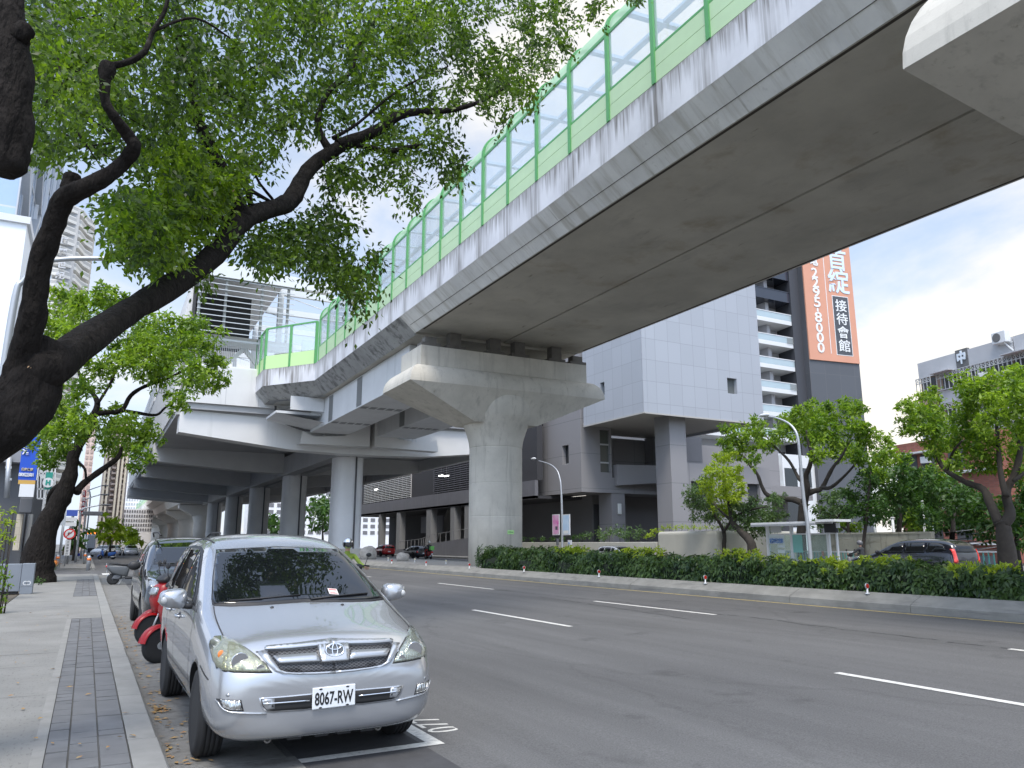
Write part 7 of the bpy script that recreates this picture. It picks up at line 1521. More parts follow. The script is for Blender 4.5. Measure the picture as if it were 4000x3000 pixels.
# stop display kiosk
p = PZ(352, 2166, KZ); t = thing('bus_stop_display', 'silver kiosk post with an orange lit display far down the pavement', 'kiosk', (p.x, p.y, KZ)); k_ = p.y / 3069; b = MB(); b.box(-14 * k_, 12 * k_, 0, .3, 0, 66 * k_); b.build('post', M_GALV, t, bevel=.03); b = MB(); b.box(-22 * k_, 14 * k_, -.02, .28, 67 * k_, 84 * k_); b.build('display_case', M_BLK, t); b = MB(); b.box(-20 * k_, 10 * k_, -.03, -.021, 69 * k_, 75 * k_); b.build('display', mat('led_orange', (1, .25, .05), .5, emit=1.6), t)
b = MB(); b.box(-9 * k_, 5 * k_, -.01, 0, 6 * k_, 22 * k_); b.build('panel', M_BLK, t)
p = PZ(303, 2170, KZ); k_ = p.y / 3069; box_thing('planter_box', 'brown planter box under the dark green tree down the pavement', 'planter', (p.x - .9, p.y + 4, KZ), [('box', mat('brown_box', (.16, .11, .07), .8), (-1, 1, 0, 1, 0, 1.15), .03)])
p = PZ(298, 2172, KZ); box_thing('crate', 'small blue plastic crate standing on the pavement', 'crate', (p.x, p.y, KZ), [('base', mat('crate_blue', (.02, .04, .30), .5), (-.4, .4, 0, .5, 0, .28), .02), ('rim', bpy.data.materials['crate_blue'], (-.43, .43, -.03, .53, .281, .34), .02)])
# shop fronts on the left
Y1 = 50.0
def pr(u, v, Y): return PY(u, v, Y)
def slab(t, name, m, u0, v0, u1, v1, Y, d=.4, par=None, bevel=0.0):
    a, c = pr(u0, v1, Y), pr(u1, v0, Y); b = MB(); b.box(a.x, c.x, Y, Y + d, a.z, c.z); o = b.build(name, m, par or t, bevel=bevel)
    if par is None: local(t, o)
    return o
sh_ = thing('shop_building', 'grey fronted shop building with beige stone pillars at the left edge', 'building', (pr(40, 2150, 52).x, 52, KZ))
a = pr(92, 2140, 52); gw = MB(); gw.box(-24, pr(70, 1900, 52.4).x, 52.4, 70, 6.2, pr(40, 1660, 52.4).z); local(sh_, gw.build('upper_wall', M_WALLG, sh_))
gw = MB(); gw.box(-24, a.x - .2, 53.6, 70, 0, 6.19); local(sh_, gw.build('shop_front', M_DGREY, sh_))
for u0, u1 in ((48, 90), (-40, 4)): slab(sh_, 'pillar', M_BEIGE, u0, 2008, u1, 2150, 52, .9)
slab(sh_, 'pillar', mat('pale_column', (.34, .34, .33), .7), 92, 2008, 128, 2150, 54, .9)
slab(sh_, 'fascia_box', M_DGREY, 72, 1945, 130, 2003, 51.6, 1.2, bevel=.04)
for v in (1822, 1868): slab(sh_, 'pipe_bracket', M_GALV, 20, v, 46, v + 8, 52.1, .2)
b = MB(); b.tube([pr(36, 1780, 52.2), pr(26, 1945, 52.2)], .14, 8); local(sh_, b.build('drain_pipe', M_GALV, sh_))
sgn = thing('shop_sign', 'tall blue vertical shop sign with white characters and a phone number', 'sign', (pr(110, 1850, Y1).x, Y1, pr(110, 1945, Y1).z))
s1 = slab(sgn, 'panel', mat('shop_blue', (.012, .075, .48), .45), 70, 1600, 176, 1874, Y1, .45); s2 = slab(sgn, 'gold_band', mat('shop_gold', (.55, .33, .08), .5), 70, 1876, 138, 1890, Y1, .45); s3 = slab(sgn, 'lower_panel', M_WHT, 72, 1892, 136, 1940, Y1, .45); slab(sgn, 'edge', M_WHT, 139.5, 1690, 168, 1874, Y1, .45)
def stext(body, u0, v0, u1, v1, m, bold=0.02):
    a, c = pr(u0, v1, Y1 - .03), pr(u1, v0, Y1 - .03); M_ = facing(((a.x + c.x) / 2, Y1 - .03, (a.z + c.z) / 2), (0, -1, 0)); o = text('lettering', body, 1, m, sgn, M_, .04, bold=bold, fit=(c.x - a.x, c.z - a.z)); local(sgn, o)
M_CREAM = mat('sign_cream', (.72, .74, .76), .5)
stext('生', 98, 1668, 128, 1698, M_CREAM, .04); stext('活', 85, 1746, 121, 1776, M_CREAM, .04); stext('元氣保健', 82, 1828, 130, 1838, mat('sign_gold', (.6, .5, .3), .5)); stext('0800223001', 72, 1848, 132, 1860, M_CREAM, .03)
lat = thing('lattice_sign', 'white lattice sign frame holding a green and white round emblem board', 'sign', (pr(180, 1940, 54).x, 54, pr(180, 1950, 54).z)); b = MB()
for u in (146, 158, 172, 186, 200, 213): b.bar(pr(u + 6, 1690, 54), pr(u, 1948, 54), .07)
for v in (1730, 1790, 1850, 1910, 1948): b.bar(pr(146, v, 54), pr(215, v, 54), .07)
local(lat, b.build('frame', M_WHT, lat)); o = slab(lat, 'board', mat('sign_green', (.03, .28, .22), .5), 172, 1845, 208, 1912, 53.8, .1); e_ = pr(188, 1885, 53.75); b = MB(); b.lathe([(.29, -.02), (.29, .0)], tuple(e_), 24, axis='y'); local(lat, b.build('disc', M_WHT, lat)); text('lettering', 'H', .4, bpy.data.materials['sign_green'], lat, facing(e_ + Vector((0, -.03, 0)) - Vector(lat.location), (0, -1, 0)), .02, bold=.03, fit=(.26, .3))
# white block and mirrored glass tower beyond
wbk = thing('white_building', 'plain white building corner behind the street lamp at the left edge', 'building', (pr(60, 2000, 60).x - 4, 60, 0)); a, c = pr(22, 1486, 60), pr(88, 874, 60); b = MB(); b.box(-26, a.x, 60, 74, 0, c.z); local(wbk, b.build('wall', mat('white_wall', (.80, .83, .87), .6), wbk)); b = MB(); b.box(-26, a.x + .2, 59.8, 74, c.z, c.z + .5); local(wbk, b.build('coping', M_WHT, wbk))
YG = 118.0; XGl = pr(142, 1400, YG).x
gt_ = thing('glass_building', 'tall blue mirrored glass office building at the left edge', 'building', (XGl - 6, YG, 0)); M_MIR = tilemat('mirror_glass', (.34, .44, .60), 3.0, 3.8, (.50, .52, .55), .16, .14, .10, .2)
b = MB(); b.box(XGl - 40, XGl, YG - 42, YG, 0, 95); local(gt_, b.build('glazing', M_MIR, gt_))
for i in range(15):
    y = YG - 3 * i; b = MB(); b.box(XGl + .01, XGl + (.35 if i % 3 == 0 else .12), y - .25, y - .02, 0, 95); local(gt_, b.build('mullion', M_WHT if i % 3 == 0 else M_GALV, gt_))
for i in range(12): b = MB(); b.box(XGl + .005, XGl + .06, YG - 42, YG, 6.2 + 7.6 * i, 6.5 + 7.6 * i); local(gt_, b.build('spandrel', M_GALV, gt_))
for i in range(3):
    b = MB(); y0 = YG - 42; z0 = 20 + 16 * i; b.bar((XGl + .3, y0, z0), (XGl + .3, y0 + 16, z0 + 16), .6); b.bar((XGl + .3, y0 + 16, z0), (XGl + .3, y0, z0 + 16), .6); local(gt_, b.build('brace', M_GALV, gt_))
# white apartment tower with stepped balconies and characters
YA_ = 165.0; kz = YA_ / 3069 * 1.0
at_ = thing('balcony_tower', 'tall cream apartment tower with curved balconies and white characters', 'building', (pr(270, 2000, YA_).x, YA_, 0)); M_CRM = mat('cream_wall', (.80, .78, .73), .7); M_CRD = mat('cream_shade', (.50, .50, .49), .7)
x0, x1 = pr(196, 1100, YA_).x, pr(340, 1100, YA_).x; ztop = pr(280, 765, YA_).z
b = MB(); b.box(x0, x1 - 2.6, YA_ + 1.6, YA_ + 20, 0, ztop - 2); local(at_, b.build('wall', M_CRD, at_))
zs_ = [pr(260, v, YA_).z for v in (860, 905, 949, 993, 1038, 1082, 1125)]; fh = (zs_[0] - zs_[-1]) / 6; n = int(ztop / fh)
slb = MB(); P_ = [(x0, YA_ + 6), (x0, YA_), (x1 - 5, YA_), (x1 - 2.2, YA_ + 2.2), (x1 - 1.2, YA_ + 6), (x1, YA_ + 8), (x1, YA_ + 18), (x0, YA_ + 18)]; slb.prism(P_, 0, .55, 'z'); slb.prism([(x + .0, y + .25) if y > YA_ + .1 else (x, y + .15) for x, y in P_], 1.25, 1.5, 'z'); sm_ = slb.mesh('balcony', M_CRM)
rl = MB(); rl.prism([(x * 1.0, y + .1) for x, y in P_[:6]] + [(x1 - .1, YA_ + 17), (x0, YA_ + 17)], .56, 1.24, 'z'); rm_ = rl.mesh('balustrade', mat('cream_panel', (.50, .50, .48), .6))
for i in range(n - 1):
    z = zs_[0] - fh * (i - 3)
    if z > ztop - 2 or z < 2: continue
    o = bpy.data.objects.new('balcony', sm_); link(o, at_); local(at_, o); o.location = (0, 0, z); o2 = bpy.data.objects.new('balustrade', rm_); link(o2, o)
    b = MB(); b.box(x1 - 9.2, x1 - 7.4, YA_ + 1.5, YA_ + 1.59, z + 1.5, z + fh - .5); local(at_, b.build('window', M_WIN, at_))
b = MB(); b.box(x0, x1 - 4, YA_ + 3, YA_ + 3.2, ztop - 2, ztop + 1.2); local(at_, b.build('roof_rail', M_CRM, at_))
for ch, u, v in (('建', 250, 941), ('麗', 246, 986), ('世', 241, 1032), ('紀', 235, 1075), ('雙', 229, 1121)):
    p_ = pr(u, v, YA_ - .25); o = text('lettering', ch, 2, M_WHT, at_, facing(p_ - Vector(at_.location), (0, -1, 0)), .2, bold=.05, fit=(1.5, 1.5))
# distant city: pink apartments, brown apartments, white office block
def block(name, lab, u0, u1, vt, Y, m, ncol, nrow, wm, dep=25, balc=None, ws=(.3, .28)):
    a, c = pr(u0, 2130, Y), pr(u1, vt, Y); t = thing(name, lab, 'building', ((a.x + c.x) / 2, Y, 0), 0, 'distant buildings up the road'); b = MB(); b.box(a.x, c.x, Y, Y + dep, 0, c.z); local(t, b.build('wall', m, t))
    w = (c.x - a.x) / ncol; h = c.z / nrow; wmsh = MB(); wmsh.box(-w * ws[0], w * ws[0], -.12, -.02, -h * ws[1], h * ws[1]); me = wmsh.mesh('window', wm)
    bl = None
    if balc: q = MB(); q.box(-w * .5, w * .5, -1.0, -.13, -h * .45, -h * .1); bl = q.mesh('balcony', balc)
    for i in range(ncol):
        for j in range(nrow):
            if j * h < 4: continue
            o = bpy.data.objects.new('window', me); link(o, t); local(t, o); o.location = (a.x + w * (i + .5), Y, h * (j + .5))
            if bl and i % 2 == 0: o = bpy.data.objects.new('balcony', bl); link(o, t); local(t, o); o.location = (a.x + w * (i + .5), Y, h * (j + .5))
    return t, a, c
M_PINK = mat('pink_tile', (.74, .60, .53), .8); M_CRE2 = mat('cream_tile', (.82, .71, .55), .8); M_BRN = mat('brown_tile', (.46, .38, .34), .8); M_OFF = mat('office_white', (.80, .80, .80), .7)
block('apartment_block', 'pale pink apartment block behind the red vertical sign', 292, 380, 1640, 210, M_PINK, 2, 22, mat('pink_band', (.50, .40, .36), .7))
t, a, c = block('apartment_block', 'tall brown and cream striped apartment block far up the road', 374, 520, 1650, 190, M_BRN, 6, 24, mat('far_window', (.17, .17, .18), .6), balc=M_BRN, ws=(.22, .2))
for k in (.01, .17, .52, .68, .84): b = MB(); x = a.x + (c.x - a.x) * k; b.box(x, x + (c.x - a.x) * .085, 188.7, 189.85, 0, c.z); local(t, b.build('cream_pier', M_CRE2, t))
block('office_block', 'white office block with rows of small windows far up the road', 450, 600, 1990, 230, M_OFF, 14, 9, bpy.data.materials['far_window']); block('apartment_block', 'white banded apartment block rising behind the office block', 462, 560, 1880, 300, M_OFF, 7, 16, mat('pale_band', (.45, .47, .50), .7)); block('apartment_block', 'small block left of the far viaduct behind the lime trees', 380, 520, 2060, 240, mat('grey_block', (.30, .28, .27), .8), 6, 4, M_DGREY)
block('apartment_block', 'pale apartment block seen between the station columns', 1000, 1560, 1900, 260, M_OFF, 18, 10, bpy.data.materials['far_window']); block('apartment_block', 'white building glimpsed right of the round pier shaft base', 1780, 1850, 1990, 200, M_OFF, 3, 7, M_DGREY); block('brick_hall', 'brownish hall with a curved gable beyond the far viaduct', 640, 780, 2085, 300, mat('brown_hall', (.42, .33, .25), .8), 3, 2, M_CRM)
# red vertical sign and traffic lights with mast arms
Y4 = 90; t = thing('vertical_sign', 'red vertical shop sign with white characters far up the road', 'sign', (pr(325, 1970, Y4).x, Y4, pr(325, 2016, Y4).z)); slab(t, 'panel', mat('sign_dark_red', (.35, .02, .03), .5), 314, 1915, 338, 2016, Y4, .5)
for i, ch in enumerate('元吉永鍋物'): a, c = pr(318, 1936 + 20 * i, Y4 - .05), pr(334, 1920 + 20 * i, Y4 - .05); o = text('lettering', ch, 1, M_WHT, t, facing(Vector(((a.x + c.x) / 2, Y4 - .05, (a.z + c.z) / 2)) - Vector(t.location), (0, -1, 0)), .04, bold=.03, fit=(c.x - a.x, c.z - a.z))
for u, v, ua, Y, lab in ((300, 2000, 395, 74, 'nearest slim lamp arm crossing in front of the pink block'), (318, 1960, 392, 92, 'middle slim lamp arm crossing in front of the pink block'), (330, 1925, 398, 112, 'highest slim lamp arm crossing in front of the brown block')):
    p = pr(u, 2150, Y); t = thing('street_lamp', lab, 'street lamp', (p.x, Y, KZ), 0, 'street lamps up the road'); b = MB(); e0 = pr(u, v, Y); e1 = pr(ua, v - 28, Y); o, r = limb([(Vector((0, 0, 0)), .1), (Vector((0, 0, e0.z - KZ - .5)), .08), (e0 + Vector((.3, 0, .2)) - Vector((p.x, Y, KZ)), .07), (e1 - Vector((p.x, Y, KZ)), .05)], jit=0); b.tube(o, r, 8); b.build('pole', M_GALV, t); b = MB(); b.blob(tuple(e1 - Vector((p.x, Y, KZ)) + Vector((.4, 0, 0))), .45, (1, .4, .2), 10, 6); b.build('lamp_head', M_DGREY, t)
Y5 = 68; p = pr(268, 2150, Y5); t = thing('traffic_light', 'horizontal traffic light on a mast arm far up the road', 'traffic light', (p.x, Y5, KZ)); h_ = pr(370, 2006, Y5); b = MB(); b.tube([(0, 0, 0), (0, 0, h_.z - KZ + .2), (h_.x - p.x - .8, 0, h_.z - KZ + .25)], .07, 8); b.build('mast', M_GALV, t); b = MB(); b.box(h_.x - p.x - .8, h_.x - p.x + .55, -.12, .12, h_.z - KZ - .16, h_.z - KZ + .16); hs2 = b.build('housing', M_DGREY, t, bevel=.04)
for i, m in enumerate((M_DGREY, M_DGREY, M_DGREY)): b = MB(); b.lathe([(.12, -.14), (.12, -.121)], (h_.x - p.x - .5 + .38 * i, 0, h_.z - KZ), 14, axis='y'); b.build('lamp', m, hs2)
# ================================================================ right side: shelter, lamps, reflectors, rocks; scooters and riders
def lamp_post(lab, base_u, base_v, X, path, head):
    p = PX(base_u, base_v, X); t = thing('street_lamp', lab, 'street lamp', (X, p.y, .12), 0, 'street lamps on the far pavement'); o0 = Vector((X, p.y, .12)); b = MB()
    pts = [(Vector((0, 0, 0)), .11)] + [(PX(u, v, X) - o0, r) for u, v, r in path]; o, r = limb(pts, jit=0); b.tube(o, r, 12); b.build('pole', M_GALV, t)
    h = PX(head[0], head[1], X) - o0; d = (pts[-1][0] - pts[-2][0]).normalized(); b = MB(); b.blob((0, 0, 0), .44, (.42, 1, .26), 14, 8); b.v = [tuple(Vector(v) + h) for v in b.v]; b.build('lamp_head', M_WHT, t); b = MB(); b.blob(tuple(h - Vector((0, 0, .06))), .3, (.42, 1, .22), 12, 7); b.build('lens', M_GALV, t); return t, o0
t, o0 = lamp_post('curved street lamp carrying two poster boards before the grey building', 2196, 2150, 38.0, [(2195, 2000, .10), (2191, 1900, .085), (2187, 1870, .07), (2176, 1838, .06), (2150, 1815, .055), (2105, 1800, .05)], (2084, 1792))
lt1 = t
for u0, u1, lab, c1, c2 in ((2158, 2186, 'pink and white poster board on the left of the lamp post', (.72, .66, .72), (.62, .10, .40)), (2197, 2227, 'pale blue poster board on the right of the lamp post', (.36, .55, .78), (.55, .68, .82))):
    a, c = PX(u1, 2090, 37.85), PX(u0, 2010, 37.85); q = thing('poster_board', lab, 'poster', (37.85, (a.y + c.y) / 2, a.z), 0, 'poster boards on the lamp post'); w, h = abs(c.y - a.y) / 2, c.z - a.z
    b = MB(); b.box(-.03, .03, -w, w, 0, h); b.build('frame', M_WHT, q); b = MB(); b.box(-.036, -.031, -w + .08, w - .08, .08, h - .08); b.build('print', mat(lab.split()[0] + '_print', c1, .5, var=.3, vscale=1.2, col2=c2), q); b = MB(); b.box(-.040, -.037, -w * .55, w * .1, h * .25, h * .42) if u0 < 2190 else b.box(-.040, -.037, -w * .7, w * .7, .12, h * .22); b.build('printed_block', M_DGREY if u0 < 2190 else M_BTXT, q)
lamp_post('curved street lamp in front of the broad bright tree', 3166, 2160, 38.2, [(3155, 2050, .12), (3140, 1950, .11), (3126, 1800, .095), (3118, 1720, .085), (3105, 1680, .075), (3075, 1650, .065), (3030, 1632, .06), (3000, 1627, .055)], (2985, 1622))
for (u, vt, X, lab) in ((3425, 2000, 46.5, 'white pipe post left of the dark dense tree'), (3497, 2025, 46.6, 'white pipe post standing before the stacked roofing sheets'), (3620, 1960, 48, 'thin white lamp pole among the background trees')):
    p = PX(u, 2140, X); t = thing('post', lab, 'post', (X, p.y, .1), 0, 'white posts behind the garden wall'); b = MB(); b.tube([(0, 0, 0), (0, 0, PX(u, vt, X).z - .1)], .09, 8); b.build('post', M_WHT, t); b = MB(); b.lathe([(.12, PX(u, vt, X).z - .1), (.1, PX(u, vt, X).z)], n=10); b.build('cap', M_WHT, t)
# bus shelter
XS = 39.6; ya, yb = PX(3236, 2100, XS).y, PX(3000, 2100, XS).y; zr = PX(3120, 2040, XS).z
bs_ = thing('bus_shelter', 'white framed bus shelter with glass back and a teal notice board', 'bus shelter', (XS, (ya + yb) / 2, .15)); L_ = (yb - ya) / 2; H_ = zr - .15
for y in (-L_, L_ * .0 + .4, L_): b = MB(); b.box(-.08, .08, y - .09, y + .09, 0, H_ - .12); b.build('post', M_WHT, bs_)
b = MB(); b.box(-1.3, .25, -L_ - .2, L_ + .2, H_ - .12, H_); b.build('roof', M_WHT, bs_); b = MB(); b.box(-1.3, -1.2, -L_ - .2, L_ + .2, H_ - .24, H_ - .121); b.build('gutter', M_GALV, bs_)
zm = PX(3100, 2086, XS).z - .15; b = MB(); b.box(-.05, .05, -L_, L_, zm - .05, zm + .03); b.build('rail', M_WHT, bs_)
SG = glass('shelter_glass', (.84, .92, .90), .12)
b = MB(); b.box(-.012, .012, -L_ + .1, L_ - .1, .4, zm - .06); b.build('glass_pane', SG, bs_)
def yl(u): return PX(u, 2110, XS).y - (ya + yb) / 2
y0, y1 = yl(3135), yl(3098); b = MB(); b.box(-.06, -.03, y0, y1, PX(3110, 2158, XS).z - .15, zm - .06); b.build('notice_board', mat('teal_board', (.22, .50, .46), .5), bs_)
y0, y1 = yl(3066), yl(3006); b = MB(); b.box(-.07, -.03, y0, y1, PX(3010, 2124, XS).z - .15, zm - .06); pn = b.build('name_panel', mat('shelter_white', (.60, .68, .70), .4), bs_)
text('lettering', '板橋中興文化站', .3, mat('name_blue', (.10, .25, .62), .5), pn, facing((-.085, (y0 + y1) / 2, zm - .42), (-1, 0, 0)), .01, bold=.01, fit=((y1 - y0) * .86, .34))
for k in range(3): b = MB(); b.box(-.07, -.03, y0, y0 + (y1 - y0) * .45, .55 + .34 * k, .75 + .34 * k); b.build('route_strip', bpy.data.materials['shelter_white'], bs_)
y0, y1 = yl(3056), yl(3014); b = MB(); b.box(-.05, -.02, y0, y1, zm + .1, H_ - .2); b.build('upper_panel', mat('frosted', (.52, .54, .54), .5), bs_)
b = MB(); b.box(-.55, -.1, -L_ + .3, L_ - .6, .42, .48); b.build('bench', M_GALV, bs_)
y0, y1 = yl(3322), -L_ - .21; b = MB(); b.box(-1.3, .2, y0, y1, H_ - .06, H_ + .08); b.build('side_roof', M_WHT, bs_); ym = yl(3270); b = MB(); b.box(-.06, .06, ym - .05, ym + .05, 0, zm + .04); b.box(-.05, .05, ym + .06, -L_ - .12, zm - .02, zm + .04); b.build('side_frame', M_WHT, bs_)
y0, y1 = yl(3290), yl(3237); b = MB(); b.box(-.5, -.3, y0, y1 - .15, H_ - .68, H_ - .14); b.build('display', M_BLK, bs_); y0 = yl(3303); b = MB(); b.box(-.45, -.38, y0, y0 + .35, H_ - .42, H_ - .12); b.build('side_plate', M_WHT, bs_)
# teal railing along the far pavement
M_TEAL = mat('teal_rail', (.10, .34, .30), .5)
for a_, c_, lab in ((3068, 3330, 'white and teal railing behind the bus shelter'), (3780, 3900, 'white and teal railing right of the black SUV')):
    XR_ = 40.2; y0, y1 = PX(c_, 2150, XR_).y, PX(a_, 2150, XR_).y; t = thing('railing', lab, 'railing', (XR_, (y0 + y1) / 2, .15), 0, 'teal railings on the far pavement'); L2_ = (y1 - y0) / 2; zt = PX((a_ + c_) / 2, 2152, XR_).z - .15
    b = MB(); b.box(-.04, .04, -L2_, L2_, zt - .08, zt); b.build('rail', M_WHT, t); b = MB(); b.box(-.03, .03, -L2_, L2_, .1, .16); b.build('rail', M_WHT, t); n = max(4, int(2 * L2_ / .22))
    for i in range(min(n, 90)): y = -L2_ + 2 * L2_ * i / (n - 1); b = MB(); b.box(-.02, .02, y - .03, y + .03, .161, zt - .081); b.build('baluster', M_TEAL, t)
t = thing('bollard', 'orange traffic bollard behind the shelter railing', 'bollard', (40.0, PX(3213, 2150, 40).y, .15)); b = MB(); b.lathe([(.10, 0), (.08, .8), (.07, 1.0), (.03, 1.03)], n=14); b.build('post', mat('orange_plastic', (.6, .16, .05), .5), t); b = MB(); b.lathe([(.087, .55), (.082, .72)], n=14); b.build('band', M_DGREY, t)
# parking sign by the lamp
p = PX(2226, 2140, 37.6); t = thing('parking_sign', 'small white parking sign with a blue letter beside the lamp post', 'sign', (37.6, p.y, .12)); a, c = PX(2238, 2142, 37.6), PX(2215, 2110, 37.6); b = MB(); b.box(-.02, .02, -.3, .3, a.z - .12, c.z - .12); q = b.build('plate', M_WHT, t); text('lettering', 'P', .4, mat('p_blue', (.2, .3, .55), .5), q, facing((-.03, .1, c.z - .45), (-1, 0, 0)), .01, bold=.02, fit=(.24, .32)); b = MB(); b.tube([(.05, 0, 0), (.05, 0, c.z - .15)], .03, 6); b.build('post', M_GALV, t)
p = PX(2178, 2120, 37.8); t = thing('signal_box', 'small dark box on a post left of the poster lamp post', 'post', (37.8, p.y, .12)); b = MB(); b.box(-.1, .1, -.1, .1, p.z - .35, p.z + .25); b.build('box', M_DGREY, t, bevel=.02); b = MB(); b.tube([(0, 0, 0), (0, 0, p.z - .36)], .04, 6); b.build('post', M_GALV, t)
# roofing sheets stacked behind the wall
t = thing('roofing_stack', 'heap of grey corrugated roofing sheets behind the black SUV', 'stack', (46, PX(3600, 2110, 46).y, .1)); y0, y1 = PX(3790, 2110, 46).y, PX(3505, 2110, 46).y; zc = PX(3640, 2068, 46).z - .1; b = MB()
for i in range(7): s_ = random.Random(i).uniform(-.3, .3); b.add([(0, y0 - t.location.y + s_, .9 + (zc - 1.0) * i / 6), (3, y0 - t.location.y + s_ - .3, 1.2 + (zc - 1.0) * i / 6), (3, y1 - t.location.y + s_, .7 + (zc - 1.0) * i / 6), (0, y1 - t.location.y + s_ + .2, .5 + (zc - 1.0) * i / 6)], [(0, 1, 2, 3)]); 
b.build('sheets', M_GALV, t); b = MB(); b.box(.1, 2.8, y0 - t.location.y + .3, y1 - t.location.y - .3, 0, .8); b.build('base', M_DGREY, t)
# kerb reflectors of the median
M_RRED = mat('reflector_red', (.45, .03, .02), .25); M_RYEL = mat('reflector_cream', (.70, .62, .40), .4)
def refl(u, v, m, k):
    p = PX(u, v, 14.55); return p
first = None
RL = [(3390, 2326, M_RRED), (2756, 2282, M_RRED), (2340, 2258, M_RRED), (2047, 2236, M_RRED), (1833, 2222, M_RRED), (1664, 2206, M_RRED), (1530, 2200, M_RRED), (1742, 2196, M_RYEL), (1620, 2190, M_RYEL), (1516, 2186, M_RYEL)]
wd_ = ['nearest, at the right,', 'second from the right', 'third from the right', 'fourth from the right', 'in front of the round pier', 'below the delivery rider', 'beside the larger rock', 'cream one right of the flat rock', 'cream one between the two rocks', 'cream one below the red car']
for i, (u, v, m) in enumerate(RL):
    X_ = 14.52 if m is M_RRED else 17.0
    p = PX(u, v, X_); lab = 'small round red kerb reflector, ' + wd_[i] if m is M_RRED else 'small round kerb reflector, ' + wd_[i]
    t = thing('kerb_reflector', lab, 'reflector', (X_, p.y, .57 if m is M_RRED else .56), 0, 'round reflectors on the median kerb'); b = MB(); b.lathe([(.045, 0), (.04, .02), (.018, .03), (.018, .12)], n=12); b.build('stem', M_WHT, t)
    b = MB(); b.lathe([(.060, -.012), (.063, 0), (.060, .012)], (0, 0, .165), 20, axis='y'); b.build('disc', M_GALV, t); b = MB(); b.lathe([(.044, -.018), (.047, -.0125)], (0, 0, .165), 18, axis='y'); b.build('lens', m, t)
# rocks
M_ROCK = mat('rock', (.36, .34, .31), .9, var=.3, vscale=4, bump=.8, bscale=6, bdist=.06)
for u, v, wpx, hpx, lab, sd in ((1437, 2195, 62, 50, 'large grey rock beside the first station column plinth', 3), (1573, 2200, 50, 34, 'low rounded rock on the cobbled median', 5)):
    p = PX(u, v, 17.3); k = px_scale(p); t = thing('rock', lab, 'rock', (17.3, p.y, .55), 0, 'rocks on the median'); b = MB(); rg = random.Random(sd); b.blob((0, 0, hpx * k * .38), 1, (wpx * k * .55, wpx * k * .5, hpx * k * .62), 12, 8, .13, rg); b.build('stone', M_ROCK, t)
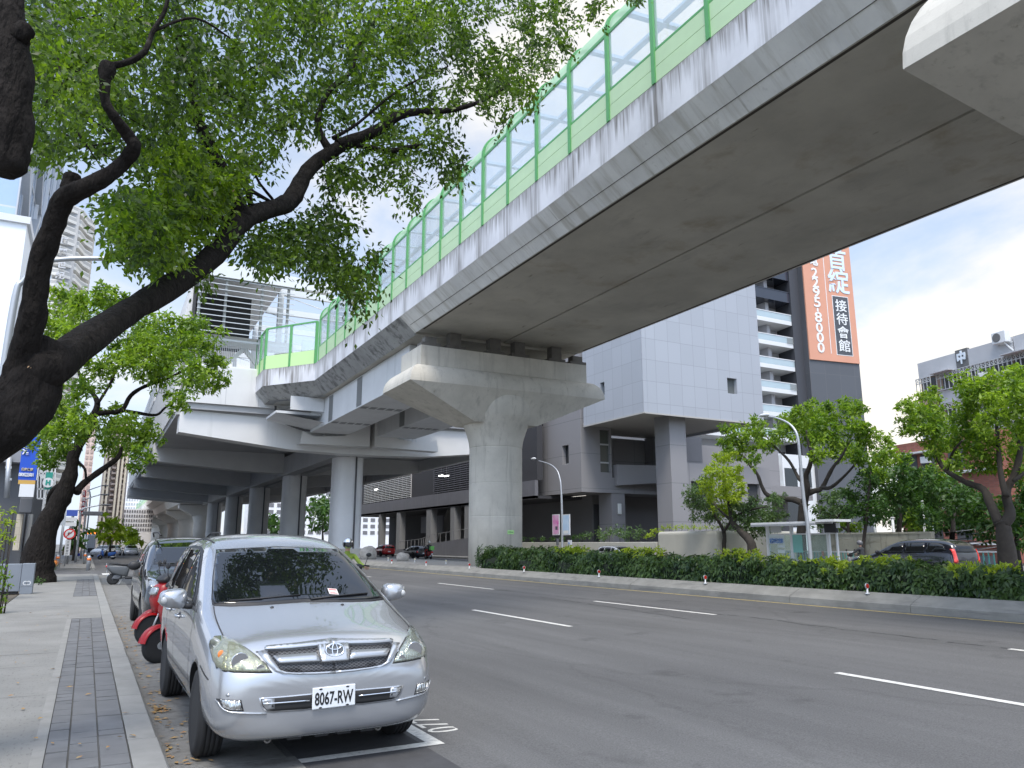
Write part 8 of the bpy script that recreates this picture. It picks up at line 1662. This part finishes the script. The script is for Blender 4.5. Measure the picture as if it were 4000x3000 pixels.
# ---------------------------------------------------------------- scooters
def shell(prof, w0, w1, name, m, parent, bevel=.03):
    b = MB(); n = len(prof); c = (sum(p[0] for p in prof) / n, sum(p[1] for p in prof) / n); vs = []
    for s_, sc_ in ((-w1, .72), (-w0, 1), (w0, 1), (w1, .72)): vs += [(s_, c[0] + (y - c[0]) * sc_, c[1] + (z - c[1]) * sc_) for y, z in prof]
    fs = [(r * n + i, r * n + (i + 1) % n, (r + 1) * n + (i + 1) % n, (r + 1) * n + i) for r in range(3) for i in range(n)] + [tuple(range(n - 1, -1, -1)), tuple(3 * n + i for i in range(n))]
    b.add(vs, fs, True); return b.build(name, m, parent, bevel=bevel)
def scooter(lab, x, y, z, rz, col, group=None, trim=None, box=None, lean=0):
    """front at local -y"""
    t = thing('scooter', lab, 'scooter', (x, y, z), rz, group); nm = 'scooter_%d' % len([o for o in COL.objects if o.name.startswith('scooter')]); m = mat(nm, col, .32, spec=.35); tr = trim or M_BLK
    for yy, r, w in ((-.66, .235, .10), (.62, .23, .11)):
        b = MB(); b.lathe([(r * .62, -w / 2), (r * .86, -w / 2), (r, -w * .22), (r, w * .22), (r * .86, w / 2), (r * .62, w / 2)], n=26, axis='x'); o = b.build('wheel', M_TYRE, t); o.location = (0, yy, r); b = MB(); b.lathe([(r * .63, -.03), (r * .63, .03)], n=20, axis='x'); b.lathe([(.05, -.055), (.05, .055)], n=12, axis='x'); b.build('rim', M_RIM, o)
    for sx in (-.062, .062): b = MB(); b.tube([(sx, -.66, .235), (sx, -.60, .40), (sx * .8, -.50, .66)], .018, 8); b.build('fork', M_GALV, t)
    rows = [[(sx, -.66 + .275 * cos(a), .235 + .275 * sin(a)) for a in [radians(20 + 150 * i / 12) for i in range(13)]] for sx in (-.075, -.06, 0, .06, .075)]
    for r_ in (rows[0], rows[-1]): r_[:] = [(p[0], -.66 + (p[1] + .66) * .88, .235 + (p[2] - .235) * .88) for p in r_]
    b = MB(); b.grid(rows); b.build('front_fender', m, t)
    shell([(-.60, .52), (-.66, .72), (-.60, .93), (-.50, 1.0), (-.42, .92), (-.36, .62), (-.30, .33), (-.36, .30), (-.46, .42)], .12, .19, 'leg_shield', m, t)
    shell([(-.63, .76), (-.69, .80), (-.66, .90), (-.60, .92)], .06, .12, 'headlight', M_REFL, t, .01)
    for sg in (-1, 1): b = MB(); b.blob((sg * .15, -.60, .70), .05, (.6, .7, 1.1), 10, 7); b.build('indicator', M_AMBER if sg > 0 else M_WHT, t)
    shell([(-.52, .96), (-.60, 1.02), (-.52, 1.10), (-.40, 1.08), (-.40, .98)], .10, .16, 'handlebar_cowl', tr, t, .02)
    for sg in (-1, 1):
        b = MB(); b.tube([(sg * .10, -.46, 1.03), (sg * .25, -.42, 1.05), (sg * .36, -.38, 1.04)], .018, 8); b.build('grip', M_BLK, t)
        b = MB(); b.tube([(sg * .24, -.44, 1.06), (sg * .27, -.47, 1.17), (sg * .30, -.46, 1.25)], .007, 6); b.build('mirror_stem', M_BLK, t); b = MB(); b.blob((sg * .32, -.45, 1.29), .065, (1.0, .28, .72), 12, 8); b.build('mirror', M_BLK, t)
    shell([(-.34, .28), (-.34, .33), (.16, .33), (.22, .28), (.16, .22), (-.26, .22)], .13, .17, 'floorboard', tr, t, .015)
    shell([(.12, .32), (.06, .62), (.14, .74), (.60, .78), (.86, .76), (.90, .66), (.70, .46), (.40, .36)], .11, .17, 'rear_body', m, t)
    shell([(.06, .745), (.04, .80), (.20, .815), (.34, .80), (.52, .86), (.78, .87), (.84, .80), (.60, .785), (.2, .75)], .10, .15, 'seat', M_BLK, t, .025)
    shell([(.86, .66), (.93, .70), (.92, .77), (.86, .765)], .06, .10, 'tail_light', M_RED, t, .01)
    b = MB(); b.tube([(.11, .25, .26), (.14, .55, .25), (.15, .88, .36)], [.03, .055, .05], 10); b.build('exhaust', M_GALV, t); b = MB(); b.box(-.08, .08, .86, .87, .48, .60); b.build('number_plate', M_PLT, t); b = MB(); b.tube([(.10, .84, .62), (.08, .90, .84), (-.08, .90, .84), (-.10, .84, .62)], .012, 6); b.build('grab_rail', M_GALV, t)
    shell([(.30, .30), (.34, .42), (.60, .38), (.68, .22), (.40, .20)], .07, .10, 'engine', M_DGREY, t, .02); b = MB(); b.tube([(-.06, .3, .2), (-.2, .38, .01)], .012, 6); b.build('side_stand', M_GALV, t)
    if box: b = MB(); b.box(-.2, .2, .62, 1.0, .90, 1.28); b.build('top_box', box, t, bevel=.03)
    return t
w1, w2 = PZ(600, 2594, 0), PZ(566, 2524, 0); print('red wheels', w1, w2)
for i, (w_, a_, lab, c_) in enumerate(((w1, 24, 'red scooter parked nearest behind the van, front wheel to the kerb', (.30, .005, .008)), (w2, 20, 'second red scooter, between the first one and the black SUV', (.26, .005, .007)), (w2 + Vector((.12, .85, 0)), 16, 'tall maroon scooter half hidden at the black SUV bumper', (.20, .012, .016)))):
    a_ = radians(-90 + a_); scooter(lab, w_.x - .66 * sin(a_) + .05, w_.y + .66 * cos(a_) + .05, 0, a_, c_, 'scooters between the van and the SUV')
sp = PZ(447, 2286, 0); print('scooter silver', sp); scooter('silver grey scooter parked tail to the kerb beyond the black SUV', sp.x + .55, sp.y + .25, 0, radians(90 - 12), (.10, .105, .11), 'scooters parked down the kerb')
sp = PZ(385, 2186, 0); scooter('blue and white scooter parked further down the kerb', sp.x + .75, sp.y + .3, 0, radians(-75), (.04, .12, .38), 'scooters parked down the kerb')
sp = PZ(405, 2172, 0); scooter('dark scooter just behind the blue and white one', sp.x + .5, sp.y + .6, 0, radians(-80), (.08, .08, .09), 'scooters parked down the kerb')
# ---------------------------------------------------------------- people
def skinned(name, chains, material, parent, levels=2):
    """chains: list of [(point, radius), ...]; a chain starting with an index joins that earlier vertex"""
    vs, es, rs = [], [], []
    for ch in chains:
        prev = None
        for q in ch:
            if isinstance(q, int): prev = q; continue
            vs.append(q[0]); rs.append(q[1]); i = len(vs) - 1
            if prev is not None: es.append((prev, i))
            prev = i
    me = bpy.data.meshes.new(name); me.from_pydata(vs, es, []); o = bpy.data.objects.new(name, me); COL.objects.link(o)
    sk = o.modifiers.new('skin', 'SKIN'); sk.use_smooth_shade = True; sub = o.modifiers.new('sub', 'SUBSURF'); sub.levels = sub.render_levels = levels
    for i, r in enumerate(rs): me.skin_vertices[0].data[i].radius = (r, r) if not hasattr(r, '__len__') else r
    me.skin_vertices[0].data[0].use_root = True
    bpy.context.view_layer.update(); m2 = bpy.data.meshes.new_from_object(o.evaluated_get(bpy.context.evaluated_depsgraph_get())); bpy.data.objects.remove(o); m2.name = name
    for m in (material if isinstance(material, (list, tuple)) else [material]): m2.materials.append(m)
    return link(bpy.data.objects.new(name, m2), parent)
M_SKIN = mat('skin', (.46, .27, .19), .55)
def rider(lab, x, y, z, rz, jacket, trousers, helmet, group=None, extra=None, seated_only=False, helm_metal=0.0):
    """sits at the origin of a scooter, facing local -y, hands closed on the grips"""
    t = thing('person', lab, 'person', (x, y, z), rz, group)
    hip = (0, .30, .86)
    ch = [[(hip, (.155, .125)), ((0, .27, 1.02), (.145, .11)), ((0, .23, 1.20), (.165, .115)), ((0, .20, 1.34), (.15, .10)), ((0, .18, 1.42), .062), ((0, .165, 1.50), .058), ((0, .15, 1.60), (.075, .095)), ((0, .15, 1.68), (.07, .085))]]
    for sg in (-1, 1):
        g = (sg * .34, -.39, 1.055)
        ch.append([3, ((sg * .19, .19, 1.36), .062), ((sg * .29, .02, 1.17), .050), ((sg * .335, -.27, 1.085), .036), ((sg * .338, -.345, 1.085), .034)])
        ch.append([0, ((sg * .10, .22, .85), .098), ((sg * .16, -.12, .80), .082), ((sg * .16, -.22, .74), .072), ((sg * .14, -.14, .42), .055), ((sg * .13, -.15, .36), .042), ((sg * .13, -.28, .34), .036)])
    body = skinned('body', ch, [M_SKIN, jacket, trousers, M_BLK], t)
    for p in body.data.polygons:
        c = p.center; p.material_index = 2 if c.z < .92 and not (c.z > .8 and c.y > .36) else 1
        if c.z < .42: p.material_index = 3
        if c.z > 1.47: p.material_index = 0
        if c.y < -.30 and c.z > 1.0: p.material_index = 0
        if c.z < .92 and c.z > .42: p.material_index = 2
    for sg in (-1, 1):                                      # five fingers closing round each grip
        fs = []
        for k, l in enumerate((.030, .034, .032, .026)):
            bx = sg * (.310 + .021 * k); fs.append([((bx, -.365, 1.098), .0095), ((bx, -.40 - l * .25, 1.095), .0090), ((bx, -.415 - l * .2, 1.060), .0085), ((bx, -.395, 1.030), .0078)])
        fs.append([((sg * .30, -.355, 1.075), .011), ((sg * .288, -.37, 1.045), .010), ((sg * .295, -.395, 1.028), .009)])
        for f in fs: skinned('finger', [f], M_SKIN, body, 1)
    h = MB(); h.blob((0, .155, 1.66), .145, (.92, 1.06, .96), 20, 14); hm = h.build('helmet', helmet, t); v = MB()
    rows = [[(.140 * sin(a) * .98, .155 - .152 * cos(a) * 1.06, zz) for a in [radians(-72 + 144 * i / 12) for i in range(13)]] for zz in (1.58, 1.63, 1.69)]
    v.grid(rows); v.build('visor', M_CGLASS, hm)
    for sx in (-.032, .032): e = MB(); e.blob((sx, .075, 1.635), .012, (1, .7, .7), 8, 6); e.build('eye', M_BLK, body)
    n = MB(); n.blob((0, .052, 1.60), .016, (.8, 1, 1.3), 8, 6); n.build('nose', M_SKIN, body)
    return t
MJG = mat('lime_jacket', (.22, .30, .04), .8, var=.25, vscale=6); MJD = mat('dark_jacket', (.03, .032, .036), .8); MTR = mat('dark_trousers', (.035, .038, .05), .8); MHS = mat('chrome_helmet', (.62, .63, .64), .1, metal=.9); MHW = mat('white_helmet', (.75, .75, .74), .25, coat=1); MGS = mat('grey_shirt', (.30, .30, .31), .8)
hp = PY(1366, 2133, 17.8); rx, ry = hp.x, hp.y
sc0 = scooter('lime yellow scooter ridden towards the camera behind the van', rx, ry, gz(rx), 0, (.25, .32, .05))
rider('scooter rider in a lime jacket and mirrored helmet coming up behind the van', rx, ry, gz(rx), 0, MJG, MTR, MHS).scale = (.93, .93, .93)
p = PX(1673, 2180, 29.5); scooter('red delivery scooter seen from behind on the far carriageway', 29.5, p.y, gz(29.5), pi, (.40, .02, .02), None, None, mat('lime_box', (.20, .62, .12), .5)); rider('delivery rider with a white helmet and dark jacket seen from behind', 29.5, p.y, gz(29.5), pi, MJD, MTR, MHW)
p = PX(3352, 2160, 35.5); scooter('grey scooter passing left of the black SUV behind the hedge', 35.5, p.y, gz(35.5), pi, (.2, .2, .2)); rider('scooter rider with a grey helmet just above the hedge left of the black SUV', 35.5, p.y, gz(35.5), pi, MJD, MTR, mat('grey_helmet', (.14, .14, .15), .3))
